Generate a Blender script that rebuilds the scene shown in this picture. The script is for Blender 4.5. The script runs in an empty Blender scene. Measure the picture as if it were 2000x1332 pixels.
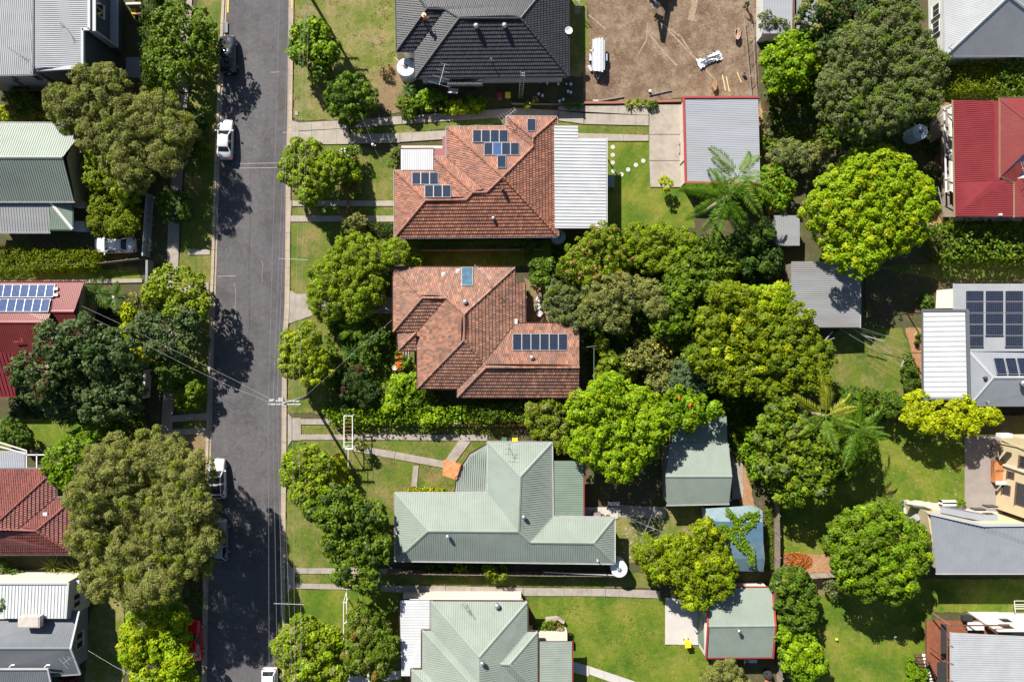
import bpy, bmesh, math, random
import numpy as np
from mathutils import Vector, Matrix

random.seed(7)
C = bpy.context.scene.collection
R = math.radians
scene = bpy.context.scene

# ------------------------------------------------------------------ camera
CAM_H = 78.4
FPX = 2000 * 24.0 / 36.0
cam = bpy.data.cameras.new('drone_camera')
cam.lens = 24.0
cam.sensor_width = 36.0
cam.clip_start = 0.5
cam.clip_end = 2000
camo = bpy.data.objects.new('drone_camera', cam)
camo.location = (0, 0, CAM_H)
C.objects.link(camo)
scene.camera = camo

# ------------------------------------------------------------------ light
SUN_DIR = Vector((-0.512, 0.859, 0)).normalized() * math.cos(R(37)) + Vector((0, 0, math.sin(R(37))))
world = bpy.data.worlds.new('World')
scene.world = world
world.use_nodes = True
wn = world.node_tree
sky = wn.nodes.new('ShaderNodeTexSky')
sky.sky_type = 'NISHITA'
sky.sun_disc = False
sky.sun_elevation = R(37)
sky.sun_rotation = R(-30.8)
sky.air_density = 1.0
sky.dust_density = 0.6
bg = wn.nodes['Background']
bg.inputs[1].default_value = 0.05
wn.links.new(sky.outputs[0], bg.inputs[0])
sun = bpy.data.lights.new('sun', 'SUN')
sun.energy = 5.0
sun.angle = R(0.5)
sun.color = (1.0, 0.955, 0.88)
suno = bpy.data.objects.new('sun', sun)
suno.rotation_euler = SUN_DIR.to_track_quat('Z', 'Y').to_euler()
C.objects.link(suno)
vs = scene.view_settings
vs.view_transform = 'Standard'
vs.look = 'None'
vs.exposure = 1.3
vs.gamma = 1.0
vs.use_curve_mapping = False
scene.cycles.max_bounces = 5
scene.cycles.transparent_max_bounces = 8


# ------------------------------------------------------------------ helpers
def at(px, py, z=0.0):
    """pixel of the 2000 x 1332 photograph -> point at height z"""
    s = (CAM_H - z) / FPX
    return Vector(((px - 1000) * s, (666 - py) * s, z))


def S(px, z=0.0):
    return px * (CAM_H - z) / FPX


def pts(s):
    """'x,y x,y,z ...' -> list of tuples"""
    return [tuple(float(v) for v in t.split(',')) for t in s.split()]


def ray_plane(px, py, p, n):
    o = Vector((0, 0, CAM_H))
    d = Vector(((px - 1000) / FPX, (666 - py) / FPX, -1))
    return o + d * ((p - o).dot(n) / d.dot(n))


ORG = {}


def tag(o, label=None, cat=None, group=None, kind=None):
    if label: o['label'] = label
    if cat: o['category'] = cat
    if group: o['group'] = group
    if kind: o['kind'] = kind
    return o


def thing(name, label, cat, loc=(0, 0, 0), group=None):
    o = bpy.data.objects.new(name, None)
    o.empty_display_size = 0.3
    o.location = loc
    C.objects.link(o)
    ORG[o.name] = Vector(loc)
    return tag(o, label, cat, group)


def link_mesh(name, me, mat, parent=None, smooth=False):
    if mat is not None:
        me.materials.append(mat)
    if smooth:
        me.polygons.foreach_set('use_smooth', [True] * len(me.polygons))
    o = bpy.data.objects.new(name, me)
    C.objects.link(o)
    if parent is not None:
        o.parent = parent
        ORG[o.name] = ORG.get(parent.name, Vector())
        if parent.type == 'MESH' and parent.location.length > 0 and parent.parent is None:
            pass
    return o


class MB:
    """collects boxes, bars, tubes; build() links them as one mesh object"""
    def __init__(s):
        s.v, s.f = [], []

    def poly(s, ps):
        b = len(s.v)
        s.v += [tuple(p) for p in ps]
        s.f.append(tuple(range(b, b + len(ps))))
        return s

    def prism(s, ps, dz):
        """polygon (list of Vectors) extruded by vertical dz"""
        ps = [Vector(p) for p in ps]
        a = sum(ps[i].x * ps[(i + 1) % len(ps)].y - ps[(i + 1) % len(ps)].x * ps[i].y for i in range(len(ps)))
        if a < 0: ps = ps[::-1]
        n, b = len(ps), len(s.v)
        s.v += [tuple(p) for p in ps] + [(p.x, p.y, p.z + dz) for p in ps]
        lo, hi = tuple(range(b, b + n)), tuple(range(b + n, b + 2 * n))
        if dz > 0: s.f += [lo[::-1], hi]
        else: s.f += [lo, hi[::-1]]
        for i in range(n):
            j = (i + 1) % n
            q = (lo[i], lo[j], hi[j], hi[i])
            s.f.append(q if dz > 0 else q[::-1])
        return s

    def box(s, c, size, rz=0.0, ax=None):
        c = Vector(c)
        hx, hy, hz = [d / 2 for d in size]
        if ax is None:
            cz, sz = math.cos(rz), math.sin(rz)
            X, Y, Z = Vector((cz, sz, 0)), Vector((-sz, cz, 0)), Vector((0, 0, 1))
        else:
            X, Y, Z = ax
        b = len(s.v)
        for k in (-1, 1):
            for (i, j) in ((-1, -1), (1, -1), (1, 1), (-1, 1)):
                s.v.append(tuple(c + X * hx * i + Y * hy * j + Z * hz * k))
        s.f += [(b + 3, b + 2, b + 1, b), (b + 4, b + 5, b + 6, b + 7)]
        for i in range(4):
            j = (i + 1) % 4
            s.f.append((b + i, b + j, b + 4 + j, b + 4 + i))
        return s

    def bar(s, a, b_, w, h, up=(0, 0, 1)):
        a, b_ = Vector(a), Vector(b_)
        X = (b_ - a)
        L = X.length
        if L < 1e-6: return s
        X = X / L
        up = Vector(up)
        Y = up.cross(X)
        if Y.length < 1e-4: Y = Vector((0, 1, 0)).cross(X)
        Y.normalize()
        Z = X.cross(Y)
        return s.box((a + b_) / 2, (L, w, h), ax=(X, Y, Z))

    def tube(s, path, rad, n=8, cap=True):
        path = [Vector(p) for p in path]
        rr = rad if isinstance(rad, (list, tuple)) else [rad] * len(path)
        b = len(s.v)
        for i, p in enumerate(path):
            d = (path[min(i + 1, len(path) - 1)] - path[max(i - 1, 0)])
            d = d.normalized() if d.length > 1e-9 else Vector((0, 0, 1))
            u = d.cross(Vector((0, 0, 1)) if abs(d.z) < 0.95 else Vector((1, 0, 0))).normalized()
            w = d.cross(u)
            for k in range(n):
                t = 2 * math.pi * k / n
                s.v.append(tuple(p + (u * math.cos(t) + w * math.sin(t)) * rr[i]))
        for i in range(len(path) - 1):
            for k in range(n):
                j = (k + 1) % n
                s.f.append((b + i * n + k, b + i * n + j, b + (i + 1) * n + j, b + (i + 1) * n + k))
        if cap:
            s.f.append(tuple(b + k for k in range(n))[::-1])
            e = b + (len(path) - 1) * n
            s.f.append(tuple(e + k for k in range(n)))
        return s

    def lathe(s, c, prof, n=20):
        """profile [(r, z)] turned about the vertical through c"""
        c = Vector(c)
        b = len(s.v)
        for (r, z) in prof:
            for k in range(n):
                t = 2 * math.pi * k / n
                s.v.append((c.x + r * math.cos(t), c.y + r * math.sin(t), c.z + z))
        for i in range(len(prof) - 1):
            for k in range(n):
                j = (k + 1) % n
                s.f.append((b + i * n + k, b + i * n + j, b + (i + 1) * n + j, b + (i + 1) * n + k))
        s.f.append(tuple(b + k for k in range(n))[::-1])
        e = b + (len(prof) - 1) * n
        s.f.append(tuple(e + k for k in range(n)))
        return s

    def build(s, name, mat, parent=None, smooth=False, org=None):
        o_ = Vector(org) if org is not None else (ORG.get(parent.name, Vector()) if parent is not None else Vector())
        me = bpy.data.meshes.new(name)
        me.from_pydata([(x - o_.x, y - o_.y, z - o_.z) for x, y, z in s.v], [], s.f)
        o = link_mesh(name, me, mat, parent, smooth)
        if parent is None and org is not None:
            o.location = org
            ORG[o.name] = Vector(org)
        return o


def copy_tree(o, parent=None):
    c = o.copy()
    C.objects.link(c)
    if parent is not None: c.parent = parent
    for ch in list(o.children): copy_tree(ch, c)
    return c


# ------------------------------------------------------------------ materials
def _mx(nt, blend, fac, a, b):
    m = nt.nodes.new('ShaderNodeMix')
    m.data_type = 'RGBA'
    m.blend_type = blend
    if isinstance(fac, (int, float)): m.inputs[0].default_value = fac
    else: nt.links.new(fac, m.inputs[0])
    for sock, v in ((m.inputs[6], a), (m.inputs[7], b)):
        if isinstance(v, (tuple, list)): sock.default_value = (*v[:3], 1)
        else: nt.links.new(v, sock)
    return m.outputs[2]


def _noise(nt, scale, detail=4, rough=0.6, stretch=None):
    g = nt.nodes.new('ShaderNodeNewGeometry')
    src = g.outputs['Position']
    if stretch:
        mp = nt.nodes.new('ShaderNodeMapping')
        mp.inputs['Scale'].default_value = stretch
        nt.links.new(src, mp.inputs[0])
        src = mp.outputs[0]
    n = nt.nodes.new('ShaderNodeTexNoise')
    n.inputs['Scale'].default_value = scale
    n.inputs['Detail'].default_value = detail
    n.inputs['Roughness'].default_value = rough
    nt.links.new(src, n.inputs['Vector'])
    return n.outputs['Fac']


def _ramp(nt, fac, a, b):
    r = nt.nodes.new('ShaderNodeMapRange')
    r.inputs[1].default_value = a
    r.inputs[2].default_value = b
    nt.links.new(fac, r.inputs[0])
    return r.outputs[0]


def _math(nt, op, a, b=0.0):
    m = nt.nodes.new('ShaderNodeMath')
    m.operation = op
    for i, v in enumerate((a, b)):
        if isinstance(v, (int, float)): m.inputs[i].default_value = v
        else: nt.links.new(v, m.inputs[i])
    return m.outputs[0]


def new_mat(name):
    m = bpy.data.materials.new(name)
    m.use_nodes = True
    nt = m.node_tree
    return m, nt, nt.nodes['Principled BSDF']


def pmat(name, rgb, rough=0.6, metal=0.0, var=0.12, scale=1.2, dirt=None, dirt_amt=0.35, bump=0.0, bscale=30.0,
         spec=0.4, island=0.0, rgb2=None, stretch=None, coat=0.0):
    """plain surface: base colour with broad wear, optional dirt colour, per-island variation and fine bump"""
    m, nt, b = new_mat(name)
    col = _mx(nt, 'MULTIPLY', 1.0, rgb, (1, 1, 1))
    if rgb2 is not None:
        g = nt.nodes.new('ShaderNodeNewGeometry')
        col = _mx(nt, 'MIX', g.outputs['Random Per Island'], rgb, rgb2)
    if island:
        g = nt.nodes.new('ShaderNodeNewGeometry')
        w = nt.nodes.new('ShaderNodeTexWhiteNoise')
        w.noise_dimensions = '1D'
        nt.links.new(g.outputs['Random Per Island'], w.inputs['W'])
        v = nt.nodes.new('ShaderNodeHueSaturation')
        nt.links.new(col, v.inputs['Color'])
        nt.links.new(_math(nt, 'ADD', _math(nt, 'MULTIPLY', w.outputs['Value'], island * 2), 1 - island), v.inputs['Value'])
        col = v.outputs['Color']
    if var:
        f = _noise(nt, scale, 5, 0.65, stretch)
        lo = tuple(1 - var for _ in range(3))
        hi = tuple(1 + var for _ in range(3))
        col = _mx(nt, 'MULTIPLY', 1.0, col, _mx(nt, 'MIX', _ramp(nt, f, 0.3, 0.7), lo, hi))
    if dirt is not None:
        f = _noise(nt, scale * 0.45, 8, 0.72, stretch)
        col = _mx(nt, 'MIX', _math(nt, 'MULTIPLY', _ramp(nt, f, 0.48, 0.72), dirt_amt), col, dirt)
    nt.links.new(col, b.inputs['Base Color'])
    b.inputs['Roughness'].default_value = rough
    b.inputs['Metallic'].default_value = metal
    b.inputs['Specular IOR Level'].default_value = spec
    if coat: b.inputs['Coat Weight'].default_value = coat
    if bump:
        bp = nt.nodes.new('ShaderNodeBump')
        bp.inputs['Strength'].default_value = bump
        bp.inputs['Distance'].default_value = 0.05
        nt.links.new(_noise(nt, bscale, 3), bp.inputs['Height'])
        nt.links.new(bp.outputs[0], b.inputs['Normal'])
    return m


def ground_mat(name, c1, c2, c3, s1=0.35, s2=3.0, s3=22.0, amt3=0.5, bump=0.6, stretch=None, cut=(0.52, 0.7), fine=0.45):
    """broad patches of c1/c2 with worn areas of c3, fine grain on top"""
    m, nt, b = new_mat(name)
    a = _ramp(nt, _noise(nt, s1, 6, 0.68, stretch), 0.34, 0.66)
    col = _mx(nt, 'MIX', a, c1, c2)
    w = _ramp(nt, _noise(nt, s2 * 0.13, 7, 0.75), cut[0], cut[1])
    col = _mx(nt, 'MIX', _math(nt, 'MULTIPLY', w, amt3), col, c3)
    mid = _ramp(nt, _noise(nt, s2, 5, 0.7), 0.25, 0.75)
    col = _mx(nt, 'MULTIPLY', 1.0, col, _mx(nt, 'MIX', mid, (0.78,) * 3, (1.2,) * 3))
    fn = _noise(nt, s3, 3, 0.8)
    fr = _ramp(nt, fn, 0.25, 0.75)
    col = _mx(nt, 'MULTIPLY', 1.0, col, _mx(nt, 'MIX', fr, (1 - fine,) * 3, (1 + fine,) * 3))
    nt.links.new(col, b.inputs['Base Color'])
    b.inputs['Roughness'].default_value = 0.9
    b.inputs['Specular IOR Level'].default_value = 0.15
    bp = nt.nodes.new('ShaderNodeBump')
    bp.inputs['Strength'].default_value = bump
    bp.inputs['Distance'].default_value = 0.06
    nt.links.new(fn, bp.inputs['Height'])
    nt.links.new(bp.outputs[0], b.inputs['Normal'])
    return m


_leafm = {}


def leaf_mat(rgb, var=0.35, gloss=0.5):
    key = (rgb, var)
    if key in _leafm: return _leafm[key]
    m, nt, b = new_mat('leaf')
    g = nt.nodes.new('ShaderNodeNewGeometry')
    w = nt.nodes.new('ShaderNodeTexWhiteNoise')
    w.noise_dimensions = '1D'
    nt.links.new(g.outputs['Random Per Island'], w.inputs['W'])
    h = nt.nodes.new('ShaderNodeHueSaturation')
    h.inputs['Color'].default_value = (*rgb, 1)
    nt.links.new(_math(nt, 'ADD', _math(nt, 'MULTIPLY', g.outputs['Random Per Island'], 0.05), 0.475), h.inputs['Hue'])
    n = _ramp(nt, _noise(nt, 0.9, 3, 0.6), 0.3, 0.7)
    val = _math(nt, 'ADD', _math(nt, 'MULTIPLY', w.outputs['Value'], var * 1.4), 1 - var * 0.9)
    val = _math(nt, 'MULTIPLY', val, _math(nt, 'ADD', _math(nt, 'MULTIPLY', n, 0.4), 0.8))
    nt.links.new(val, h.inputs['Value'])
    nt.links.new(h.outputs[0], b.inputs['Base Color'])
    b.inputs['Roughness'].default_value = gloss
    b.inputs['Specular IOR Level'].default_value = 0.16
    t = nt.nodes.new('ShaderNodeBsdfTranslucent')
    tc = _mx(nt, 'MULTIPLY', 1.0, h.outputs[0], (1.3, 1.2, 0.3))
    nt.links.new(tc, t.inputs['Color'])
    mix = nt.nodes.new('ShaderNodeMixShader')
    mix.inputs[0].default_value = 0.34
    nt.links.new(b.outputs[0], mix.inputs[1])
    nt.links.new(t.outputs[0], mix.inputs[2])
    nt.links.new(mix.outputs[0], nt.nodes['Material Output'].inputs[0])
    _leafm[key] = m
    return m


def panel_mat(name, rgb, nx, ny, line=(0.25, 0.27, 0.3), lw=0.05):
    m, nt, b = new_mat(name)
    uv = nt.nodes.new('ShaderNodeUVMap')
    sx = nt.nodes.new('ShaderNodeSeparateXYZ')
    nt.links.new(uv.outputs[0], sx.inputs[0])
    es = []
    for sock, n in ((sx.outputs[0], nx), (sx.outputs[1], ny)):
        fr = _math(nt, 'FRACT', _math(nt, 'MULTIPLY', sock, float(n)))
        es.append(_math(nt, 'LESS_THAN', fr, lw * (1.6 if n < 4 else 1.6)))
    e = _math(nt, 'MAXIMUM', es[0], es[1])
    f = _ramp(nt, _noise(nt, 2.5, 2), 0.3, 0.7)
    base = _mx(nt, 'MIX', f, tuple(c * 0.8 for c in rgb), tuple(c * 1.25 for c in rgb))
    nt.links.new(_mx(nt, 'MIX', e, base, line), b.inputs['Base Color'])
    b.inputs['Roughness'].default_value = 0.12
    b.inputs['Specular IOR Level'].default_value = 0.5
    return m


M = {}
# ------------------------------------------------------------------ ground materials
M['soil'] = ground_mat('garden_soil', (0.075, 0.055, 0.035), (0.06, 0.075, 0.022), (0.15, 0.11, 0.07), s1=0.5, s2=4, s3=16, amt3=0.7, bump=1.0)
M['lawn'] = ground_mat('lawn_grass', (0.052, 0.09, 0.01), (0.108, 0.132, 0.018), (0.175, 0.142, 0.052), s1=0.42, s2=2.8, s3=11, amt3=0.85, cut=(0.46, 0.62), bump=0.9, stretch=(1.0, 0.6, 1), fine=0.42)
M['lush'] = ground_mat('lush_lawn_grass', (0.048, 0.095, 0.008), (0.115, 0.15, 0.012), (0.175, 0.162, 0.032), s1=0.33, s2=2.6, s3=11, amt3=0.8, cut=(0.47, 0.64), bump=0.9, fine=0.4)
M['dryg'] = ground_mat('dry_lawn_grass', (0.08, 0.115, 0.016), (0.125, 0.14, 0.026), (0.23, 0.175, 0.085), s1=0.45, s2=3.2, s3=12, amt3=0.85, bump=1.0, cut=(0.44, 0.62), fine=0.5, stretch=(1, 0.45, 1))
M['dirt'] = ground_mat('bare_earth', (0.1, 0.062, 0.04), (0.165, 0.112, 0.074), (0.25, 0.19, 0.13), s1=0.6, s2=4.5, s3=8, amt3=0.8, bump=1.0, stretch=(1.0, 0.6, 1), cut=(0.46, 0.66), fine=0.55)
M['mulch'] = ground_mat('dry_mulch', (0.2, 0.145, 0.075), (0.16, 0.11, 0.06), (0.28, 0.22, 0.13), s1=0.9, s2=6, s3=14, bump=1.0, fine=0.6)
M['asphalt'] = ground_mat('asphalt', (0.076, 0.071, 0.074), (0.106, 0.099, 0.102), (0.056, 0.051, 0.053), s1=0.16, s2=2.4, s3=15, amt3=0.8, bump=0.8, stretch=(1.3, 0.12, 1), cut=(0.48, 0.66), fine=0.42)
M['conc'] = pmat('concrete', (0.28, 0.242, 0.2), 0.85, var=0.1, scale=1.5, dirt=(0.17, 0.142, 0.11), dirt_amt=0.75, bump=0.3, island=0.07)
M['concg'] = pmat('grey_concrete', (0.27, 0.235, 0.2), 0.88, var=0.14, scale=1.3, dirt=(0.15, 0.125, 0.1), dirt_amt=0.75, bump=0.4, island=0.1)
M['pale'] = pmat('pale_concrete', (0.38, 0.355, 0.325), 0.8, var=0.06, scale=1.0, dirt=(0.32, 0.28, 0.24), dirt_amt=0.4, bump=0.2, island=0.03)
M['joint'] = pmat('slab_joint', (0.1, 0.085, 0.06), 0.95, var=0.2)
M['bitumen'] = pmat('grey_bitumen_paving', (0.215, 0.185, 0.165), 0.9, var=0.12, scale=0.8, dirt=(0.15, 0.13, 0.115), dirt_amt=0.6, bump=0.4)
M['kerbm'] = pmat('kerb_concrete', (0.28, 0.225, 0.17), 0.85, var=0.18, scale=0.8, dirt=(0.2, 0.155, 0.11), dirt_amt=0.7, bump=0.3, island=0.1)
M['track'] = ground_mat('compacted_earth', (0.27, 0.2, 0.14), (0.2, 0.145, 0.1), (0.3, 0.24, 0.17), s1=1.5, s2=5, s3=9, amt3=.6, bump=.7, fine=.5)
M['clay'] = ground_mat('clay_soil', (0.3, 0.15, 0.07), (0.25, 0.15, 0.085), (0.36, 0.27, 0.18), s1=0.9, s2=5, s3=10, bump=1.0)

_z = [0.02]


def nz(d=0.0016):
    _z[0] += d
    return _z[0]


def wobble(ps, amp, step=0.5, z=0):
    rnd = random.Random(int(abs(ps[0][0] * 13 + ps[0][1] * 7)) + len(ps))
    out = []
    P = [at(p[0], p[1], z) for p in ps]
    for i, a in enumerate(P):
        b = P[(i + 1) % len(P)]
        n = max(1, int((b - a).length / step))
        for k in range(n):
            q = a.lerp(b, k / n)
            if amp: q += Vector((rnd.uniform(-amp, amp), rnd.uniform(-amp, amp), 0))
            out.append(Vector((q.x, q.y, z)))
    return out


def sheet(name, s, mat, amp=0.07, label=None, z=None):
    z = nz() if z is None else z
    m = MB()
    m.poly(wobble(pts(s), amp, 0.4, z))
    me = bpy.data.meshes.new(name)
    me.from_pydata(m.v, [], m.f)
    bm = bmesh.new(); bm.from_mesh(me)
    bmesh.ops.triangulate(bm, faces=bm.faces[:], ngon_method='EAR_CLIP')
    bmesh.ops.recalc_face_normals(bm, faces=bm.faces[:])
    for f in bm.faces:
        if f.normal.z < 0: f.normal_flip()
    bm.to_mesh(me); bm.free()
    o = link_mesh(name, me, M[mat])
    tag(o, kind='structure')
    return o


def slabs(name, quads, mat, ln=1.25, wn=None, th=0.03, piece='concrete_slab', gap=0.02):
    """paving: a joint-coloured bed with separate slabs on it; quads = list of 'x,y x,y x,y x,y' (start-left, start-right, end-right, end-left)"""
    z = nz()
    bed = MB()
    Q = []
    for s in quads:
        q = [at(x, y, z) for x, y in pts(s)]
        Q.append(q)
        bed.prism([Vector((p.x, p.y, z - 0.02)) for p in q], 0.03)
    root = bed.build(name, M['joint'])
    tag(root, kind='structure')
    rnd = random.Random(len(name) + int(Q[0][0].x * 10))
    for q in Q:
        a, b, c, d = q
        L = ((a - d).length + (b - c).length) / 2
        W = ((a - b).length + (d - c).length) / 2
        nl = max(1, round(L / ln))
        nw = max(1, round(W / (wn or W)))
        for i in range(nl):
            for j in range(nw):
                def P(u, v):
                    return a.lerp(b, v).lerp(d.lerp(c, v), u)
                gu, gv = gap / 2 / L, gap / 2 / W
                u0, u1, v0, v1 = i / nl + gu, (i + 1) / nl - gu, j / nw + gv, (j + 1) / nw - gv
                t = th + rnd.uniform(-0.006, 0.006)
                mb = MB()
                mb.prism([P(u0, v0) + Vector((0, 0, 0.004)), P(u0, v1) + Vector((0, 0, 0.004)), P(u1, v1) + Vector((0, 0, 0.004)), P(u1, v0) + Vector((0, 0, 0.004))], t)
                mb.build(piece, M[mat], root)
    return root


# ------------------------------------------------------------------ ground, road, kerbs
g = MB(); g.poly([(-300, -300, 0), (300, -300, 0), (300, 300, 0), (-300, 300, 0)])
tag(g.build('ground', M['soil']), kind='structure')

LK = [(447, -60), (444, 0), (434, 200), (428, 350), (424, 500), (418, 670), (413, 860), (409, 1010), (404, 1332), (403, 1400)]
RK = [(565, -60), (564, 0), (561, 250), (558.5, 330), (556, 600), (551, 670), (550, 860), (548.5, 1010), (547, 1332), (546, 1400)]


def kx(K, y):
    for (x0, y0), (x1, y1) in zip(K, K[1:]):
        if y0 <= y <= y1: return x0 + (x1 - x0) * (y - y0) / (y1 - y0)
    return K[-1][0]


m = MB()
m.poly([at(x + 1, y, 0.008) for x, y in RK] + [at(x - 1, y, 0.008) for x, y in LK[::-1]])
tag(m.build('road', M['asphalt']), kind='structure')


def kerb(K, side):
    root = None
    y = -55.0
    while y < 1390:
        y1 = y + 34
        mb = MB()
        w = 10 * side
        a, b = kx(K, y + .25), kx(K, y1 - .25)
        mb.prism([at(a, y + .25, 0.01), at(a + w * .45, y + .25, 0.01), at(b + w * .45, y1 - .25, 0.01), at(b, y1 - .25, 0.01)], 0.035)
        mb.prism([at(a + w * .45, y + .25, 0.01), at(a + w, y + .25, 0.01), at(b + w, y1 - .25, 0.01), at(b + w * .45, y1 - .25, 0.01)], 0.125)
        if root is None:
            root = MB()
            root.prism([at(kx(K, t), t, -0.02) for t in range(-55, 1390, 60)] + [at(kx(K, t) + w, t, -0.02) for t in range(-55, 1390, 60)][::-1], 0.027)
            root = root.build('kerb', M['joint'])
            tag(root, kind='structure')
        mb.build('kerb_stone', M['kerbm'], root)
        y = y1


kerb(RK, 1)
kerb(LK, -1)

# painted yellow lines, tar patches and crack sealing on the road
M['ypaint'] = pmat('yellow_road_paint', (0.62, 0.4, 0.03), 0.7, var=0.2, scale=6)
M['patch'] = ground_mat('old_road_patch', (0.062, 0.058, 0.055), (0.085, 0.075, 0.068), (0.12, 0.1, 0.08), s1=1.2, s2=5, s3=20, bump=0.5)
M['crack'] = pmat('crack_sealant', (0.2, 0.185, 0.14), 0.8, var=0.3, scale=4)
M['wpaint'] = pmat('worn_white_paint', (0.3, 0.29, 0.27), 0.7, var=0.4, scale=5)


def road_line(name, path, w, mat, z):
    mb = MB()
    P = [at(x, y, z) for x, y in path]
    for a, b in zip(P, P[1:]):
        d = (b - a).normalized(); n = Vector((-d.y, d.x, 0)) * w / 2
        mb.poly([a - n, b - n, b + n, a + n])
    tag(mb.build(name, M[mat]), kind='structure')


road_line('yellow_line', [(446.5, -40), (444.8, 25)], 0.14, 'ypaint', 0.014)
road_line('yellow_line', [(569, -40), (570, 17)], 0.14, 'ypaint', 0.15)
for i, (s, mt) in enumerate((('534,378 549,372 558,374 558,400 545,402 533,396', 'patch'), ('528,920 548,918 548,942 530,940', 'patch'),
              ('540,186 562,180 561,214 546,216', 'patch'))):
    sheet('road_patch', s, M and mt, 0.12, z=0.012 + 0.003 * i)
for i, path in enumerate(([(510, 508), (514, 520), (511, 535), (513, 552)], [(458, 552), (461, 575), (459, 600), (460, 622)], [(488, 330), (489, 420), (486, 520), (487, 640), (480, 760)],
              [(425, 540), (460, 539)], [(530, 142), (546, 141)], [(540, 319), (462, 320)], [(541, 328), (465, 329)], [(470, 690), (490, 686)], [(505, 1289), (513, 1296), (514, 1310)])):
    road_line('road_crack', path, 0.05 if len(path) != 5 else 0.035, 'crack' if i < 2 else ('patch' if len(path) == 5 else 'wpaint'), 0.022 + 0.002 * i)

# ------------------------------------------------------------------ lawns and bare ground
LAWNS = [
    ('lawn', '576,-40 1108,-40 1108,20 776,20 776,140 742,160 735,190 700,232 600,236 583,236 573,228', 'dryg'),
    ('lawn', '1106,-40 1150,-40 1146,30 1160,72 1146,120 1136,150 1106,150', 'dryg'),
    ('bare_earth', '1146,-40 1482,-40 1482,192 1333,192 1250,200 1138,196 1138,120 1152,80', 'dirt'),
    ('bare_earth', '738,140 776,120 800,150 800,215 760,222 738,210', 'mulch'),
    ('bare_earth', '800,150 1140,150 1138,198 1000,206 800,216', 'soil'),
    ('lawn', '681,246 776,240 980,226 990,240 870,252 781,262 681,268', 'lawn'),
    ('lawn', '1088,232 1140,240 1268,246 1268,264 1120,262 1088,256', 'lawn'),
    ('lawn', '1180,276 1270,274 1270,366 1352,366 1356,446 1180,448', 'lush'),
    ('lawn', '566,284 680,282 772,300 772,392 571,392', 'lawn'),
    ('lawn', '571,403 771,403 771,422 571,422', 'lawn'),
    ('lawn', '568,434 772,434 772,470 700,520 650,575 578,574 567,568', 'lawn'),
    ('lawn', '790,470 1080,470 1080,520 790,520', 'lush'),
    ('lawn', '566,628 610,612 700,612 770,612 810,690 815,760 700,800 640,808 562,806', 'lawn'),
    ('lawn', '588,829 1000,826 1000,848 588,848', 'lawn'),
    ('lawn', '561,858 955,858 960,970 775,965 775,1100 700,1112 575,1110 559,1092', 'lawn'),
    ('lawn', '576,1119 1290,1119 1290,1148 1020,1146 576,1139', 'lawn'),
    ('lawn', '557,1150 785,1152 785,1400 540,1400 540,1240', 'lush'),
    ('lawn', '1026,1160 1300,1166 1300,1260 1364,1260 1395,1310 1420,1400 1110,1400 1110,1240 1050,1230', 'lush'),
    ('lawn', '1194,1000 1380,985 1380,1030 1300,1090 1215,1100 1194,1080', 'dryg'),
    ('lawn', '1495,985 1510,985 1510,1115 1495,1115', 'lawn'),
    ('lawn', '1512,965 1600,900 1700,820 1885,842 1885,992 1790,990 1640,1090 1514,1090', 'lush'),
    ('lawn', '1600,690 1640,640 1760,640 1782,690 1775,770 1690,790 1600,770', 'lawn'),
    ('lawn', '1540,1130 1660,1120 1830,1130 2050,1130 2050,1196 1820,1196 1810,1300 1810,1400 1560,1400 1590,1240', 'lush'),
    ('lawn', '1880,560 1700,540 1690,560 1830,556', 'lawn'),
    ('lawn', '1700,520 2050,508 2050,540 1700,552', 'lawn'),
    ('lawn', '395,-40 435,-40 427,130 417,330 412,560 409,640 402,900 398,1040 372,1040 345,600 372,180 385,0', 'lawn'),
    ('lawn', '320,-40 362,-40 352,180 338,340 318,340 318,60', 'lawn'),
    ('lawn', '-50,526 268,528 276,548 -50,552', 'lush'),
    ('lawn', '-50,820 180,815 200,860 110,870 -50,880', 'lush'),
    ('lawn', '200,1130 240,1150 245,1300 230,1400 160,1400 175,1200', 'dryg'),
    ('bare_earth', '285,850 405,842 406,940 330,980 285,900', 'mulch'),
    ('bare_earth', '1515,1085 1620,1082 1624,1118 1515,1118', 'clay'),
    ('bare_earth', '1584,1128 1616,1132 1614,1160 1592,1166', 'mulch'),
    ('bare_earth', '1425,900 1452,880 1475,990 1450,1000', 'clay'),
    ('bare_earth', '1484,196 1504,300 1512,420 1500,420 1480,300', 'clay'),
    ('bare_earth', '1808,440 1842,200 1862,200 1862,440', 'clay'),
    ('paved_yard', '1690,520 1830,545 1800,610 1690,620', 'soil'),  # darker soil tone stands in for the lime dome's shade on grey dirt
    ('bare_earth', '1082,575 1024,540 1024,640 1090,640', 'mulch'),
    ('bare_earth', '1768,640 1806,640 1806,780 1772,780 1782,700', 'clay'),
    ('paved_yard', '1195,985 1300,990 1300,1012 1195,1010', 'concg'),
]
LAWNS.append(('paved_yard', '1766,976 1884,985 1884,990 1960,992 1960,1006 1766,1002', 'pale'))
for n_, s_, m_ in LAWNS:
    o = sheet(n_, s_, m_, 0.09)
    if m_ == 'dirt': DIRT_Z = o.data.vertices[0].co.z

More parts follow.
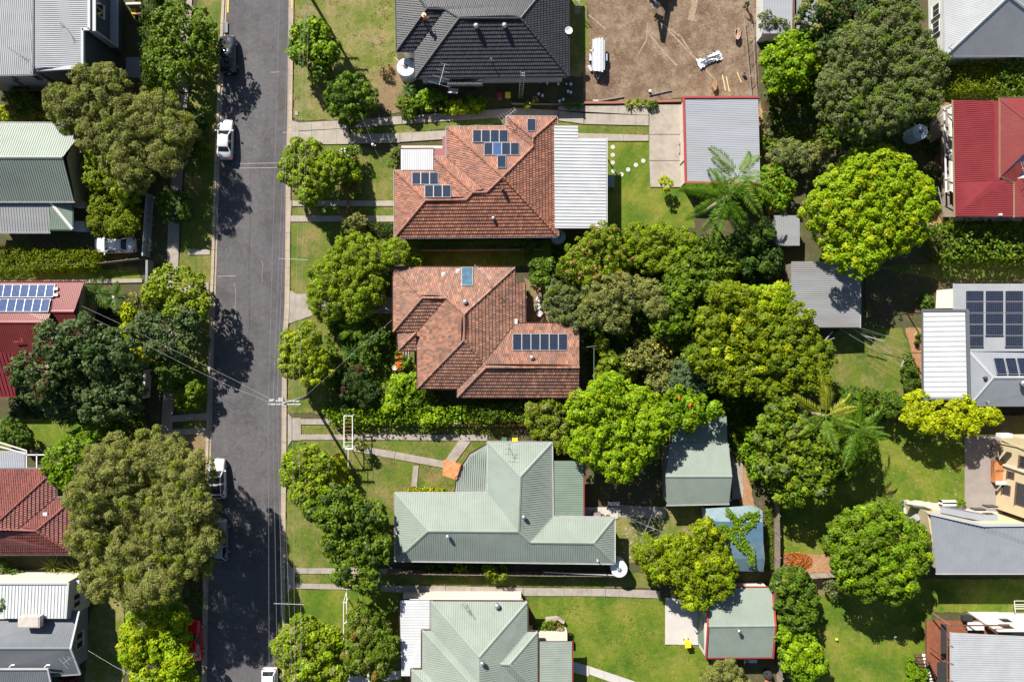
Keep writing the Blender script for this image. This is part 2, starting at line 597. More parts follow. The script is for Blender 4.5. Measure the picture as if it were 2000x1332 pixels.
# ------------------------------------------------------------------ paths and drives
slabs('footpath', ['356,-40 377,-40 368,180 347,180', '346.5,184 367.5,184 352,420 329,420', '328.5,424 351,424 344,690 322,690', '322,694 343.5,694 336,860 314,860', '314,864 336,864 330,1020 306,1020'], 'concg', 1.4)
slabs('driveway', ['584,240 584,256 681,251 681,235', '681.5,235 681.5,251 785,243 785,227', '786,227 786,243 1000,229 1000,212', '1001,211 1001,229 1090,236 1090,216', '1091,217 1091,236 1140,243 1140,222', '1141,222 1141,243 1267,246 1267,226',
                   '565,234 565,285 584,282 584,240', '584.5,257 584.5,283 681,282 681,251.5', '681.5,263 681.5,282 781,279 781,260', '781.5,260 781.5,278 875,272 875,255'], 'conc', 1.5)
slabs('concrete_yard', ['1090,208 1090,216 1267,226 1267,204', '1268,205 1334,205 1334,263 1268,263', '1268,263.6 1334,263.6 1334,314 1268,314', '1268,314.6 1340,314.6 1340,366 1270,366', '1118,260 1118,276 1267,276 1267,264'], 'conc', 3.4, 3.9, gap=0.03)
slabs('driveway', ['571,392 571,403 770,403 770,392', '568,421.5 568,433.5 770,433.5 770,421.5', '561,392 561,434 568,434 570,392'], 'conc', 1.6)
sheet('driveway', '564,568 570,568 578,574 640,574 770,582 770,612 640,612 616,614 570,630 562,632', 'concg', 0.0)
slabs('driveway', ['571,818 571,829 645,829 645,818', '571,848 571,859 760,859 760,848', '760.5,848 760.5,859 952,861 952,849', '562,806 562,872 570,860 570,816', '570.5,816 570.5,860 588,860 588,816'], 'concg', 1.5)
slabs('garden_path', ['896,860 920,862 878,918 864,906', '686,868 692,881 770,896 773,882', '773.5,882 770.5,896 868,914 868,900', '807,909 818,909 814,950 803,950'], 'concg', 2.4)
slabs('driveway', ['576,1109 576,1120 700,1120 700,1109', '700.5,1109 700.5,1120 785,1121 785,1110', '576,1138.5 576,1149 720,1152 720,1142', '720.5,1142 720.5,1153 870,1162 870,1144', '870.5,1144 870.5,1160 1022,1164 1022,1147', '1022.5,1147.5 1022.5,1163 1182,1164 1182,1149', '1182.5,1149 1182.5,1164 1290,1168 1290,1153',
                   '560,1095 560,1160 568,1150 570,1108', '568.5,1108 568.5,1151 576,1149 576,1108'], 'concg', 1.45)
sheet('concrete_pad', '1299,1166 1363,1172 1364,1259 1299,1258', 'pale', 0.0)
slabs('garden_path', ['1116,1290 1116,1312 1150,1320 1150,1300', '1150.5,1300 1150.5,1316 1240,1348 1240,1330', '640,1326 640,1345 783,1325 783,1308'], 'pale', 2.0)
sheet('concrete_yard', '1884,853 1962,853 1962,1000 1884,992', 'bitumen', 0.0)
slabs('side_path', ['368,486 368,498 410,498 410,488', '345,560 345,575 408,566 408,552', '0,548 0,556 278,552 278,544', '330,812 330,824 405,820 405,806', '330,838 330,850 404,848 404,836'], 'conc', 1.5)
slabs('garden_path', ['1141,990 1141,1016 1207,1012 1207,990'], 'pale', 1.6)
sheet('concrete_pad', '1428,872 1450,872 1452,972 1430,976', 'concg', 0.0)

for i, pth in enumerate(([(1290, 45), (1330, 72), (1352, 108), (1400, 160)], [(1262, 60), (1290, 95), (1325, 132)], [(1265, 45), (1262, 80), (1245, 110)], [(1298, 52), (1330, 85), (1352, 112)], [(1150, 30), (1185, 60)], [(1358, 0), (1348, 45)])):
    P_ = []
    for a, b in zip(pth, pth[1:]):
        for k in range(12):
            t = k / 12
            P_.append((a[0] + (b[0] - a[0]) * t, a[1] + (b[1] - a[1]) * t))
    road_line('tyre_track', P_, (.2, .24, .16, .18, .2, .7)[i], 'track', DIRT_Z + .004 * (i + 1))
# ------------------------------------------------------------------ roofs
def parse_facets(facets):
    out = []
    for s in facets:
        pitch = None
        if s.startswith('@'):
            h, s = s.split(' ', 1); pitch = float(h[1:])
        e, r = (s.split('|') + [''])[:2]
        out.append((pitch, pts(e), pts(r)))
    return out


class Roof:
    def __init__(s, ze, pitch, facets):
        F = parse_facets(facets)
        s.z = {}
        free = {}
        for fp, e, r in F:
            for p in e: s.z[p[:2]] = p[2] if len(p) > 2 else ze
        for i, (fp, e, r) in enumerate(F):
            for p in r:
                if len(p) > 2: s.z[p[:2]] = p[2]
                elif p[:2] not in s.z or p[:2] in free:
                    free.setdefault(p[:2], []).append(i)
                    s.z.setdefault(p[:2], ze + 1.5)
        for it in range(6):
            for k, fs in free.items():
                zs = []
                for i in fs:
                    fp, e, r = F[i]
                    a, b = at(*e[0][:2], s.z[e[0][:2]]), at(*e[1][:2], s.z[e[1][:2]])
                    d = Vector((b.x - a.x, b.y - a.y)).normalized()
                    q = at(*k, s.z[k])
                    dist = abs(d.x * (q.y - a.y) - d.y * (q.x - a.x))
                    zs.append((a.z + b.z) / 2 + math.tan(R(fp or pitch)) * dist)
                s.z[k] = sum(zs) / len(zs)
        s.polys, s.keys, s.eaves = [], [], []
        for fp, e, r in F:
            ks = [p[:2] for p in e + r]
            P = [at(*k, s.z[k]) for k in ks]
            s.polys.append(P); s.keys.append(ks); s.eaves.append(len(e))

    def plane(s, i):
        P = s.polys[i]
        n = Vector((0, 0, 0))
        for k, a in enumerate(P):
            b = P[(k + 1) % len(P)]
            n += Vector(((a.y - b.y) * (a.z + b.z), (a.z - b.z) * (a.x + b.x), (a.x - b.x) * (a.y + b.y)))
        n.normalize()
        if n.z < 0: n = -n
        return sum(P, Vector()) / len(P), n

    def frame(s, i):
        P = s.polys[i]
        u = Vector((P[1].x - P[0].x, P[1].y - P[0].y, 0)).normalized()
        n = Vector((-u.y, u.x, 0))
        c = sum(P, Vector()) / len(P)
        if (c - P[0]).dot(n) < 0: n = -n
        return P[0], u, n


def scan(P, o, u, n, d):
    """intersections (s, z) of the polygon with the line at distance d along n"""
    out = []
    for i, a in enumerate(P):
        b = P[(i + 1) % len(P)]
        da, db = (a - o).dot(n) - d, (b - o).dot(n) - d
        if (da < 0) != (db < 0):
            t = da / (da - db)
            q = a.lerp(b, t)
            out.append(((q - o).dot(u), q.z))
    out.sort()
    return [(out[k], out[k + 1]) for k in range(0, len(out) - 1, 2)]


def tile_facet(mb, roof, i, course=0.36, tw=0.25, rnd=random):
    P = roof.polys[i]
    o, u, n = roof.frame(i)
    dmin, dmax = min((p - o).dot(n) for p in P), max((p - o).dot(n) for p in P)
    nc = max(1, int(round((dmax - dmin) / course)))
    c = (dmax - dmin) / nc
    for k in range(nc):
        d0, d1 = dmin + k * c, dmin + (k + 1) * c
        A, B = scan(P, o, u, n, d0 + 1e-3), scan(P, o, u, n, d1 - 1e-3)
        Mi = scan(P, o, u, n, (d0 + d1) / 2)
        if not Mi: continue
        if len(A) != len(Mi): A = Mi
        if len(B) != len(Mi): B = Mi
        for a, b in zip(A, B):
            (l0, zl0), (r0, zr0) = a
            (l1, zl1), (r1, zr1) = b
            s0 = math.floor(min(l0, l1) / tw) * tw + (tw / 2 if k % 2 else 0) - tw
            smax = max(r0, r1)

            def Z(s, l, zl, r, zr):
                return zl + (zr - zl) * ((s - l) / (r - l) if r - l > 1e-6 else 0)
            x = s0
            while x < smax:
                xa, xb = x, x + tw
                x = xb
                b0, b1 = max(xa, l0), min(xb, r0)
                t0, t1 = max(xa, l1), min(xb, r1)
                if b1 - b0 < 0.02 and t1 - t0 < 0.02: continue
                b0, b1 = min(max(xa, l0), r0), max(min(xb, r0), l0)
                t0, t1 = min(max(xa, l1), r1), max(min(xb, r1), l1)
                if b1 < b0: b1 = b0
                if t1 < t0: t1 = t0
                j = rnd.uniform(-0.006, 0.008)
                up, dn = 0.085 + j, 0.012 + j
                lap = 0.03

                def V(s, d, l, zl, r, zr, off):
                    q = o + u * s + n * d
                    return (q.x, q.y, Z(s, l, zl, r, zr) + off)
                q = len(mb.v)
                roll = 0.05
                bm_, tm_ = b0 + (b1 - b0) * 0.66, t0 + (t1 - t0) * 0.66
                b9, t9 = b0 + (b1 - b0) * 0.9, t0 + (t1 - t0) * 0.9
                mb.v += [V(b0, d0 - lap, l0, zl0, r0, zr0, up), V(bm_, d0 - lap, l0, zl0, r0, zr0, up), V(b9, d0 - lap, l0, zl0, r0, zr0, up + roll), V(b1, d0 - lap, l0, zl0, r0, zr0, up),
                         V(t0, d1, l1, zl1, r1, zr1, dn), V(tm_, d1, l1, zl1, r1, zr1, dn), V(t9, d1, l1, zl1, r1, zr1, dn + roll), V(t1, d1, l1, zl1, r1, zr1, dn),
                         V(b0, d0 - lap, l0, zl0, r0, zr0, -0.01), V(b1, d0 - lap, l0, zl0, r0, zr0, -0.01)]
                mb.f += [(q, q + 1, q + 5, q + 4), (q + 1, q + 2, q + 6, q + 5), (q + 2, q + 3, q + 7, q + 6), (q + 8, q + 9, q + 3, q + 2, q + 1, q)]


def rib_facet(mb, roof, i, sp=0.25, h=0.03, w=0.05):
    P = roof.polys[i]
    o, u, n = roof.frame(i)
    s0, s1 = min((p - o).dot(u) for p in P), max((p - o).dot(u) for p in P)
    k = math.ceil((s0 + 0.02) / sp)
    while k * sp < s1 - 0.02:
        s_ = k * sp
        for (da, za), (db, zb) in scan(P, o, n, u, s_):
            if db - da < 0.08: continue
            a, b = o + u * s_ + n * da, o + u * s_ + n * db
            q = len(mb.v)
            for p, z in ((a, za), (b, zb)):
                for off, zz in ((-w / 2, 0.0), (-w / 4, h), (w / 4, h), (w / 2, 0.0)):
                    mb.v.append((p.x + u.x * off, p.y + u.y * off, z + zz))
            mb.f += [(q, q + 1, q + 5, q + 4), (q + 1, q + 2, q + 6, q + 5), (q + 2, q + 3, q + 7, q + 6), (q, q + 3, q + 2, q + 1), (q + 4, q + 5, q + 6, q + 7)]
        k += 1


def convex_edges(roof):
    E = {}
    for i, ks in enumerate(roof.keys):
        for a in range(len(ks)):
            e = frozenset((ks[a], ks[(a + 1) % len(ks)]))
            if len(e) == 2: E.setdefault(e, []).append(i)
    out, val = [], []
    for e, fs in E.items():
        if len(fs) == 2:
            c0, n0 = roof.plane(fs[0])
            c1, n1 = roof.plane(fs[1])
            a, b = [at(*k, roof.z[k]) for k in e]
            d = (c1 - (a + b) / 2).dot(n0)
            if d < -0.02: out.append((a, b))
            elif d > 0.02: val.append((a, b))
    return out, val


def build_roof(parent, roof, style, mat, capmat=None, gutmat=None, sp=0.25, cap_r=0.13, rib=(0.03, 0.05), course=0.36, skip_gut=(), name='roof', thick=0.12, deck=None):
    """roof deck (part) > tiles or ribs, ridge caps, gutter (sub-parts)"""
    d = MB()
    for P in roof.polys:
        Q = [Vector((p.x, p.y, p.z - 0.005)) for p in P]
        a = sum(Q[k].x * Q[(k + 1) % len(Q)].y - Q[(k + 1) % len(Q)].x * Q[k].y for k in range(len(Q)))
        d.poly(Q if a > 0 else Q[::-1])
        d.poly([Vector((p.x, p.y, p.z - thick)) for p in (Q[::-1] if a > 0 else Q)])
    ro = d.build(name, M[deck or mat], parent)
    if style == 'tile':
        t = MB()
        rnd = random.Random(5)
        for i in range(len(roof.polys)): tile_facet(t, roof, i, course, rnd=rnd)
        o = t.build('roof_tiles', M[mat], ro)
        o['kind'] = 'stuff'
    elif style == 'rib':
        t = MB()
        for i in range(len(roof.polys)): rib_facet(t, roof, i, sp, *rib)
        if t.v: t.build('roof_ribs', M[mat], ro)['kind'] = 'stuff'
    cx, vl = convex_edges(roof)
    if cx and capmat:
        c = MB()
        for a, b in cx:
            if style == 'tile':
                L = (b - a).length
                nn = max(1, int(L / 0.4))
                lo, hi = (a, b) if a.z <= b.z else (b, a)
                for k in range(nn):
                    p, q = lo.lerp(hi, k / nn), lo.lerp(hi, (k + 1.12) / nn)
                    c.tube([p + Vector((0, 0, 0.075)), q + Vector((0, 0, 0.03))], [cap_r * 1.04, cap_r * 0.9], 8)
            else:
                dd = (b - a); side = Vector((-dd.y, dd.x, 0)).normalized() * cap_r * 1.25
                c.prism([a - side + Vector((0, 0, -.02)), b - side + Vector((0, 0, -.02)), b + Vector((0, 0, .055)), a + Vector((0, 0, .055))], 0.012)
                c.prism([a + Vector((0, 0, .055)), b + Vector((0, 0, .055)), b + side + Vector((0, 0, -.02)), a + side + Vector((0, 0, -.02))], 0.012)
        o = c.build('ridge_cap', M[capmat], ro, smooth=False)
        if style == 'tile': o['kind'] = 'stuff'
    if vl and style != 'none':
        c = MB()
        for a, b in vl:
            dd = (b - a); side = Vector((-dd.y, dd.x, 0)).normalized() * 0.07
            up = Vector((0, 0, 0.045 if style == 'tile' else 0.02))
            c.prism([a - side + up, b - side + up, b + side + up, a + side + up], 0.008)
        c.build('valley_flashing', M['valley' if style == 'tile' else mat], ro)
    if gutmat:
        for i, P in enumerate(roof.polys):
            ne = roof.eaves[i]
            c = sum(P, Vector()) / len(P)
            for k in range(ne - 1):
                if (i, k) in skip_gut: continue
                a, b = P[k], P[k + 1]
                dd = (b - a)
                if dd.length < 0.3: continue
                gm = MB()
                nn = Vector((dd.y, -dd.x, 0)).normalized()
                if (c - a).dot(nn) > 0: nn = -nn
                ext = dd.normalized() * 0.06
                p, q = a + nn * 0.075 - ext, b + nn * 0.075 + ext
                dz = Vector((0, 0, -0.05))
                gm.bar(p + dz + nn * 0.055, q + dz + nn * 0.055, 0.022, 0.11)
                gm.bar(p + dz - nn * 0.055, q + dz - nn * 0.055, 0.022, 0.11)
                gm.bar(p + Vector((0, 0, -0.1)), q + Vector((0, 0, -0.1)), 0.13, 0.02)
                gm.build('gutter', M[gutmat], ro)
    return ro


def inset(P, d):
    n = len(P)
    a = sum(P[i].x * P[(i + 1) % n].y - P[(i + 1) % n].x * P[i].y for i in range(n))
    if a < 0: P = P[::-1]
    out = []
    for i in range(n):
        p0, p1, p2 = P[i - 1], P[i], P[(i + 1) % n]
        e1 = Vector((p1.x - p0.x, p1.y - p0.y, 0)).normalized(); e2 = Vector((p2.x - p1.x, p2.y - p1.y, 0)).normalized()
        n1, n2 = Vector((-e1.y, e1.x, 0)), Vector((-e2.y, e2.x, 0))
        b = n1 + n2
        b = n1 if b.length < 1e-4 else b.normalized()
        k = d / max(0.3, b.dot(n1))
        out.append(p1 + b * k)
    return out


def walls(parent, s, zpx, h, mat, ins=0.5, z0=0.0, name='wall'):
    P = inset([at(p[0], p[1], zpx) for p in pts(s)], ins)
    m = MB()
    m.prism([Vector((p.x, p.y, z0)) for p in P], h - z0)
    return m.build(name, M[mat], parent)


def solar_panel(parent, roof, i, x0, y0, x1, y1, mat='pv', gap=0.012, vertical=None):
    p, n = roof.plane(i)
    solar_quad(parent, [(x0, y0), (x1, y0), (x1, y1), (x0, y1)], p, n, mat)


def solar_quad(parent, q, p, n, mat='pv'):
    p = p + n * 0.18
    a, b, c, d = [ray_plane(x, y, p, n) for x, y in q]   # TL TR BR BL
    ce = (a + b + c + d) / 4
    o_ = ORG.get(parent.name, Vector())
    Q = [ce + (v - ce) * 0.985 for v in (d, c, b, a)]
    v = [tuple(x - n * 0.04 - o_) for x in Q] + [tuple(x - o_) for x in Q]
    me = bpy.data.meshes.new('solar_panel')
    me.from_pydata(v, [], [(3, 2, 1, 0), (4, 5, 6, 7), (0, 1, 5, 4), (1, 2, 6, 5), (2, 3, 7, 6), (3, 0, 4, 7)])
    uvl = me.uv_layers.new(name='UVMap')
    U = [(0, 0), (1, 0), (1, 1), (0, 1)]
    for li, l in enumerate(me.loops): uvl.data[li].uv = U[l.vertex_index % 4]
    o = link_mesh('solar_panel', me, M[mat], parent)
    f = MB()
    w = 0.022
    for x, y in ((Q[0], Q[1]), (Q[1], Q[2]), (Q[2], Q[3]), (Q[3], Q[0])):
        f.bar(x, y, w, 0.05, up=n)
    f.build('panel_frame', M['pframe'], o)
    return o


def roof_at(roof, i, px, py):
    p, n = roof.plane(i)
    return ray_plane(px, py, p, n), n


def vent(parent, roof, i, px, py, r=0.2, h=0.45, mat='galv', kind='roof_vent'):
    """round whirling roof vent: throat, finned dome"""
    q, n = roof_at(roof, i, px, py)
    m = MB()
    m.lathe(q + Vector((0, 0, -0.15)), [(r * 0.62, 0), (r * 0.62, 0.15 + h * 0.4), (r * 0.7, 0.17 + h * 0.4)], 14)
    o = m.build(kind, M[mat], parent, smooth=True)
    d = MB()
    z = q + Vector((0, 0, h * 0.4))
    d.lathe(z, [(r * 0.75, 0), (r, h * 0.2), (r * 1.02, h * 0.34), (r * 0.8, h * 0.5), (r * 0.35, h * 0.6), (0.02, h * 0.61)], 16)
    for k in range(14):
        t = k * 2 * math.pi / 14
        a = z + Vector((math.cos(t) * r * 0.98, math.sin(t) * r * 0.98, h * 0.08))
        b = z + Vector((math.cos(t + .3) * r * 0.8, math.sin(t + .3) * r * 0.8, h * 0.5))
        d.bar(a, b, 0.012, 0.05)
    d.build('vent_dome', M[mat], o, smooth=True)
    return o


def pipe_vent(parent, roof, i, px, py, h=0.5, r=0.05, mat='galv'):
    q, n = roof_at(roof, i, px, py)
    m = MB()
    m.tube([q - Vector((0, 0, .1)), q + Vector((0, 0, h))], r, 8)
    m.lathe(q + Vector((0, 0, h)), [(r * 1.6, 0), (r * 1.7, 0.05), (0.01, 0.1)], 10)
    return m.build('vent_pipe', M[mat], parent, smooth=True)


def antenna(parent, q, ang=0.6, h=1.6, L=1.6, n_el=7, mat='alu', name='tv_antenna', el=0.35):
    """mast, boom and cross rods"""
    m = MB()
    q = Vector(q)
    m.tube([q - Vector((0, 0, .1)), q + Vector((0, 0, h))], 0.025, 6)
    d = Vector((math.cos(ang), math.sin(ang), 0)); s = Vector((-d.y, d.x, 0))
    t = q + Vector((0, 0, h - 0.05))
    m.bar(t - d * L * 0.45, t + d * L * 0.55, 0.03, 0.03)
    for k in range(n_el):
        c = t + d * L * (-0.42 + 0.94 * k / max(1, n_el - 1)) + Vector((0, 0, 0.03))
        w = el * (1.5 - 0.9 * k / max(1, n_el - 1))
        m.tube([c - s * w, c + s * w], 0.013, 5)
    return m.build(name, M[mat], parent)


def wall_window(parent, p0, p1, z0, z1, out, mat_frame='wframe', sub=2, proud=0.04, name='window', glass='glass'):
    """window on a vertical wall between ground points p0,p1 (Vectors, xy), from z0 to z1; out = outward normal"""
    a, b = Vector((p0.x, p0.y, z0)), Vector((p1.x, p1.y, z0))
    out = Vector(out).normalized()
    u = (b - a).normalized()
    W, Hh = (b - a).length, z1 - z0
    f = MB()
    up = Vector((0, 0, 1))
    t = 0.07
    c = (a + b) / 2 + up * Hh / 2 + out * proud / 2
    for k in (-1, 1):
        f.box(c + up * k * (Hh / 2 - t / 2), (W, proud + .06, t), ax=(u, out, up))
        f.box(c + u * k * (W / 2 - t / 2), (t, proud + .056, Hh - 2 * t), ax=(u, out, up))
    for k in range(1, sub):
        f.box(c + u * (-W / 2 + W * k / sub), (t * .7, proud + .05, Hh - 2 * t), ax=(u, out, up))
    f.box(c - up * (Hh / 2 + 0.03) + out * 0.05, (W + .1, proud + .16, 0.05), ax=(u, out, up))
    o = f.build(name, M[mat_frame], parent)
    g_ = MB()
    g_.box(c - out * 0.01, (W - 2 * t, 0.02 + proud * .5, Hh - 2 * t), ax=(u, out, up))
    g_.build('pane', M[glass], o)
    return o
# ------------------------------------------------------------------ building materials
def tmat(name, a, b, dirt, amt, rough=0.62, isl=0.22, scale=1.1):
    return pmat(name, a, rough, rgb2=b, island=isl, var=0.14, scale=scale, dirt=dirt, dirt_amt=amt, spec=0.45, bump=0.25, bscale=14)


M['t_hero'] = tmat('weathered_terracotta', (0.265, 0.118, 0.07), (0.155, 0.084, 0.06), (0.095, 0.062, 0.05), 0.9, isl=0.28, scale=.9)
M['t_orange'] = tmat('orange_terracotta', (0.265, 0.102, 0.056), (0.17, 0.075, 0.05), (0.105, 0.045, 0.033), 0.85, isl=0.25, scale=.9)
M['t_black'] = tmat('charcoal_roof_tile', (0.026, 0.027, 0.031), (0.033, 0.034, 0.038), (0.05, 0.05, 0.052), 0.3, rough=0.5, isl=0.12)
M['t_red'] = tmat('dull_red_roof_tile', (0.165, 0.042, 0.03), (0.13, 0.04, 0.033), (0.08, 0.03, 0.027), 0.6, isl=0.22)
M['awn'] = tmat('bright_terracotta', (0.5, 0.2, 0.075), (0.42, 0.16, 0.06), (0.3, 0.12, 0.06), 0.4)
M['valley'] = pmat('valley_metal', (0.09, 0.05, 0.035), 0.6)


def smat(name, rgb, dirt=None, amt=0.3, rough=0.5, metal=0.0, var=0.07, spec=0.2, stretch=None):
    return pmat(name, rgb, rough, metal, var=var, scale=0.7, dirt=dirt or tuple(c * 0.6 for c in rgb), dirt_amt=amt, spec=spec, stretch=stretch)


M['s_green'] = smat('pale_green_sheet', (0.183, 0.212, 0.18), amt=0.25)
M['s_green2'] = smat('faded_green_sheet', (0.192, 0.22, 0.188), amt=0.3)
M['s_greenb'] = smat('old_green_sheet', (0.144, 0.187, 0.144), amt=0.35)
M['s_grey'] = smat('light_grey_sheet', (0.266, 0.274, 0.285), amt=0.25)
M['s_shed'] = smat('galvanised_sheet', (0.244, 0.255, 0.277), dirt=(0.22, 0.2, 0.19), amt=0.45, stretch=(0.25, 1.6, 1))
M['s_old'] = smat('weathered_galvanised_sheet', (0.2, 0.204, 0.207), dirt=(0.17, 0.13, 0.1), amt=0.5, stretch=(0.3, 1.4, 1))
M['s_white'] = smat('white_sheet', (0.371, 0.377, 0.382), dirt=(0.5, 0.49, 0.47), amt=0.25)
M['s_dark'] = smat('slate_grey_sheet', (0.111, 0.118, 0.13), amt=0.25)
M['s_mid'] = smat('mid_grey_sheet', (0.185, 0.196, 0.215), amt=0.2)
M['s_red'] = smat('red_sheet', (0.176, 0.0277, 0.0315), amt=0.4, rough=0.4)
M['s_redb'] = smat('faded_red_sheet', (0.143, 0.0268, 0.0259), dirt=(0.2, 0.055, 0.05), amt=0.4, rough=0.42)
M['blue'] = pmat('blue_shade_cloth', (0.075, 0.122, 0.15), 0.75, var=0.15, scale=1.5, dirt=(0.12, 0.17, 0.2), dirt_amt=0.5)
M['blued'] = pmat('dark_blue_shade_cloth', (0.045, 0.095, 0.135), 0.7, var=0.15, scale=1.5)
M['bluel'] = pmat('pale_blue_shade_cloth', (0.13, 0.185, 0.2), 0.75, var=0.15, scale=1.5, dirt=(0.2, 0.22, 0.2), dirt_amt=0.4)
M['cream'] = pmat('cream_wall', (0.403, 0.331, 0.202), 0.8, var=0.05, scale=0.8, dirt=(0.42, 0.33, 0.2), dirt_amt=0.25)
M['creamw'] = pmat('off_white_wall', (0.432, 0.389, 0.324), 0.8, var=0.05)
M['white'] = pmat('white_paint', (0.533, 0.526, 0.504), 0.5, var=0.05, dirt=(0.5, 0.48, 0.44), dirt_amt=0.25)
M['wwall'] = pmat('white_weatherboard', (0.446, 0.439, 0.418), 0.6, var=0.06, dirt=(0.45, 0.43, 0.4), dirt_amt=0.3)
M['dwall'] = pmat('charcoal_render', (0.05, 0.052, 0.056), 0.8, var=0.15, scale=2)
M['gwall'] = pmat('grey_render', (0.173, 0.176, 0.18), 0.8, var=0.08)
M['tanw'] = pmat('tan_weatherboard', (0.216, 0.169, 0.0936), 0.7, var=0.1)
M['brick'] = pmat('red_brick_wall', (0.23, 0.09, 0.055), 0.85, var=0.25, scale=6)
M['wood'] = pmat('grey_timber', (0.2, 0.165, 0.125), 0.85, var=0.25, scale=2.5, island=0.2, dirt=(0.1, 0.08, 0.06), dirt_amt=0.5)
M['deck'] = pmat('oiled_red_deck_timber', (0.2, 0.068, 0.035), 0.6, var=0.2, scale=2, island=0.18)
M['brown'] = pmat('brown_timber', (0.1, 0.05, 0.03), 0.65, var=0.2, scale=2)
M['otimber'] = pmat('orange_timber', (0.33, 0.13, 0.045), 0.6, var=0.2, scale=3)
M['galv'] = pmat('galvanised_metal', (0.4, 0.4, 0.4), 0.35, 0.7, var=0.1)
M['pframe'] = pmat('panel_frame_metal', (0.42, 0.43, 0.45), 0.4, 0.3, var=0.03)
M['alu'] = pmat('aluminium', (0.496, 0.504, 0.52), 0.4, 0.5, var=0.05)
M['blackm'] = pmat('black_metal', (0.03, 0.03, 0.032), 0.45, var=0.1)
M['glass'] = pmat('dark_glass', (0.02, 0.025, 0.03), 0.08, spec=0.6, var=0.0)
M['wframe'] = pmat('white_window_frame', (0.446, 0.439, 0.418), 0.5, var=0.03)
M['rtrim'] = pmat('red_trim', (0.28, 0.035, 0.03), 0.5, var=0.1)
M['gtrim'] = pmat('green_trim', (0.09, 0.14, 0.11), 0.5, var=0.1)
M['wtrim'] = pmat('white_trim', (0.475, 0.468, 0.454), 0.5, var=0.08, dirt=(0.4, 0.37, 0.33), dirt_amt=0.4)
M['dtrim'] = pmat('dark_grey_trim', (0.085, 0.09, 0.095), 0.45, var=0.08)
M['ltrim'] = pmat('pale_grey_trim', (0.302, 0.31, 0.324), 0.45, var=0.06)
M['btrim'] = pmat('brown_trim', (0.09, 0.045, 0.03), 0.6, var=0.1)
M['mauve'] = pmat('mauve_sheet', (0.21, 0.072, 0.07), 0.55, var=0.1)
M['pv'] = panel_mat('solar_cells', (0.01, 0.014, 0.026), 6, 10, (0.035, 0.043, 0.065), 0.045)
M['pvl'] = panel_mat('solar_cells_wide', (0.0108, 0.0132, 0.024), 10, 6, (0.08, 0.095, 0.13), 0.045)
M['pvb'] = panel_mat('blue_solar_cells', (0.018, 0.036, 0.096), 6, 10, (0.14, 0.19, 0.32), 0.045)
M['pvx'] = panel_mat('bright_blue_solar_cells', (0.018, 0.042, 0.11), 6, 10, (0.1, 0.17, 0.35), 0.045)
M['hwp'] = panel_mat('solar_water_glass', (0.05, 0.1, 0.14), 1, 1, (0.1, 0.16, 0.2), 0.0)
M['curt'] = pmat('white_curtain', (0.6, 0.6, 0.58), 0.8)


def house(name, label, cat, px, py, group=None):
    return thing(name, label, cat, at(px, py, 0), group)


def plain_box(parent, name, a, b, z0, z1, mat, zpx=None):
    """axis-aligned box between pixel corners a, b (read at height zpx)"""
    zz = z1 if zpx is None else zpx
    p, q = at(*a, zz), at(*b, zz)
    m = MB()
    m.box(((p.x + q.x) / 2, (p.y + q.y) / 2, (z0 + z1) / 2), (abs(q.x - p.x), abs(q.y - p.y), z1 - z0))
    return m.build(name, M[mat], parent)


# ---- the house in the middle of the block
h = house('tiled_house', 'large terracotta tiled house with six solar panels on its rear wing', 'house', 930, 650)
ro = Roof(3.1, 23, [
    '768.5,522.3 1005.8,523 | 907,613.8 871.8,582 825,581.7',
    '768.5,522.3 768.5,647.4 | 825,581.7',
    '768.5,647.4 816.6,647 | 871.8,582 825,581.7',
    '816,757.7 815,647 | 871.8,582 907,613.8 907,664',
    '816,757.7 894,758.5 | 945,708 907,664',
    '894,758.5 894,775 | 949,717.5 945,708',
    '1025,553,2.6 1026,632,2.6 1006,632 | 945,708 907,664 907,613.8 1005.8,523 1005.8,553',
    '1131,632 1006,632 | 945,708 949,717.5 1131,718',
    '894,775 1131,775.6 | 1131,718 949,717.5',
])
build_roof(h, ro, 'tile', 't_hero', 't_hero', 'btrim', course=0.36)
ro2 = Roof(2.9, 20, ['776.7,652 778.5,684 | 812,650', '778.5,684 815,684 | 812,650'])
build_roof(h, ro2, 'tile', 't_hero', 't_hero', 'btrim', name='porch_roof')
walls(h, '768.5,522.3 1005.8,523 1006,632 1131,632 1131,775.6 894,775 894,758.5 816,757.7 815,647 768.5,647.4', 3.1, 3.0, 'brick')
for k in range(6):
    solar_panel(h, ro, 7, 1001.5 + 17.9 * k, 652, 1018.6 + 17.9 * k, 684)
p, n = ro.plane(0)
solar_quad(h, [(901.5, 522), (923.5, 522), (923, 558), (901.5, 558)], p, n + Vector((0, 0, 0)), 'hwp')
vent(h, ro, 0, 909, 590, 0.26, 0.55)
vent(h, ro, 7, 1039, 698, 0.24, 0.5)
for x, y in ((866.5, 536), (894, 530)):
    q, _ = roof_at(ro, 0, x, y)
    m = MB(); m.box(q + Vector((0, 0, .1)), (.42, .45, .16)); m.box(q + Vector((0, 0, .2)), (.2, .2, .12))
    m.build('vent_box', M['wtrim'], h)
q, _ = roof_at(ro, 0, 946, 536)
antenna(h, q, 2.5, 2.4, 2.2, 8)
q, _ = roof_at(ro, 6, 1008, 628)
m = MB(); m.box(q + Vector((0, 0, .1)), (.3, .55, .3)); m.build('downpipe_head', M['wtrim'], h)
m = MB()
for k in range(3): m.box(at(789 + 0, 700, .17 * (2 - k) + .085) + Vector((-.15 + .3 * k, 0, 0)), (.32, 2.2, .17))
m.build('front_steps', M['concg'], h)

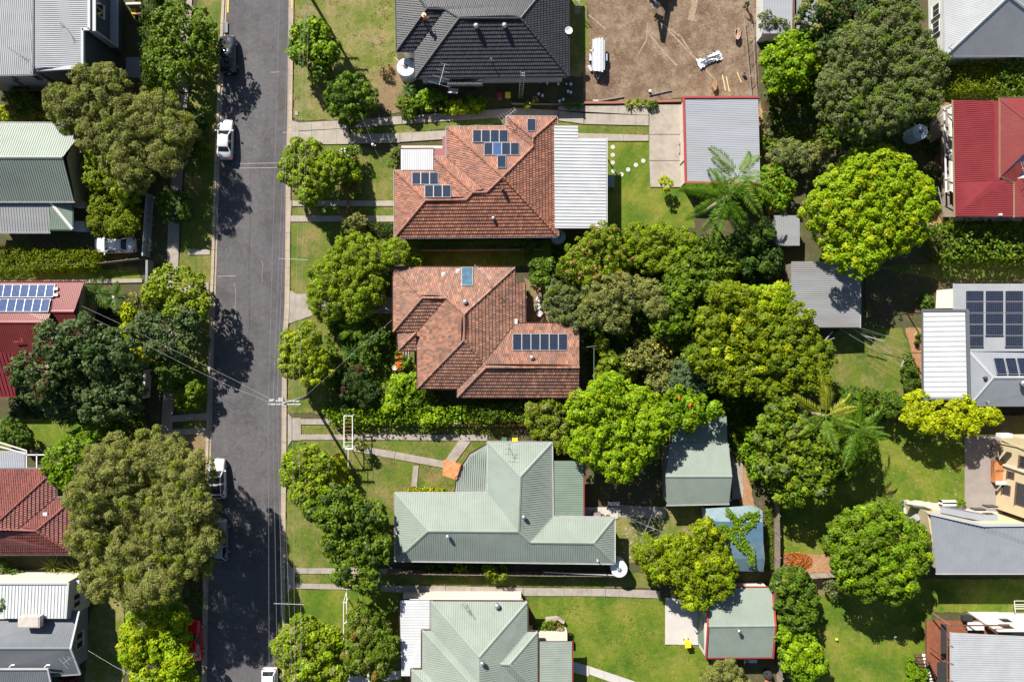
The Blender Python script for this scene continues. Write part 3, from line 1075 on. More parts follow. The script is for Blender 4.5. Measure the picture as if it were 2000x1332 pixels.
# ---- orange tiled house to the north
h = house('tiled_house', 'orange tiled house with scattered solar panels and a white ribbed patio roof', 'house', 930, 350)
ro = Roof(3.1, 23, [
    '771,334 771.4,464 | 831.6,391.5',
    '771.4,464 1089.3,461.4 | 982,345.8 950.6,376 923,376.8 911,391 831.6,391.5',
    '771,334 848,334 | 911,391 831.6,391.5',
    '848,308 848,334 | 911,391 923,376.8',
    '848,308 873,308 | 950.6,376 923,376.8',
    '873,249.6 873,308 | 950.6,376 982,345.8',
    '873,249.6 988.7,248 | 1040.7,287.7 982,345.8',
    '990,228.5 988.7,248 | 1040.7,287.7 1040.7,270.6',
    '990,228.5 1086.7,229.5 | 1040.7,270.6',
    '1086.7,229.5 1089.3,461.4 | 982,345.8 1040.7,287.7 1040.7,270.6',
])
build_roof(h, ro, 'tile', 't_orange', 't_orange', 'wtrim')
walls(h, '771,334 848,334 848,308 873,308 873,249.6 988.7,248 990,228.5 1086.7,229.5 1089.3,461.4 771.4,464', 3.1, 3.0, 'creamw')
for x0, y0, nn, f in ((923.5, 254.5, 4, 6), (945.5, 279.2, 4, 6), (971.6, 304, 1, 6), (1029.7, 232.5, 1, 8), (804.8, 337, 3, 2), (829.7, 362, 3, 2)):
    for k in range(nn):
        solar_panel(h, ro, f, x0 + 17.3 * k, y0, x0 + 17.3 * k + 16.6, y0 + 23.8, 'pvx' if (x0 == 945.5 and k == 1) else 'pv')
vent(h, ro, 1, 982, 372, 0.2, 0.6, 'blackm')
vent(h, ro, 1, 963.5, 427, 0.2, 0.4)
pr = Roof(3.0, 2, ['1184,270.6 1184,446 | 1083,446,3.35 1082,246,3.35 1129,246,3.2 1129,270.6,3.2'])
build_roof(h, pr, 'rib', 's_white', None, 'wtrim', sp=0.36, rib=(0.05, 0.05), name='patio_roof', thick=0.06)
m = MB()
for x, y in ((1180, 275), (1180, 360), (1180, 440), (1126, 250)):
    p = at(x, y, 2.9); m.box((p.x, p.y, 1.45), (.1, .1, 2.9))
m.build('patio_post', M['white'], h)['kind'] = 'stuff'
wr = Roof(3.15, 2, ['783,292 846,291.5 | 846,332.5,3.25 783,332.5,3.25'])
build_roof(h, wr, 'rib', 's_white', None, 'mauve', sp=0.24, name='awning_roof', thick=0.08)
plain_box(h, 'awning_fascia', (846.5, 290), (872.5, 306.5), 2.9, 3.0, 'mauve')
plain_box(h, 'awning_fascia', (864, 267), (872.5, 289.5), 2.9, 3.0, 'mauve')
plain_box(h, 'porch_slab', (784, 285), (866, 300), 0.0, 0.45, 'creamw')
q, _ = roof_at(ro, 7, 992, 236)
antenna(h, q, 0.7, 1.6, 2.0, 7, el=.5)

# ---- black tiled house
h = house('tiled_house', 'charcoal tiled house with two round roof vents and a ladder at its eave', 'house', 945, 60)
ro = Roof(3.2, 23, [
    '773,-64 775.4,100 | 833.7,18.6',
    '775.4,100 810,99.4 | 869,19.4 833.7,18.6',
    '811.5,152.4 810,99.4 | 869,19.4 896.7,36.8',
    '811.5,152.4 1109.8,149.2 | 1017,36.8 896.7,36.8',
    '1109.8,149.2 1108,-75 | 1017,36.8',
    '773,-64 1108,-75 | 1017,36.8 896.7,36.8 869,19.4 833.7,18.6',
])
build_roof(h, ro, 'tile', 't_black', 't_black', 'dtrim')
ro3 = Roof(2.95, 12, ['874,166 943,166 | 943,151.8 874,152.2'])
build_roof(h, ro3, 'tile', 't_black', None, 'dtrim', name='porch_roof')
walls(h, '773,-64 1108,-75 1109.8,149.2 811.5,152.4 810,99.4 775.4,100', 3.2, 3.1, 'wwall')
vent(h, ro, 3, 930.5, 55, 0.28, 0.7)
vent(h, ro, 3, 985.5, 54, 0.28, 0.7)
pipe_vent(h, ro, 3, 960, 122, 0.9, .05)
m = MB()
for a, b in (((828, 156.5), (873, 156)), ((944, 155), (1090, 152.5))):
    n_ = int((b[0] - a[0]) / 4.2)
    for k in range(n_):
        p = at(a[0] + (b[0] - a[0]) * k / n_, a[1] + (b[1] - a[1]) * k / n_, 2.9)
        m.box(p, (.16, .55, .05))
m.build('corrugated_flashing', M['wtrim'], h)['kind'] = 'stuff'
q, _ = roof_at(ro, 3, 866, 160)
antenna(h, q, 1.3, 1.8, 2.4, 4, el=.8)
q, _ = roof_at(ro, 4, 1108, 62)
m = MB(); m.lathe(q + Vector((.15, 0, .1)), [(.02, 0), (.3, .04), (.42, .16), (.4, .16), (.28, .07), (.02, .03)], 16)
m.build('satellite_dish', M['wtrim'], h, smooth=True)
p0 = at(885, 178, 2.2)
m = MB(); m.box(p0, (1.1, .65, .08), ax=(Vector((.97, -.12, .2)), Vector((.1, .9, -.4)).normalized(), Vector((0, .4, .9))))
m.build('awning_panel', M['wtrim'], h)
for k in range(2):
    for j in range(4):
        m = MB(); p = at(907 + 6.3 * j + k * 2, 170 + 5 * k, 2.3 - .25 * k); m.box(p, (.34, .26, .03)); m.build('window_pane', M['glass'], h)

# ---- pale green house south of the middle one
h = house('green_roofed_house', 'pale green metal roofed house with a curved front verandah and round vents', 'house', 990, 1000)
ro = Roof(3.0, 22, [
    '952.4,864 952.4,963.5 | 1012,1038 1016,931',
    '952.4,864 1077.5,865 | 1016,931',
    '1077.5,865 1079,1010 | 1035.5,1058.7 1012,1038 1016,931',
    '772,963.5 952.4,963.5 | 1012,1038 835.8,1036.6',
    '772,963.5 772.5,1094.5 | 835.8,1036.6',
    '772.5,1094.5 1199.7,1100 | 1159.7,1060.3 1035.5,1058.7 1012,1038 835.8,1036.6',
    '1079,1010 1199.7,1011.4 | 1159.7,1060.3 1035.5,1058.7',
    '1199.7,1011.4 1199.7,1100 | 1159.7,1060.3',
])
build_roof(h, ro, 'rib', 's_green', 's_green', 'wtrim', sp=0.25, cap_r=.14)
walls(h, '772,963.5 952.4,963.5 952.4,864 1077.5,865 1079,1010 1199.7,1011.4 1199.7,1100 772.5,1094.5', 3.0, 2.9, 'brick')
lr = Roof(2.75, 3, ['1139.5,900 1139.5,1009.5 | 1083,1009.5,2.95 1082.5,900,2.95'])
build_roof(h, lr, 'rib', 's_greenb', None, 'rtrim', sp=0.25, name='patio_roof', thick=.06)
vr = Roof(2.5, 4, ['889,962 894,925 918,887 951,868 | 951.5,962.5,2.85'])
# verandah sheets, fanned round the curve: separate ribs
build_roof(h, vr, 'none', 's_green2', None, 'btrim', name='verandah_roof', thick=.06)
m = MB()
for k in range(15):
    x = 893 + k * 4.05
    ys = 962
    y0 = 930 if x < 896 else (925 - (x - 894) * (38 / 24) if x < 918 else 887 - (x - 918) * (19 / 33))
    m.bar(at(x, y0 + 1, 2.56 + (x - 889) / 62 * .3), at(x, ys, 2.56 + (x - 889) / 62 * .3), .045, .035)
m.build('verandah_ribs', M['s_green2'], h)['kind'] = 'stuff'
aw = Roof(2.2, 16, ['865,928 867,898 | 902.5,906,2.75 891.5,937,2.75'])
build_roof(h, aw, 'tile', 'awn', None, None, name='awning_roof', course=.36, thick=.08)
vent(h, ro, 5, 875, 1046, .22, .55)
vent(h, ro, 2, 1023, 1008, .22, .55)
pipe_vent(h, ro, 5, 1166, 1092, .6, .06, 'white')
q, _ = roof_at(ro, 1, 994, 874)
antenna(h, q, 1.5, 1.5, 1.2, 3, 'blackm', el=.4)

# ---- pale green house at the bottom
h = house('green_roofed_house', 'green metal roofed house with a stepped white flat roof along its front', 'house', 940, 1280)
ro = Roof(3.0, 22, [
    '841.6,1173.8 1030,1174.5 | 936,1283',
    '841.6,1173.8 841.6,1231 | 936,1336 936,1283',
    '824.5,1231 841.6,1231 | 936,1336 925,1341',
    '824.5,1231 824.5,1307 | 925,1412 925,1341',
    '803.5,1307 824.5,1307 | 925,1412 915,1416',
    '803.5,1307 803.5,1560 | 915,1460 915,1416',
    '1030,1174.5 1030,1233.5 | 977,1296.5 1030,1352,3.0 1030,1480,3.0 936,1430 936,1283',
    '1030,1233.5 1050,1233.5 | 995,1297 977,1296.5',
    '1050,1233.5 1050,1352 | 995,1297',
    '1030,1352 1050,1352 | 995,1297 977,1296.5',
])
build_roof(h, ro, 'rib', 's_green2', 's_green2', 'btrim', sp=0.25, cap_r=.14)
walls(h, '841.6,1173.8 1030,1174.5 1030,1233.5 1050,1233.5 1050,1480 803.5,1480 803.5,1307 824.5,1307 824.5,1231 841.6,1231', 3.0, 2.9, 'creamw')
fr = Roof(2.8, 1, ['781,1172.5 783.8,1319.6 | 803.5,1319.6,2.9 803.5,1307,2.9 824.5,1307,2.9 824.5,1230,2.9 841.6,1230,2.95 841.6,1172.5,2.95'])
build_roof(h, fr, 'rib', 's_white', None, 'btrim', sp=0.3, rib=(.03, .04), name='verandah_roof', thick=.06)
br = Roof(2.75, 2, ['1117,1252.6 1117,1460 | 1054,1460,2.9 1054,1252.6,2.9'])
build_roof(h, br, 'rib', 's_green2', None, 'rtrim', sp=0.25, name='patio_roof', thick=.06)
vent(h, ro, 0, 971, 1180, .3, .7, 'galv')
vent(h, ro, 6, 942, 1292, .24, .6)
q, _ = roof_at(ro, 0, 912, 1180)
antenna(h, q, -.9, 1.3, 1.6, 7, 'blackm', el=.22)
plain_box(h, 'side_landing', (787, 1160), (1018, 1169), 0.0, 1.0, 'creamw')
m = MB()
for k in range(46):
    x = 800 + k * 4.6
    if 812 < x < 1012: m.box(at(x, 1170, 1.3), (.05, .05, .7))
m.bar(at(800, 1170, 1.65), at(1014, 1170, 1.65), .07, .07)
m.build('landing_railing', M['white'], h)['kind'] = 'stuff'
plain_box(h, 'rear_wall', (1052, 1237), (1108, 1251), 0.0, 1.7, 'creamw')

# ---- north-west modern house
h = house('modern_house', 'two storey charcoal house with pale grey skillion roofs and a framed window box', 'house', 90, 60)
ro = Roof(6.3, 2, ['173,-60 173,56 | 160.5,56,6.35 160.5,129,6.35 68,134,6.7 68,-60,6.7'])
build_roof(h, ro, 'rib', 's_grey', None, None, sp=.21, rib=(.035, .05), thick=.1)
ro1 = Roof(5.5, 2, ['-70,148 65,145 | 65,-60,6.2 -70,-60,6.2'])
build_roof(h, ro1, 'rib', 's_grey', None, 'ltrim', sp=.21, rib=(.035, .05), thick=.1, name='west_roof')
m = MB()
for a, b in (((175, -60), (175, 58.5)), ((176, 58.5), (161.5, 58.5)), ((162, 57), (162, 132)), ((163, 132), (67, 137.5))):
    m.bar(at(*a, 6.35), at(*b, 6.35), .26 if a[1] < 100 else .36, .3)
m.build('parapet_capping', M['ltrim'], h)
m = MB(); m.bar(at(67, -60, 6.5), at(67, 140, 6.5), .2, .5); m.build('parapet_wall', M['dtrim'], h)
P = [at(*p, 6.2) for p in ((173, -60), (173, 57), (162, 57), (162, 131), (68, 136), (68, -60))]
m = MB(); m.prism([Vector((p.x, p.y, 0)) for p in P], 6.15); m.build('wall', M['dwall'], h)
P = [at(*p, 5.4) for p in ((-70, 143), (64, 141), (64, -60), (-70, -60))]
m = MB(); m.prism([Vector((p.x, p.y, 0)) for p in P], 5.35); m.build('west_wall', M['gwall'], h)
X0 = at(173, 0, 6.2).x
Y0 = at(0, 60, 6.2).y
m = MB()
m.box((X0 + .4, Y0 + 6.0, 6.22), (.8, 12.2, .14)); m.box((X0 + .42, Y0 + 6.0, 2.25), (.84, 12.2, .14)); m.box((X0 + .41, Y0 - .05, 4.2), (.82, .12, 4.1))
m.build('window_box', M['ltrim'], h)
for yy, zz in ((2.4, 4.6), (5.2, 4.6)):
    wall_window(h, Vector((X0, Y0 + yy, 0)), Vector((X0, Y0 + yy + 1.5, 0)), zz - 1.0, zz + .7, (1, 0, 0), 'wframe', 2, glass='glass')
S0 = at(0, 142, 5.4).y
for x0, x1, z0, z1 in ((6, 12, 3.6, 4.4), (50, 60, 3.6, 4.4), (-4, 3, 2.2, 3.4)):
    a, b = at(x0, 142, 5.4), at(x1, 142, 5.4)
    wall_window(h, Vector((a.x, S0, 0)), Vector((b.x, S0, 0)), z0, z1, (0, -1, 0), 'dtrim', 1)
antenna(h, at(54, 118, 6.0), 2.55, 1.2, 2.6, 8, 'blackm', el=.2)
antenna(h, at(131, 57, 6.6), 2.2, .8, .6, 4, 'blackm', el=.2)
plain_box(h, 'side_awning', (246, 112), (274, 152), 2.2, 2.3, 's_dark')

# ---- green gabled cottage on the west side
h = house('green_roofed_cottage', 'green gabled cottage with a tan end wall and a grey verandah roof', 'house', 70, 330)
ro = Roof(3.6, 24, ['-70,240 172,242 | 122,307.5 -70,307.5', '-70,393.5 144.5,393.5 | 122,307.5 -70,307.5'])
build_roof(h, ro, 'rib', 's_green', 's_green', 'wtrim', sp=.25, cap_r=.12)
P = inset([at(*p, 3.6) for p in ((-70, 240), (160, 242), (150, 393.5), (-70, 393.5))], .3)
m = MB(); m.prism([Vector((p.x, p.y, 0)) for p in P], 3.5)
rz_ = ro.z[(122.0, 307.5)]
ea, eb = [p for p in P if p.x > -55]
mid = (ea + eb) / 2
m.prism([Vector((ea.x, ea.y, 3.5)), Vector((eb.x, eb.y, 3.5)), Vector((eb.x - .15, eb.y, 3.5)), Vector((ea.x - .15, ea.y, 3.5))], 0.01)
m.poly([(ea.x, ea.y, 3.5), (eb.x, eb.y, 3.5), (mid.x, at(0, 307.5, rz_).y, rz_ - .2)])
m.build('wall', M['tanw'], h)
nh = Roof(3.4, 14, ['170,258 166,284 | 131,285,4.2 128,308,4.6'])
vr = Roof(2.9, 8, ['-70,453.5 97,453.5 | 97,395,3.3 -70,395,3.3'])
build_roof(h, vr, 'rib', 's_old', None, 'wtrim', sp=.3, name='verandah_roof', thick=.06)
vr2 = Roof(2.9, 8, ['97.5,448 141,448 | 97.5,394.5,3.35', '141,448 141,394.5 | 97.5,394.5,3.35'])
build_roof(h, vr2, 'rib', 's_greenb', 'wtrim', 'gtrim', sp=.2, rib=(.02, .04), name='verandah_corner_roof', thick=.06)
plain_box(h, 'landing', (142, 388), (165, 404), 0, 1.0, 'wwall'); plain_box(h, 'landing_post', (143, 432), (165, 451), 0, 1.0, 'wwall')

# ---- red roofed house with blue panels on the west side
h = house('red_roofed_house', 'red metal roofed house with two rows of blue solar panels', 'house', 70, 640)
ro = Roof(3.4, 20, ['-70,552 164,552 | 144.5,608.5 100,608.5 92,629.5 -70,629.5',
                    '-70,705 108,705 | 92,629.5 -70,629.5', '110,650 158,650 | 144.5,608.5 100,608.5'])
build_roof(h, ro, 'rib', 's_redb', 's_redb', 'rtrim', sp=.2, rib=(.02, .04))
P = inset([at(*p, 3.4) for p in ((-70, 552), (162, 552), (156, 655), (-70, 705))], .3)
m = MB(); m.prism([Vector((p.x, p.y, 0)) for p in P], 3.3); m.build('wall', M['tanw'], h)
for r_ in range(2):
    y0, y1 = (555.8, 580.5) if r_ == 0 else (583.5, 609)
    for k in range(7):
        x1 = (107.5 if r_ == 0 else 99) - 16.5 * k
        sh = -4 if r_ == 0 else -5
        p, n = ro.plane(0)
        solar_quad(h, [(x1 - 16, y0), (x1, y0), (x1 + sh, y1), (x1 - 16 + sh, y1)], p, n, 'pvb')
for y in (564, 576):
    q, _ = roof_at(ro, 0, 111, y)
    m = MB(); m.box(q + Vector((0, 0, .15)), (.5, .3, .2)); m.build('isolator_box', M['white'], h)
lr = Roof(3.0, 20, ['-70,773 30,773 | 26,688 -70,688', '@22 47,773 102,773 | 100,684,3.3 47,682,3.3'])
build_roof(h, lr, 'rib', 's_red', None, 'rtrim', sp=.42, rib=(.05, .05), name='lower_roof', thick=.06)
m = MB(); m.tube([at(38, 655, 4.2), at(45, 667, 4.4), at(27, 668, 4.4)], .05, 6); m.build('vent_pipe', M['rtrim'], h)

# ---- dull red tiled house, south-west
h = house('tiled_house', 'dull red tiled house half hidden under the big olive tree', 'house', 60, 1000)
ro = Roof(3.0, 23, ['-80,916 109,916 | -20,1034 -80,1034', '109,916 109,972 | 33,1034.5 -20,1034', '109,972 147,972 | 71,1036 33,1034.5',
                    '147,972 147,1082 | 71,1036', '147,1082 -80,1082 | -80,1034 -20,1034 33,1034.5 71,1036'])
build_roof(h, ro, 'tile', 't_red', 't_red', 'ltrim')
walls(h, '-80,916 109,916 109,972 147,972 147,1082 -80,1082', 3.0, 2.9, 'tanw')
q, n = roof_at(ro, 2, 89, 1005)
m = MB(); m.box(q + n * .08, (.5, .5, .08)); m.build('skylight', M['s_white'], h)
pr = Roof(2.9, 2, ['-60,882 48,884 | 48,914,3 -60,914,3'])
build_roof(h, pr, 'rib', 's_shed', None, 'wtrim', sp=.2, rib=(.02, .04), name='patio_roof', thick=.06)
m = MB()
for a, b in (((0, 864), (52, 880)), ((0, 872), (50, 886)), ((52, 880), (52, 914)), ((72, 886), (72, 914)), ((50, 888), (95, 888))):
    m.bar(at(*a, 2.9), at(*b, 2.9), .12, .1)
m.build('pergola_beam', M['wtrim'], h)['kind'] = 'stuff'

# ---- white and grey house, bottom left
h = house('grey_roofed_house', 'house with white standing ribbed roof, slate grey gable and rusty roof box', 'house', 80, 1230)
ro = Roof(3.2, 20, ['-70,1207.5 132,1207.5 153.7,1194 | 136.6,1265.8 -70,1265.8', '-70,1325 155,1313.6 | 136.6,1265.8 -70,1265.8'])
ro = Roof(3.2, 20, ['-70,1196 153.7,1194 | 136.6,1265.8 -70,1265.8', '-70,1330 156,1315 | 136.6,1265.8 -70,1265.8'])
build_roof(h, ro, 'rib', 's_dark', 's_dark', 'ltrim', sp=.2, rib=(.018, .04))
m = MB()
m.bar(at(155, 1193, 3.25), at(138, 1265.8, ro.z[(136.6, 1265.8)] + .05), .2, .16); m.bar(at(138, 1265.8, ro.z[(136.6, 1265.8)] + .05), at(157, 1315, 3.25), .2, .16)
m.build('barge_board', M['ltrim'], h)
Xe = at(172, 0, 0).x
m = MB()
Yn, Ys = at(0, 1196, 3.2).y - .2, at(0, 1316, 3.2).y + .3
m.box(((Xe - 60) / 2 - 0, (Yn + Ys) / 2, 1.55), (Xe + 60, Yn - Ys, 3.1)); m.build('wall', M['gwall'], h)
m = MB(); rz_ = ro.z[(136.6, 1265.8)]
m.poly([(Xe - .25, Yn, 3.1), (Xe - .25, Ys, 3.1), (Xe - .25, at(0, 1265.8, rz_).y, rz_ - .15)]); m.build('gable_wall', M['gwall'], h)
for k in range(2):
    y = Yn - 2.6 - k * 1.0
    wall_window(h, Vector((Xe, y, 0)), Vector((Xe, y - .85, 0)), 1.0, 2.2, (1, 0, 0), 'wframe', 1)
wr = Roof(3.9, 2, ['-2,1140 134,1140 | 129,1207.5,4.15 2,1207.5,4.15'])
build_roof(h, wr, 'rib', 's_white', None, None, sp=.36, rib=(.05, .05), name='white_roof', thick=.1)
m = MB(); m.bar(at(134.5, 1139, 3.95), at(129.5, 1207, 4.2), .2, .25); m.bar(at(-4, 1139.5, 3.95), at(135, 1139.5, 3.95), .12, .2)
m.build('white_fascia', M['ltrim'], h)
p0, p1 = at(130, 1150, 3.8), at(129, 1194, 3.8)
m = MB(); m.box((-58, (p0.y + p1.y) / 2, 1.9), (2 * (p0.x + 58) + .4, p0.y - p1.y + 1.6, 3.8)); m.build('upper_wall', M['creamw'], h)
for k in range(2):
    y = p0.y - 1.0 - k * .8
    wall_window(h, Vector((p0.x + .2, y, 0)), Vector((p0.x + .2, y - .7, 0)), 1.8, 3.0, (1, 0, 0), 'wframe', 1)
plain_box(h, 'carport_roof', (56, 1133), (155, 1139), 2.6, 2.7, 's_white')
q = at(60, 1212, 4.6)
m = MB(); m.box(q, (2.2, 1.0, .8)); m.box(q + Vector((.3, 0, .05)), (1.8, 1.2, .6))
m.build('roof_box', pmat('rusty_grey_metal', (0.36, 0.33, 0.3), .7, var=.15, scale=2, dirt=(0.38, 0.13, 0.03), dirt_amt=.7), h)
lr = Roof(3.0, 14, ['-70,1420 118,1420 | 93,1308,4.1 -70,1308,4.1'])
build_roof(h, lr, 'rib', 's_dark', None, None, sp=.2, rib=(.018, .04), name='lower_roof')
m = MB(); m.bar(at(-20, 1306, 4.2), at(95, 1306, 4.2), .16, .16); m.bar(at(94, 1307, 4.2), at(112, 1390, 3.3), .16, .16)
m.build('lower_barge', M['ltrim'], h)
m = MB()
for x in (23, 92): m.tube([at(x - 5, 1303, 3.9), at(x, 1298, 4.4), at(x + 6, 1298, 4.4)], .07, 6)
m.build('flue', M['white'], h)
antenna(h, at(138, 1284, 4.4), .7, .8, .9, 3, el=.5)

# ---- grey hip roofed house, north-east corner
h = house('grey_roofed_house', 'pale grey hip roofed house behind the huge grey green tree', 'house', 1930, 40)
ro = Roof(3.4, 22, ['1841,-160 1846,110 | 1972,-8', '1846,110 2120,108 | 1972,-8', '1841,-160 2120,-160 | 1972,-8', '2120,-160 2120,108 | 1972,-8'])
build_roof(h, ro, 'rib', 's_grey', 's_grey', 'ltrim', sp=.19, rib=(.02, .05))
m = MB(); W_ = inset([at(*p, 3.4) for p in ((1841, -160), (1846, 110), (2120, 108), (2120, -160))], .35)
m.prism([Vector((p.x, p.y, 0)) for p in W_], 3.3); m.build('wall', M['wwall'], h)
wx = min(p.x for p in W_)
for y in (6, 40): wall_window(h, Vector((wx + .02, at(0, y, 2).y, 0)), Vector((wx + .02, at(0, y + 24, 2).y, 0)), 1.0, 2.3, (-1, 0, 0), 'wframe', 2)
pipe_vent(h, ro, 0, 1853, 93, .9, .03, 'alu')

# ---- red roofed house on the east side
h = house('red_roofed_house', 'bright red metal roofed house with a white slatted balcony', 'house', 1930, 310)
ro = Roof(4.4, 4, ['1862,196.5 1866,423 | 1979,423,4.96 1979,352,4.96 1943,352,4.9 1941,196.5,4.9'])
build_roof(h, ro, 'rib', 's_red', None, 'tanw', sp=.22, rib=(.04, .05), name='verandah_roof', thick=.08)
rb = Roof(5.0, 25, ['1954,192.5 1954,346 | 2040,262', '1954,192.5 2160,192 | 2040,262'])
build_roof(h, rb, 'rib', 's_redb', 's_redb', 'tanw', sp=.2, rib=(.02, .05))
rc = Roof(5.0, 20, ['1957,345.5 1982,356 | 2010,318 1990,318', '1982,424 1982,350 | 2060,340 2060,424'])
build_roof(h, rc, 'rib', 's_redb', 's_redb', 'tanw', sp=.2, rib=(.02, .05), name='side_roof')
plain_box(h, 'box_gutter', (1942, 197), (1953, 352), 4.86, 4.93, 's_red')
plain_box(h, 'vent_pipe', (1953, 417), (1958, 421), 4.9, 5.15, 'wtrim')
m = MB(); W_ = [at(*p, 4) for p in ((1900, 200), (2150, 200), (2150, 420), (1900, 420))]
m.prism([Vector((p.x, p.y, 0)) for p in W_], 4.3); m.build('wall', M['wwall'], h)
m = MB(); W_ = [at(*p, 1.6) for p in ((1838, 206), (1905, 206), (1905, 424), (1842, 424))]
m.prism([Vector((p.x, p.y, 1.4)) for p in W_], .2); m.build('balcony_floor', M['wood'], h)
for k in range(7):
    for x in (1849,): pass
m = MB()
ys = [214, 258, 302, 346, 372]
m.bar(at(1844, 210, 2.7), at(1848, 376, 2.7), .16, .08); m.bar(at(1858, 210, 2.75), at(1861, 376, 2.75), .2, .06)
for y in ys: m.bar(at(1845, y + 4, 2.75), at(1862, y - 2, 3.4), .1, .1)
m.bar(at(1822, 244, 1.6), at(1846, 218, 2.75), .1, .1); m.bar(at(1842, 212, 2.8), at(1862, 204, 4.2), .1, .1)
m.build('balcony_rail', M['white'], h)
m = MB()
y = 215.0
while y < 374:
    m.bar(at(1850.5 + (y - 210) * .024, y, 2.7), at(1857 + (y - 210) * .024, y, 2.73), .07, .05)
    y += 2.05
m.build('balcony_slats', M['white'], h)['kind'] = 'stuff'
for k in range(11):
    m = MB(); m.box(at(1850 + k * 0.9, 366 + k * 5, 1.5 - .13 * k), (1.3, .27, .05), rz=-.2); m.build('stair_tread', M['wtrim'], h)
m = MB(); m.bar(at(1832, 365, 2.4), at(1842, 412, 1.2), .08, .08); m.bar(at(1842, 412, 1.2), at(1842, 430, .9), .08, .08); m.bar(at(1842, 412, 1.4), at(1866, 416, 1.5), .12, .12)
m.build('stair_rail', M['white'], h)
antenna(h, at(1996, 330, 6.0), .3, 1, 1.6, 7, el=.5)
m = MB()
for k in range(22):
    t = k / 21
    m.bar(at(1817 + 20 * t, 240 - 24 * t, 1.5), at(1817 + 20 * t, 278 - 12 * t, 1.5), .03, .03)
    m.bar(at(1817, 241 + 38 * t, 1.5), at(1838, 214 + 52 * t, 1.5), .03, .03)
m.build('lattice_panel', M['wood'], h)['kind'] = 'stuff'

# ---- solar house, east side
h = house('grey_roofed_house', 'grey roofed house covered in dark solar panels behind a bright white patio roof', 'house', 1920, 670)
ro = Roof(3.1, 2, ['1864.5,554.6 1864.5,604 | 1893,604,3.15 1893,686,3.15 2140,686,3.5 2140,554.6,3.5'])
build_roof(h, ro, 'rib', 's_grey', None, 'ltrim', sp=.2, rib=(.02, .05))
for c_, x0 in enumerate((1886, 1924.5, 1963)):
    for r_ in range(5):
        if c_ == 1 and r_ == 4: continue
        solar_panel(h, ro, 0, x0, 568 + 22.1 * r_, x0 + 35.6, 588.6 + 22.1 * r_, 'pvl')
for r_ in range(5): solar_panel(h, ro, 0, 2001.5, 568 + 22.1 * r_, 2037, 588.6 + 22.1 * r_, 'pvl')
wr = Roof(3.3, 2, ['1801.5,608 1803,777 | 1889,777,3.6 1885,608,3.6'])
build_roof(h, wr, 'rib', 's_white', None, None, sp=.55, rib=(.05, .05), name='patio_roof', thick=.06)
m = MB()
for a, b, w in (((1800, 606), (1891, 606), .24), ((1802, 779), (1893, 779), .24), ((1801, 606), (1802.5, 779), .12), ((1889, 607), (1893, 779), .34)):
    z = 3.3 if a[0] < 1880 else 3.62
    m.bar(at(*a, z), at(*b, 3.3 if b[0] < 1880 else 3.62), w, .2)
m.build('patio_fascia', M['dtrim'], h)
rs = Roof(3.1, 22, ['1893,686 2160,686 | 2130,737.5 1941,737.5', '1893,686 1895,791 | 1941,737.5', '1895,791 2160,791 | 2130,737.5 1941,737.5'])
build_roof(h, rs, 'rib', 's_mid', 's_grey', 'ltrim', sp=.19, rib=(.02, .05), name='south_roof')
p, n = rs.plane(0)
for k in range(4):
    x = 1940 + 22.6 * k
    solar_quad(h, [(x, 699), (x + 21, 699), (x + 27.5, 731), (x + 7.5, 731)], p, n, 'pv')
vent(h, rs, 2, 1994, 748, .32, .6); vent(h, rs, 1, 1922, 738, .2, .4, 'blackm'); pipe_vent(h, rs, 2, 1925, 784, .5)
walls(h, '1864.5,554.6 2140,554.6 2140,791 1895,791 1893,604 1864.5,604', 3.1, 3.0, 'wwall')
sr = Roof(2.6, 8, ['1828,602 1830,567 | 1862,564,2.9 1862,602,2.9'])
build_roof(h, sr, 'none', 'creamw', None, None, name='side_awning', thick=.06)
m = MB()
for x, y in ((1803, 612), (1805, 690), (1806, 772)):
    p = at(x, y, 3); m.box((p.x, p.y, 1.6), (.1, .1, 3.2))
m.build('patio_post', M['btrim'], h)['kind'] = 'stuff'

# ---- cream house, east side
h = house('cream_house', 'cream rendered house with brown framed windows and a curved edge grey roof', 'house', 1920, 1030)
ro = Roof(4.3, 3, ['1829.5,1119 2160,1119 | 2160,1023,4.9 1921,1024.5,4.9 1817.6,1001.7,4.9'])
build_roof(h, ro, 'rib', 's_mid', None, 'wtrim', sp=.42, rib=(.03, .06))
m = MB()
for a, b in (((1818, 1002.5), (1921, 1025.5)), ((1921, 1025.5), (2100, 1024))): m.bar(at(*a, 4.98), at(*b, 4.98), .3, .1)
m.build('roof_capping', M['ltrim'], h)
base = [at(*p, 4.9) for p in ((1817.6, 1002.2), (1921, 1025), (2160, 1024))] + [at(*p, 4.4) for p in ((2160, 1112), (1832, 1112))]
m = MB(); m.prism([Vector((p.x, p.y, 0)) for p in base], 4.25)
for a, b in ((base[0], base[1]), (base[1], base[2])): m.bar(Vector((a.x, a.y - .09, 4.54)), Vector((b.x, b.y - .09, 4.54)), .16, .6)
m.build('wall', M['cream'], h)
hd = Roof(3.0, 10, ['1839,990 1922,1006 1949,1006 | 1949,1019,3.3 1921,1018,3.3 1837,1001,3.3'])
build_roof(h, hd, 'none', 's_mid', None, 'ltrim', name='window_hood', thick=.1)
W_ = [at(*p, 0) for p in ((1955, 848), (2120, 848), (2120, 1000), (1943, 992))]
m = MB(); m.prism(W_, 5.4); m.build('tall_wall', M['cream'], h)
pa, pb = W_[0], W_[3]
u = (pb - pa); L_ = u.length; u = u / L_; out = Vector((u.y, -u.x, 0))
if out.x > 0: out = -out
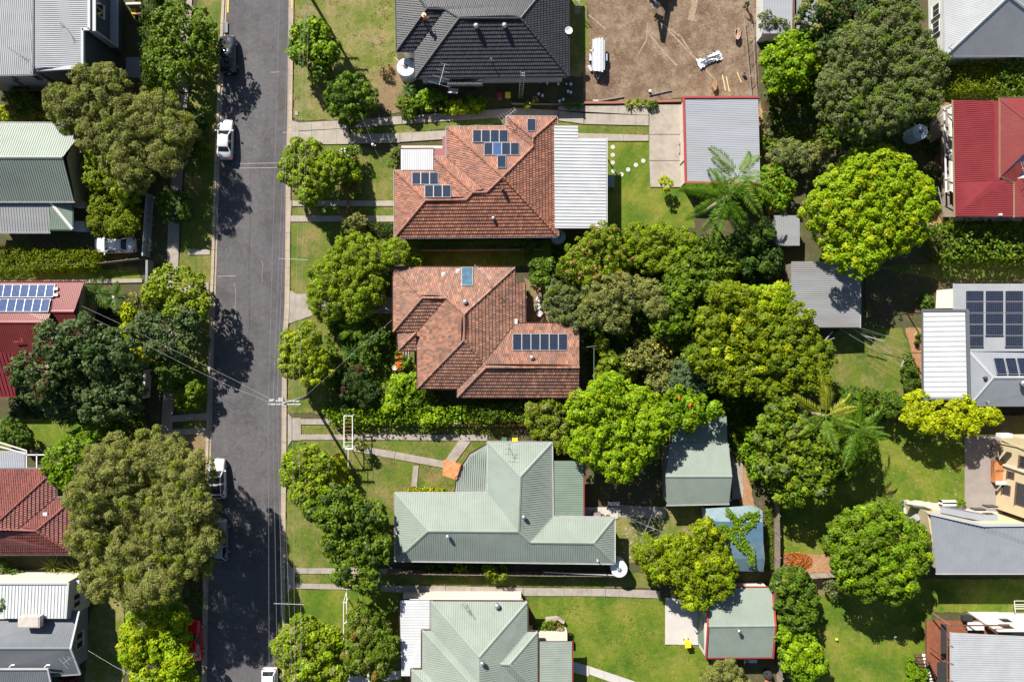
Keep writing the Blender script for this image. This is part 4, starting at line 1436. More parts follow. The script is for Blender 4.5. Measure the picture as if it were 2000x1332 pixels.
for t0, t1, z0, z1, sb in ((3.9, 4.7, 1.6, 2.6, 1), (5.5, 6.6, 1.0, 2.2, 1), (4.9, 7.3, 3.1, 4.6, 2), (1.9, 3.2, 3.2, 4.4, 2)):
    wall_window(h, pa + u * t0, pa + u * t1, z0, z1, out, 'btrim', sb)
m = MB()
for t in (1.0, 3.4): m.bar(pa + u * t + Vector((0, 0, 3.9 if t < 2 else 2.8)) + out * .06, pa + u * t + Vector((0, 0, .3)) + out * .06, .14, .12, up=out)
m.bar(pa + u * .6 + Vector((0, 0, .3)) + out * .1, pa + u * 1.2 + Vector((0, 0, 4)) + out * .1, .08, .08, up=out)
m.build('downpipe', M['cream'], h)
m = MB(); m.bar(pa + u * 3.3 + Vector((0, 0, .2)) + out * .12, pa + u * 3.6 + Vector((0, 0, 5.3)) + out * .12, .24, .2, up=out); m.build('wall_ledge', M['creamw'], h)
q = pa + u * 5.35 + out * .35 + Vector((0, 0, 1.35))
m = MB(); m.box(q + Vector((.2, 0, 0)), (1.9, .4, .12), rz=.0); m.build('small_awning', M['wtrim'], h)
q = pa + u * 4.2 + out * .5
m = MB()
for k in range(4): m.box(q + Vector((-.3 + .3 * k, 0, .4)), (.26, 2.5, .8), rz=0)
m.box(q + Vector((.15, 0, .82)), (1.1, 2.5, .06)); m.build('timber_bench', M['otimber'], h)
m = MB()
for a, b in (((1940, 870), (1940, 917)), ((1937, 899), (1952, 899)), ((1940, 872), (1950, 872)), ((1937, 899), (1937, 918)), ((1945, 918), (1968, 918))):
    m.bar(at(*a, 1.0), at(*b, 1.0), .04, .04)
m.build('landing_rail', M['blackm'], h); plain_box(h, 'landing', (1940, 871), (1951, 920), 0, .5, 'wood')
m = MB()
for x, y in ((1920, 994), (1944, 988)):
    m.box(at(x - 10, y, 1.6), (1.2, .16, .9))
m.build('dark_window', M['glass'], h)
m = MB(); m.box(at(1794, 990, 2.2), (2.0, .1, 1.6), rz=-.12); m.build('north_window', M['glass'], h)
for s_ in (((1838, 978), (1872, 981)), ((1838, 985), (1872, 988)), ((1838, 978), (1841, 988))):
    plain_box(h, 'planter_edge', *s_, 0, .5, 'white')
plain_box(h, 'hot_water_unit', (1955, 847), (1978, 855), 3.2, 4.0, 'white')
ar = Roof(2.4, 6, ['1772,1014 1790,1003 | 1802,1010,2.7 1782,1026,2.7'])
build_roof(h, ar, 'none', 's_mid', None, None, name='side_awning', thick=.06)

# ---- deck house, bottom right
h = house('grey_roofed_house', 'white house with a pale grey ribbed roof and a red timber deck', 'house', 1930, 1270)
ro = Roof(5.2, 3, ['1858.5,1235.5 1859,1420 | 2160,1430,6 2160,1251,6'])
build_roof(h, ro, 'rib', 's_grey', None, 'ltrim', sp=.24, rib=(.03, .06))
W_ = [at(*p, 0) for p in ((1888, 1194), (2120, 1194), (2120, 1400), (1888, 1400))]
m = MB(); m.prism([at(*p, 0) for p in ((1950, 1195), (2120, 1195), (2120, 1400), (1950, 1400))], 5.0); m.build('wall', M['wwall'], h)
m = MB(); m.prism([at(*p, 0) for p in ((1888, 1194), (1949, 1194), (1949, 1197), (1888, 1197))], 5.05); m.build('screen_wall', M['wwall'], h)
m = MB(); m.box(at(1905, 1222, 2.95), (1.7, .9, .06))
for sx in (-.7, .7): m.box(at(1905, 1222, 2.6) + Vector((sx, 0, 0)), (.08, .7, .7))
m.build('deck_table', M['white'], h)
m = MB(); m.box(at(1888, 1207, 2.6), (.9, .5, .8)); m.box(at(1888, 1207, 3.05), (.8, .55, .12)); m.build('deck_barbecue', M['blackm'], h)
yn = W_[0].y
a, b = at(1953, 1210, 2.6), at(1975, 1210, 2.6)
wall_window(h, Vector((a.x, yn, 0)), Vector((b.x, yn, 0)), 1.9, 3.2, (0, 1, 0), 'wframe', 1)
a, b = at(1955, 1230, 4.2), at(1975, 1230, 4.2)
wall_window(h, Vector((a.x, yn, 0)), Vector((b.x, yn, 0)), 3.9, 4.7, (0, 1, 0), 'btrim', 1)
zd = 2.2
x0, x1 = at(1810, 0, zd).x, at(1962, 0, zd).x
y0, y1 = at(0, 1212, zd).y, at(0, 1400, zd).y
nb = 60
for k in range(nb):
    m = MB(); w_ = (x1 - x0) / nb
    px_ = 1810 + 152 * (k + .5) / nb
    ye = y1 if px_ > 1838 else at(0, 1284 + (px_ - 1810) * 1.9, zd).y
    m.box((x0 + w_ * (k + .5), (y0 + ye) / 2, zd - .02), (w_ - .012, y0 - ye, .04)); m.build('deck_board', M['deck'], h)
m = MB(); m.box(((x0 + x1) / 2 + .8, (y0 + y1) / 2, zd - .2), (x1 - x0 - 1.7, y0 - y1 - .1, .3)); m.box((x0 + .8, y0 - 2.5, zd - .21), (1.5, 4.9, .3)); m.build('deck_frame', M['brown'], h)
m = MB()
for a, b in (((1822, 1197, 3.3), (1862, 1224, 5.3)), ((1850, 1220, 5.0), (1850, 1400, 5.0)), ((1856, 1221, 5.2), (1960, 1221, 5.2)), ((1886, 1193, 4.9), (1948, 1237, 5.1)), ((1822, 1198, 2.2), (1822, 1198, 3.3))):
    m.bar(at(a[0], a[1], a[2]), at(b[0], b[1], b[2]), .12, .12)
for y in (1258, 1292, 1326): m.bar(at(1850, y, 5.0), at(1862, y + 5, 5.25), .12, .12)
m.build('roof_beam', M['brown'], h)['kind'] = 'stuff'
m = MB(); m.bar(at(1838, 1216, 3.1), at(1838, 1276, 3.1), .06, .06); m.bar(at(1816, 1264, 3.1), at(1850, 1290, 3.1), .08, .08); m.bar(at(1838, 1300, 3.1), at(1838, 1400, 3.1), .06, .06)
m.build('deck_rail', M['blackm'], h)
m = MB(); m.box(at(1844, 1247, 3.3), (.62, 3.2, .03)); m.build('screen_panel', M['blackm'], h)
m = MB(); m.box(at(1839, 1335, 3.3), (1.0, 4.8, .03)); m.build('screen_panel', M['blackm'], h)
for k in range(10):
    m = MB(); m.box(at(1798 + k * 1.9, 1279 + k * 6.6, 2.05 - .2 * k), (1.5, .3, .05)); m.build('stair_tread', M['brown'], h)
    m = MB(); m.box(at(1804 + k * 1.9, 1279 + k * 6.6, 2.09 - .2 * k), (.34, .28, .03)); m.build('stair_nosing', M['white'], h)
m = MB(); m.bar(at(1784, 1276, 2.9), at(1799, 1300, 2.2), .08, .08); m.bar(at(1814, 1290, 2.6), at(1833, 1340, 1.2), .08, .08); m.build('stair_rail', M['brown'], h)

# ---- sheds and garages
h = house('metal_garage', 'grey flat metal garage with red trim beside the concrete yard', 'garage', 1408, 275)
ro = Roof(2.8, 2, ['1336,191 1340,355 | 1485,357,3.1 1481,192,3.1'])
build_roof(h, ro, 'rib', 's_shed', None, None, sp=.2, rib=(.02, .06), thick=.1)
m = MB()
for a, b in (((1334, 190.5), (1482, 190.5)), ((1335, 190), (1339, 356)), ((1338, 356.5), (1486, 358))):
    za = 2.86 if a[0] < 1400 else 3.14; zb = 2.86 if b[0] < 1400 else 3.14
    m.bar(at(*a, za), at(*b, zb), .2, .16)
m.build('roof_trim', M['rtrim'], h)
walls(h, '1336,191 1340,355 1485,357 1481,192', 2.8, 2.75, 'creamw', .12)
m = MB(); p, q = at(1330, 205, 0), at(1333, 335, 0)
xw = at(1338, 270, 2.8).x + .1
m.box((xw, at(0, 240, 0).y, 1.15), (.06, 2.6, 2.3)); m.box((xw, at(0, 300, 0).y, 1.15), (.06, 2.6, 2.3)); m.build('roller_door', M['creamw'], h)

h = house('green_garage', 'green gabled garage under the lime tree beside the blue shelter', 'garage', 1365, 920)
ro = Roof(2.6, 16, ['1308,870 1423,869.5 | 1430,930.5 1300,930.5', '1303,985.5 1424,983 | 1430,930.5 1300,930.5'])
build_roof(h, ro, 'rib', 's_green', 's_green', 'wtrim', sp=.2, rib=(.02, .05))
lr = Roof(2.3, 4, ['1312,815 1419,813 | 1421,868.5,2.55 1312,869,2.55'])
build_roof(h, lr, 'rib', 's_greenb', None, None, sp=.2, rib=(.02, .05), name='rear_roof', thick=.06)
m = MB(); W_ = [at(*p, 0) for p in ((1291, 870), (1412, 868), (1414, 968), (1294, 972))]
m.prism([Vector((p.x, p.y, 0)) for p in W_], 2.5); m.build('wall', M['wood'], h)
m = MB(); W_ = [at(*p, 0) for p in ((1306, 815), (1405, 815), (1408, 866), (1306, 866))]
m.prism([Vector((p.x, p.y, 0)) for p in W_], 2.2); m.build('rear_wall', M['wood'], h)

h = house('green_shed', 'green gabled shed with red barge boards and a cream side wall', 'shed', 1445, 1215)
ro = Roof(2.6, 16, ['1376,1147.5 1507,1147.5 | 1513.7,1222 1383.6,1223', '1379.7,1284 1508.4,1283 | 1513.7,1222 1383.6,1223'])
build_roof(h, ro, 'rib', 's_green', 's_green', 'rtrim', sp=.2, rib=(.02, .05))
zr = ro.z[(1513.7, 1222.0)]
m = MB()
for e, r_, e2 in (((1508, 1146), (1515, 1222), (1509.5, 1285)), ((1379.5, 1146), (1382.5, 1223), (1378.5, 1285))):
    for q in (e, e2):
        m = MB(); m.bar(at(*q, 2.66), at(*r_, zr + .05), .16, .18); m.build('barge_board', M['rtrim'], h)
m = MB(); W_ = [at(*p, 0) for p in ((1363, 1141), (1488, 1136), (1494, 1262), (1365, 1262))]
m.prism([Vector((p.x, p.y, 0)) for p in W_], 2.5)
m.build('wall', M['creamw'], h)
xw = W_[0].x
m = MB(); m.box((xw - .0, at(0, 1205, 0).y, 1.1), (.1, 5.2, 2.2)); m.build('roller_door', M['gtrim'], h)
pipe_vent(h, ro, 1, 1441, 1229, .5, .14)

h = house('garden_shed', 'weathered grey garden shed half shaded by the lime dome tree', 'shed', 1610, 575)
ro = Roof(2.6, 3, ['1680,511 1679,639.5 | 1546,639.5,2.9 1546,511,2.9'])
build_roof(h, ro, 'rib', 's_old', None, 'ltrim', sp=.24, rib=(.03, .05), thick=.06)
walls(h, '1680,511 1679,639.5 1546,639.5 1546,511', 2.6, 2.55, 'wood', .15)
h = house('lean_to_shed', 'small grey lean-to roof west of the lime dome tree', 'shed', 1535, 450)
ro = Roof(2.2, 3, ['1512,480 1562,480 | 1562,421,2.4 1512,421,2.4'])
build_roof(h, ro, 'rib', 's_old', None, None, sp=.24, rib=(.03, .05), thick=.05)
walls(h, '1512,480 1562,480 1562,421 1512,421', 2.2, 2.15, 'wood', .15)
h = house('long_shed', 'long pale metal shed roof at the edge of the building site', 'shed', 1518, 10)
ro = Roof(2.5, 3, ['1491,66 1552,66 | 1552,-80,2.8 1491,-80,2.8'])
build_roof(h, ro, 'rib', 's_shed', None, None, sp=.3, rib=(.03, .05), thick=.06)
plain_box(h, 'red_side_trim', (1549, -80), (1552.5, 66), 2.5, 2.78, 'btrim'); walls(h, '1491,66 1552,66 1552,-80 1491,-80', 2.5, 2.45, 'wwall', .1)
h = house('small_shed', 'small grey shed beside the pale metal shed', 'shed', 1575, 20)
ro = Roof(2.4, 3, ['1556,58 1597,58 | 1597,-60,2.6 1556,-60,2.6'])
build_roof(h, ro, 'rib', 's_old', None, None, sp=.3, rib=(.03, .05), thick=.06)
walls(h, '1556,58 1597,58 1597,-60 1556,-60', 2.4, 2.35, 'wood', .1)

h = house('shade_shelter', 'blue shade cloth shelter partly covered by a leafy vine', 'shelter', 1440, 1060)
zz = [2.3, 2.9, 2.9, 2.4]
bands = [('bluel', '1378,993 1470,987 1489,997', '1490,1019 1384,1018'), ('blued', '1384,1018 1490,1019', '1491,1058 1386,1058'),
         ('blue', '1386,1058 1491,1058', '1494,1091 1388,1091'), ('blue', '1388,1091 1494,1091', '1491,1116 1390,1114')]
for k, (mt, a, b) in enumerate(bands):
    za, zb = ((2.3, 2.95), (2.95, 3.0), (3.0, 2.7), (2.7, 2.1))[k]
    A, B = [at(*p, za) for p in pts(a)], [at(*p, zb) for p in pts(b)]
    m = MB(); P = A + B
    m.poly(P); m.poly([p - Vector((0, 0, .02)) for p in P[::-1]])
    m.build('shade_cloth', M[mt], h)
for x, y, z in ((1381, 996, 2.25), (1486, 996, 2.25), (1386, 1056, 2.9), (1489, 1056, 2.9), (1392, 1112, 2.05), (1489, 1113, 2.05)):
    p = at(x, y, z); m = MB(); m.box((p.x, p.y, z / 2), (.09, .09, z)); m.build('post', M['wood'], h)
m = MB(); m.box(at(1377, 1010, 1.2), (.1, 2.2, 2.2)); m.build('side_screen', M['wtrim'], h)
# ------------------------------------------------------------------ foliage
def unit(a):
    return a / np.maximum(np.linalg.norm(a, axis=1, keepdims=True), 1e-9)


def rdir(rng, n):
    return unit(rng.normal(size=(n, 3)))


def leaf_mesh(name, Cn, N, L, W, mat, parent, rng, fold=0.12, kind=None, hang=0.0):
    """one small folded four-cornered leaf at every centre"""
    n = len(Cn)
    T = rng.normal(size=(n, 3))
    if hang: T[:, 2] -= hang
    T = unit(T - N * np.sum(T * N, axis=1, keepdims=True))
    B = np.cross(N, T)
    l = (L * rng.uniform(0.7, 1.3, (n, 1))) / 2
    w = (W * rng.uniform(0.75, 1.25, (n, 1))) / 2
    V = np.empty((n, 4, 3), np.float32)
    V[:, 0] = Cn - T * l
    V[:, 1] = Cn + B * w + N * w * fold * 4
    V[:, 2] = Cn + T * l
    V[:, 3] = Cn - B * w + N * w * fold * 4
    V[:, :, 2] = np.maximum(V[:, :, 2], 0.05)
    o_ = ORG.get(parent.name, Vector()) if parent is not None else Vector()
    V -= np.array(o_, np.float32)
    me = bpy.data.meshes.new(name)
    me.vertices.add(n * 4)
    me.vertices.foreach_set('co', V.ravel())
    me.loops.add(n * 4)
    me.loops.foreach_set('vertex_index', np.arange(n * 4, dtype=np.int32))
    me.polygons.add(n)
    me.polygons.foreach_set('loop_start', np.arange(0, n * 4, 4, dtype=np.int32))
    me.polygons.foreach_set('loop_total', np.full(n, 4, np.int32))
    me.update(calc_edges=True)
    o = link_mesh(name, me, mat, parent)
    if kind: o['kind'] = kind
    return o


# style: puff radius, leaf length, width, cover, outward, up, random, gap probability
ST = {
    'dome': dict(rp=0.5, L=0.30, W=0.17, cov=1.5, o=.75, u=.6, r=.55, gap=.09),
    'round': dict(rp=0.4, L=0.24, W=0.14, cov=1.45, o=.75, u=.55, r=.6, gap=.1),
    'broad': dict(rp=0.5, L=0.36, W=0.22, cov=1.3, o=.65, u=.6, r=.62, gap=.14),
    'fine': dict(rp=0.42, L=0.22, W=0.11, cov=1.2, o=.65, u=.58, r=.68, gap=.12),
    'wispy': dict(rp=0.5, L=0.34, W=0.07, cov=1.0, o=.6, u=.6, r=.7, gap=.2, fill=.4),
    'loose': dict(rp=0.45, L=0.3, W=0.15, cov=1.1, o=.55, u=.55, r=.75, gap=.22),
    'grass': dict(rp=.2, L=.17, W=.06, cov=1, o=.5, u=.6, r=.6, gap=0),
    'shrub': dict(rp=0.3, L=0.2, W=0.11, cov=1.25, o=.5, u=.55, r=.75, gap=.12),
}
NLEAF = [0]


def crown(lobes, st, rng, cov=1.0, zmin=-0.35):
    """lobes [(centre, (rx, ry, rz))] -> leaf centres and normals"""
    Cs, Ns, puffs = [], [], []
    area = st['L'] * st['W'] * 0.5
    for li, (c, rad) in enumerate(lobes):
        c = np.array(c); rad = np.array(rad)
        rp = min(st['rp'], 0.6 * min(rad[0], rad[1]))
        npuff = max(6, int(3.0 * rad[0] * rad[1] / rp ** 2))
        k = np.arange(npuff) + .5
        z = 1 - (1 - zmin) * k / npuff
        ph = k * 2.399963 + rng.uniform(0, 6)
        rr = np.sqrt(np.maximum(0, 1 - z * z))
        D = np.stack([rr * np.cos(ph), rr * np.sin(ph), z], 1) + rng.normal(size=(npuff, 3)) * 0.12
        D = unit(D)
        low = 1.04 - 0.3 * rng.random(npuff) ** 1.5 - (rng.random(npuff) < .22) * rng.uniform(.08, .25, npuff)
        keep = rng.random(npuff) > st['gap']
        Pc = c + D * rad * (low * (1 - 0.35 * rp / max(rad[0], rad[1])))[:, None]
        Pc, D = Pc[keep], D[keep]
        pr = rp * rng.uniform(0.5, 1.25, len(Pc))
        cnt = np.maximum(4, (st['cov'] * cov * 2 * np.pi * pr ** 2 / area * 0.62)).astype(int)
        idx = np.repeat(np.arange(len(Pc)), cnt)
        n = len(idx)
        d = rdir(rng, n)
        flip = np.sum(d * D[idx], axis=1) < -0.25
        d[flip] *= -1
        pos = Pc[idx] + d * (pr[idx] * rng.uniform(.55, 1.05, n))[:, None] * np.array([1, 1, .85])
        nor = unit(d * st['o'] + np.array([0, 0, st['u']]) + rdir(rng, n) * st['r'])
        # dark inner fill so that the ground does not shine through everywhere
        ni = int(n * st.get('fill', .13))
        q = rdir(rng, ni)
        q[:, 2] = np.abs(q[:, 2]) * 1.0 - .15
        pos = np.concatenate([pos, c + q * rad * rng.uniform(.45, .8, (ni, 1))])
        nor = np.concatenate([nor, unit(q + rdir(rng, ni) * .8 + np.array([0, 0, .5]))])
        for lj, (c2, r2) in enumerate(lobes):
            if lj == li: continue
            e = np.sum(((pos - np.array(c2)) / np.array(r2)) ** 2, axis=1)
            m_ = e > .5
            pos, nor = pos[m_], nor[m_]
        Cs.append(pos); Ns.append(nor); puffs.append(Pc)
    Cn, N = np.concatenate(Cs), np.concatenate(Ns)
    N[N[:, 2] < -.3] *= -1
    return Cn, N, np.concatenate(puffs)


LEAF = {
    'dry': (0.26, 0.2, 0.09), 'blade': (0.06, 0.11, 0.012), 'blade2': (0.13, 0.17, 0.02),
    'lime': (0.2, 0.3, 0.003), 'yellow': (0.3, 0.35, 0.003), 'bright': (0.125, 0.22, 0.004), 'mid': (0.1, 0.158, 0.007),
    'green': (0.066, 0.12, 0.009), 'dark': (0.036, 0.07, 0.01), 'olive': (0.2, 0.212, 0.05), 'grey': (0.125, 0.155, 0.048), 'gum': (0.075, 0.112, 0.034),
    'moss': (0.145, 0.19, 0.003), 'fresh': (0.165, 0.225, 0.008), 'rust': (0.2, 0.11, 0.02), 'blue': (0.095, 0.15, 0.06), 'tan': (0.2, 0.15, 0.05), 'maroon': (0.12, 0.02, 0.02),
}
M['bark'] = pmat('brown_bark', (0.085, 0.06, 0.042), .9, var=.3, scale=3)
M['barkg'] = pmat('pale_grey_bark', (0.36, 0.31, 0.26), .85, var=.25, scale=3)


def trunk_mesh(parent, foot, top, puffs, r, rng, mat, nlimb, lobes, reach=.92):
    m = MB()
    f, t = Vector(foot), Vector(top)
    mid = f.lerp(t, .5) + Vector((rng.uniform(-.15, .15), rng.uniform(-.15, .15), 0))
    m.tube([f - Vector((0, 0, .1)), f + Vector((0, 0, .15)), mid, t], [r * 1.35, r * 1.05, r * .85, r * .6], 7)
    if len(puffs):
        for k in rng.choice(len(puffs), min(nlimb, len(puffs)), replace=False):
            p = Vector(puffs[k])
            s = mid.lerp(t, rng.uniform(.2, 1))
            e = s.lerp(p, reach)
            b = s.lerp(e, .5) + Vector((rng.uniform(-.25, .25), rng.uniform(-.25, .25), rng.uniform(-.1, .3)))
            m.tube([s, b, e], [r * .45, r * .28, r * .08], 5, cap=False)
            for _ in range(2):
                q = b.lerp(e, rng.uniform(.2, .9))
                w = Vector(rdir(rng, 1)[0]) * rng.uniform(.4, .9)
                w.z = abs(w.z) * .5
                m.tube([q, q + w * .6, q + w], [r * .14, r * .1, r * .04], 4, cap=False)
    return m.build('trunk', M[mat], parent, smooth=True)


SEED = [11]


def tree(name, label, cat, lobes, top, style='broad', col='mid', bark='bark', limbs=10, group=None, cov=1.0, flowers=None, var=.35, flat=.8, accents=None, reach=.92):
    """lobes 'px,py,rpx[,topscale] ...' as seen; top = height of the highest lobe"""
    SEED[0] += 1
    rng = np.random.default_rng(SEED[0])
    st = ST[style]
    LB = []
    for i, t in enumerate(pts(lobes)):
        px, py, rp = t[:3]
        tp = top * (t[3] if len(t) > 3 else rng.uniform(.88, 1.0))
        r = S(rp, tp * .7)
        rz = min(flat * r, tp * .52)
        zc = tp - rz
        c = at(px, py, zc + rz * .35)
        LB.append(((c.x, c.y, zc), (r, r * rng.uniform(.94, 1.06), rz)))
    big = max(range(len(LB)), key=lambda i: LB[i][1][0])
    w = np.array([b[1][0] ** 2 for b in LB])
    foot = Vector((float(sum(b[0][0] * k for b, k in zip(LB, w)) / w.sum()), float(sum(b[0][1] * k for b, k in zip(LB, w)) / w.sum()), 0))
    root = thing(name, label, cat, foot, group)
    Cn, N, pf = crown(LB, st, rng, cov)
    NLEAF[0] += len(Cn)
    crn = leaf_mesh('crown', Cn, N, st['L'], st['W'], leaf_mat(LEAF[col], var), root, rng, hang=1.2 if style == 'wispy' else 0)
    if accents:
        for ac, share in accents:
            sel = pf[rng.random(len(pf)) < share]
            if len(sel):
                q = np.repeat(sel, 60, axis=0)
                d = rdir(rng, len(q)); d[:, 2] = np.abs(d[:, 2])
                leaf_mesh('new_growth', q + d * st['rp'] * rng.uniform(.6, 1.15, (len(q), 1)), unit(d + np.array([0, 0, .5]) + rdir(rng, len(q)) * .5), st['L'], st['W'], leaf_mat(LEAF[ac], var), root, rng, kind='stuff')
    if flowers:
        fc, cnt, sz = flowers
        sel = pf[rng.integers(0, len(pf), cnt)]
        q = np.repeat(sel, 7, axis=0)
        d = rdir(rng, len(q)); d[:, 2] = np.abs(d[:, 2]) + .3
        leaf_mesh('blossoms', q + unit(np.repeat(rdir(rng, cnt) * .3 + np.array([0, 0, 1]), 7, axis=0)) * st['rp'] * 1.15 + d * sz * .5, unit(d), sz, sz * .7, leaf_mat(fc, .2), root, rng, kind='stuff')
    c0, r0 = LB[big]
    ht = max(.2, c0[2] - r0[2] * .2)
    rr = .045 * math.sqrt(max(top, .6)) * (1.1 + .25 * len(LB) ** .5)
    trunk_mesh(root, foot, (foot.x * .6 + c0[0] * .4, foot.y * .6 + c0[1] * .4, ht), pf, rr if top > 2.2 else .05, rng, bark, limbs if top > 2 else 5, LB, reach)
    return root


def hedge(name, label, quad, top, style='shrub', col='mid', cat='hedge', cov=1.0, group=None, wob=.12):
    """clipped or rough hedge filling the px quad; leaves on its top and sides"""
    SEED[0] += 1
    rng = np.random.default_rng(SEED[0])
    st = ST[style]
    q = [np.array(at(x, y, top * .8)) for x, y in pts(quad)]
    c = sum(q) / 4
    root = thing(name, label, cat, Vector((c[0], c[1], 0)), group)
    L = (np.linalg.norm(q[1] - q[0]) + np.linalg.norm(q[2] - q[3])) / 2
    W = (np.linalg.norm(q[3] - q[0]) + np.linalg.norm(q[2] - q[1])) / 2
    area = st['L'] * st['W'] * .5
    nt, ns = int(L * W / area * 1.5 * cov), int((L + W) * 2 * top / area * .9 * cov)
    u, v = rng.random(nt), rng.random(nt)
    f = lambda u, v: (q[0][None] * (1 - u)[:, None] + q[1][None] * u[:, None]) * (1 - v)[:, None] + (q[3][None] * (1 - u)[:, None] + q[2][None] * u[:, None]) * v[:, None]
    P = f(u, v)
    bump = np.sin(u * L * 3.1 + v * 2) * np.cos(v * W * 3.7 + u * 5) * wob + rng.normal(size=nt) * wob * .6
    P[:, 2] = top * .93 + bump
    Nn = unit(np.stack([np.zeros(nt), np.zeros(nt), np.ones(nt)], 1) * .8 + rdir(rng, nt) * .7)
    t = rng.random(ns)
    u2 = np.where(t < .4, rng.random(ns), np.where(t < .5, 0, 1)); v2 = np.where(t < .2, 0, np.where(t < .4, 1, rng.random(ns)))
    u2 = np.where(t < .6, u2, rng.random(ns)); v2 = np.where(t < .6, v2, (rng.random(ns) < .5) * 1.0)
    P2 = f(u2, v2)
    out = unit(P2 - c + 1e-6); out[:, 2] = 0
    P2 = P2 + rng.normal(size=(ns, 3)) * wob
    P2[:, 2] = rng.random(ns) * top * .95
    N2 = unit(out + rdir(rng, ns) * .7 + np.array([0, 0, .3]))
    leaf_mesh('foliage', np.concatenate([P, P2]), np.concatenate([Nn, N2]), st['L'], st['W'], leaf_mat(LEAF[col]), root, rng)
    NLEAF[0] += nt + ns
    m = MB()
    a, b = (q[0] + q[3]) / 2, (q[1] + q[2]) / 2
    n = max(2, int(L / .8))
    for k in range(n):
        p = a + (b - a) * (k + .5) / n
        m.tube([Vector((p[0], p[1], 0)), Vector((p[0] + rng.uniform(-.1, .1), p[1] + rng.uniform(-.1, .1), top * .75))], [.035, .015], 5)
    m.build('stem', M['bark'], root)['kind'] = 'stuff'
    return root


def ground_cover(name, label, poly, col, h=.5, dens=14, style='broad', z0=.06, patch=0):
    """low mass of leaves nobody could count"""
    SEED[0] += 1
    rng = np.random.default_rng(SEED[0])
    st = ST[style]
    P = np.array([at(x, y, 0)[:2] for x, y in pts(poly)])
    lo, hi = P.min(0), P.max(0)
    n = int((hi - lo).prod() * dens)
    q = rng.uniform(lo, hi, (n, 2))
    ins = np.zeros(n, bool)
    for i in range(len(P)):
        (x0, y0), (x1, y1) = P[i], P[(i + 1) % len(P)]
        cr = ((y0 > q[:, 1]) != (y1 > q[:, 1]))
        xx = (x1 - x0) * (q[:, 1] - y0) / (y1 - y0 + 1e-12) + x0
        ins ^= cr & (q[:, 0] < xx)
    q = q[ins]
    if patch:
        f = np.sin(q[:, 0] * .9 + 2 * np.sin(q[:, 1] * .55)) * np.cos(q[:, 1] * .8 + 1.5 * np.cos(q[:, 0] * .4)) + rng.normal(size=len(q)) * .35
        q = q[f > patch]
    hh = h * (.35 + .65 * np.abs(np.sin(q[:, 0] * 1.3 + np.cos(q[:, 1] * 1.1)) * np.cos(q[:, 1] * 1.7)))
    k = 7
    qq = np.repeat(q, k, axis=0)
    n = len(qq)
    pos = np.stack([qq[:, 0] + rng.normal(size=n) * .16, qq[:, 1] + rng.normal(size=n) * .16, z0 + np.repeat(hh, k) * rng.random(n)], 1)
    nor = unit(rdir(rng, n) * .7 + np.array([0, 0, .8]))
    o = leaf_mesh(name, pos, nor, st['L'], st['W'], leaf_mat(LEAF[col]), None, rng)
    NLEAF[0] += n
    tag(o, label, kind='stuff')
    return o


# ------------------------------------------------------------------ palms and strap-leaved plants
M['frond'] = leaf_mat((0.08, 0.16, 0.006), .25)
M['frondl'] = leaf_mat((0.12, 0.2, 0.012), .25)
M['frondy'] = leaf_mat((0.25, 0.27, 0.02), .25)
M['strap'] = leaf_mat((0.1, 0.165, 0.03), .3)
M['strapy'] = leaf_mat((0.2, 0.23, 0.03), .3)
M['strapg'] = leaf_mat((0.08, 0.16, 0.02), .3)
_fr = {}


def frond_data(L, arch, nl, ll, seed):
    key = (L, arch, nl, ll, seed)
    if key in _fr: return _fr[key]
    rnd = random.Random(seed)
    m = MB()
    path = []
    n = 10
    for i in range(n + 1):
        t = i / n
        path.append(Vector((L * (t - .12 * t * t), 0, L * (.45 * t * (1 - .3 * arch) - arch * t * t))))
    m.tube(path, [.045 * (1 - .8 * i / n) for i in range(n + 1)], 5, cap=False)
    for i in range(nl):
        t = .14 + .86 * i / (nl - 1)
        p = path[int(t * n * .999)].lerp(path[min(n, int(t * n * .999) + 1)], (t * n * .999) % 1)
        l = ll * (math.sin(math.pi * min(1, .22 + .72 * t)) ** .7) * rnd.uniform(.85, 1.1)
        for sd in (-1, 1):
            a = Vector((.45 + .4 * t + rnd.uniform(-.12, .12), sd * 1.0, .3 - .9 * rnd.random()))
            a.normalize()
            e = p + a * l + Vector((0, 0, -l * .22))
            mid = p + a * l * .55 + Vector((0, 0, -l * .02))
            w = Vector((1, 0, .25)).normalized() * .042
            m.poly([p - w * .6, mid - w, e, mid + w])
            if sd < 0: m.f[-1] = m.f[-1][::-1]
    me = bpy.data.meshes.new('frond')
    me.from_pydata([tuple(v) for v in m.v], [], m.f)
    _fr[key] = me
    return me


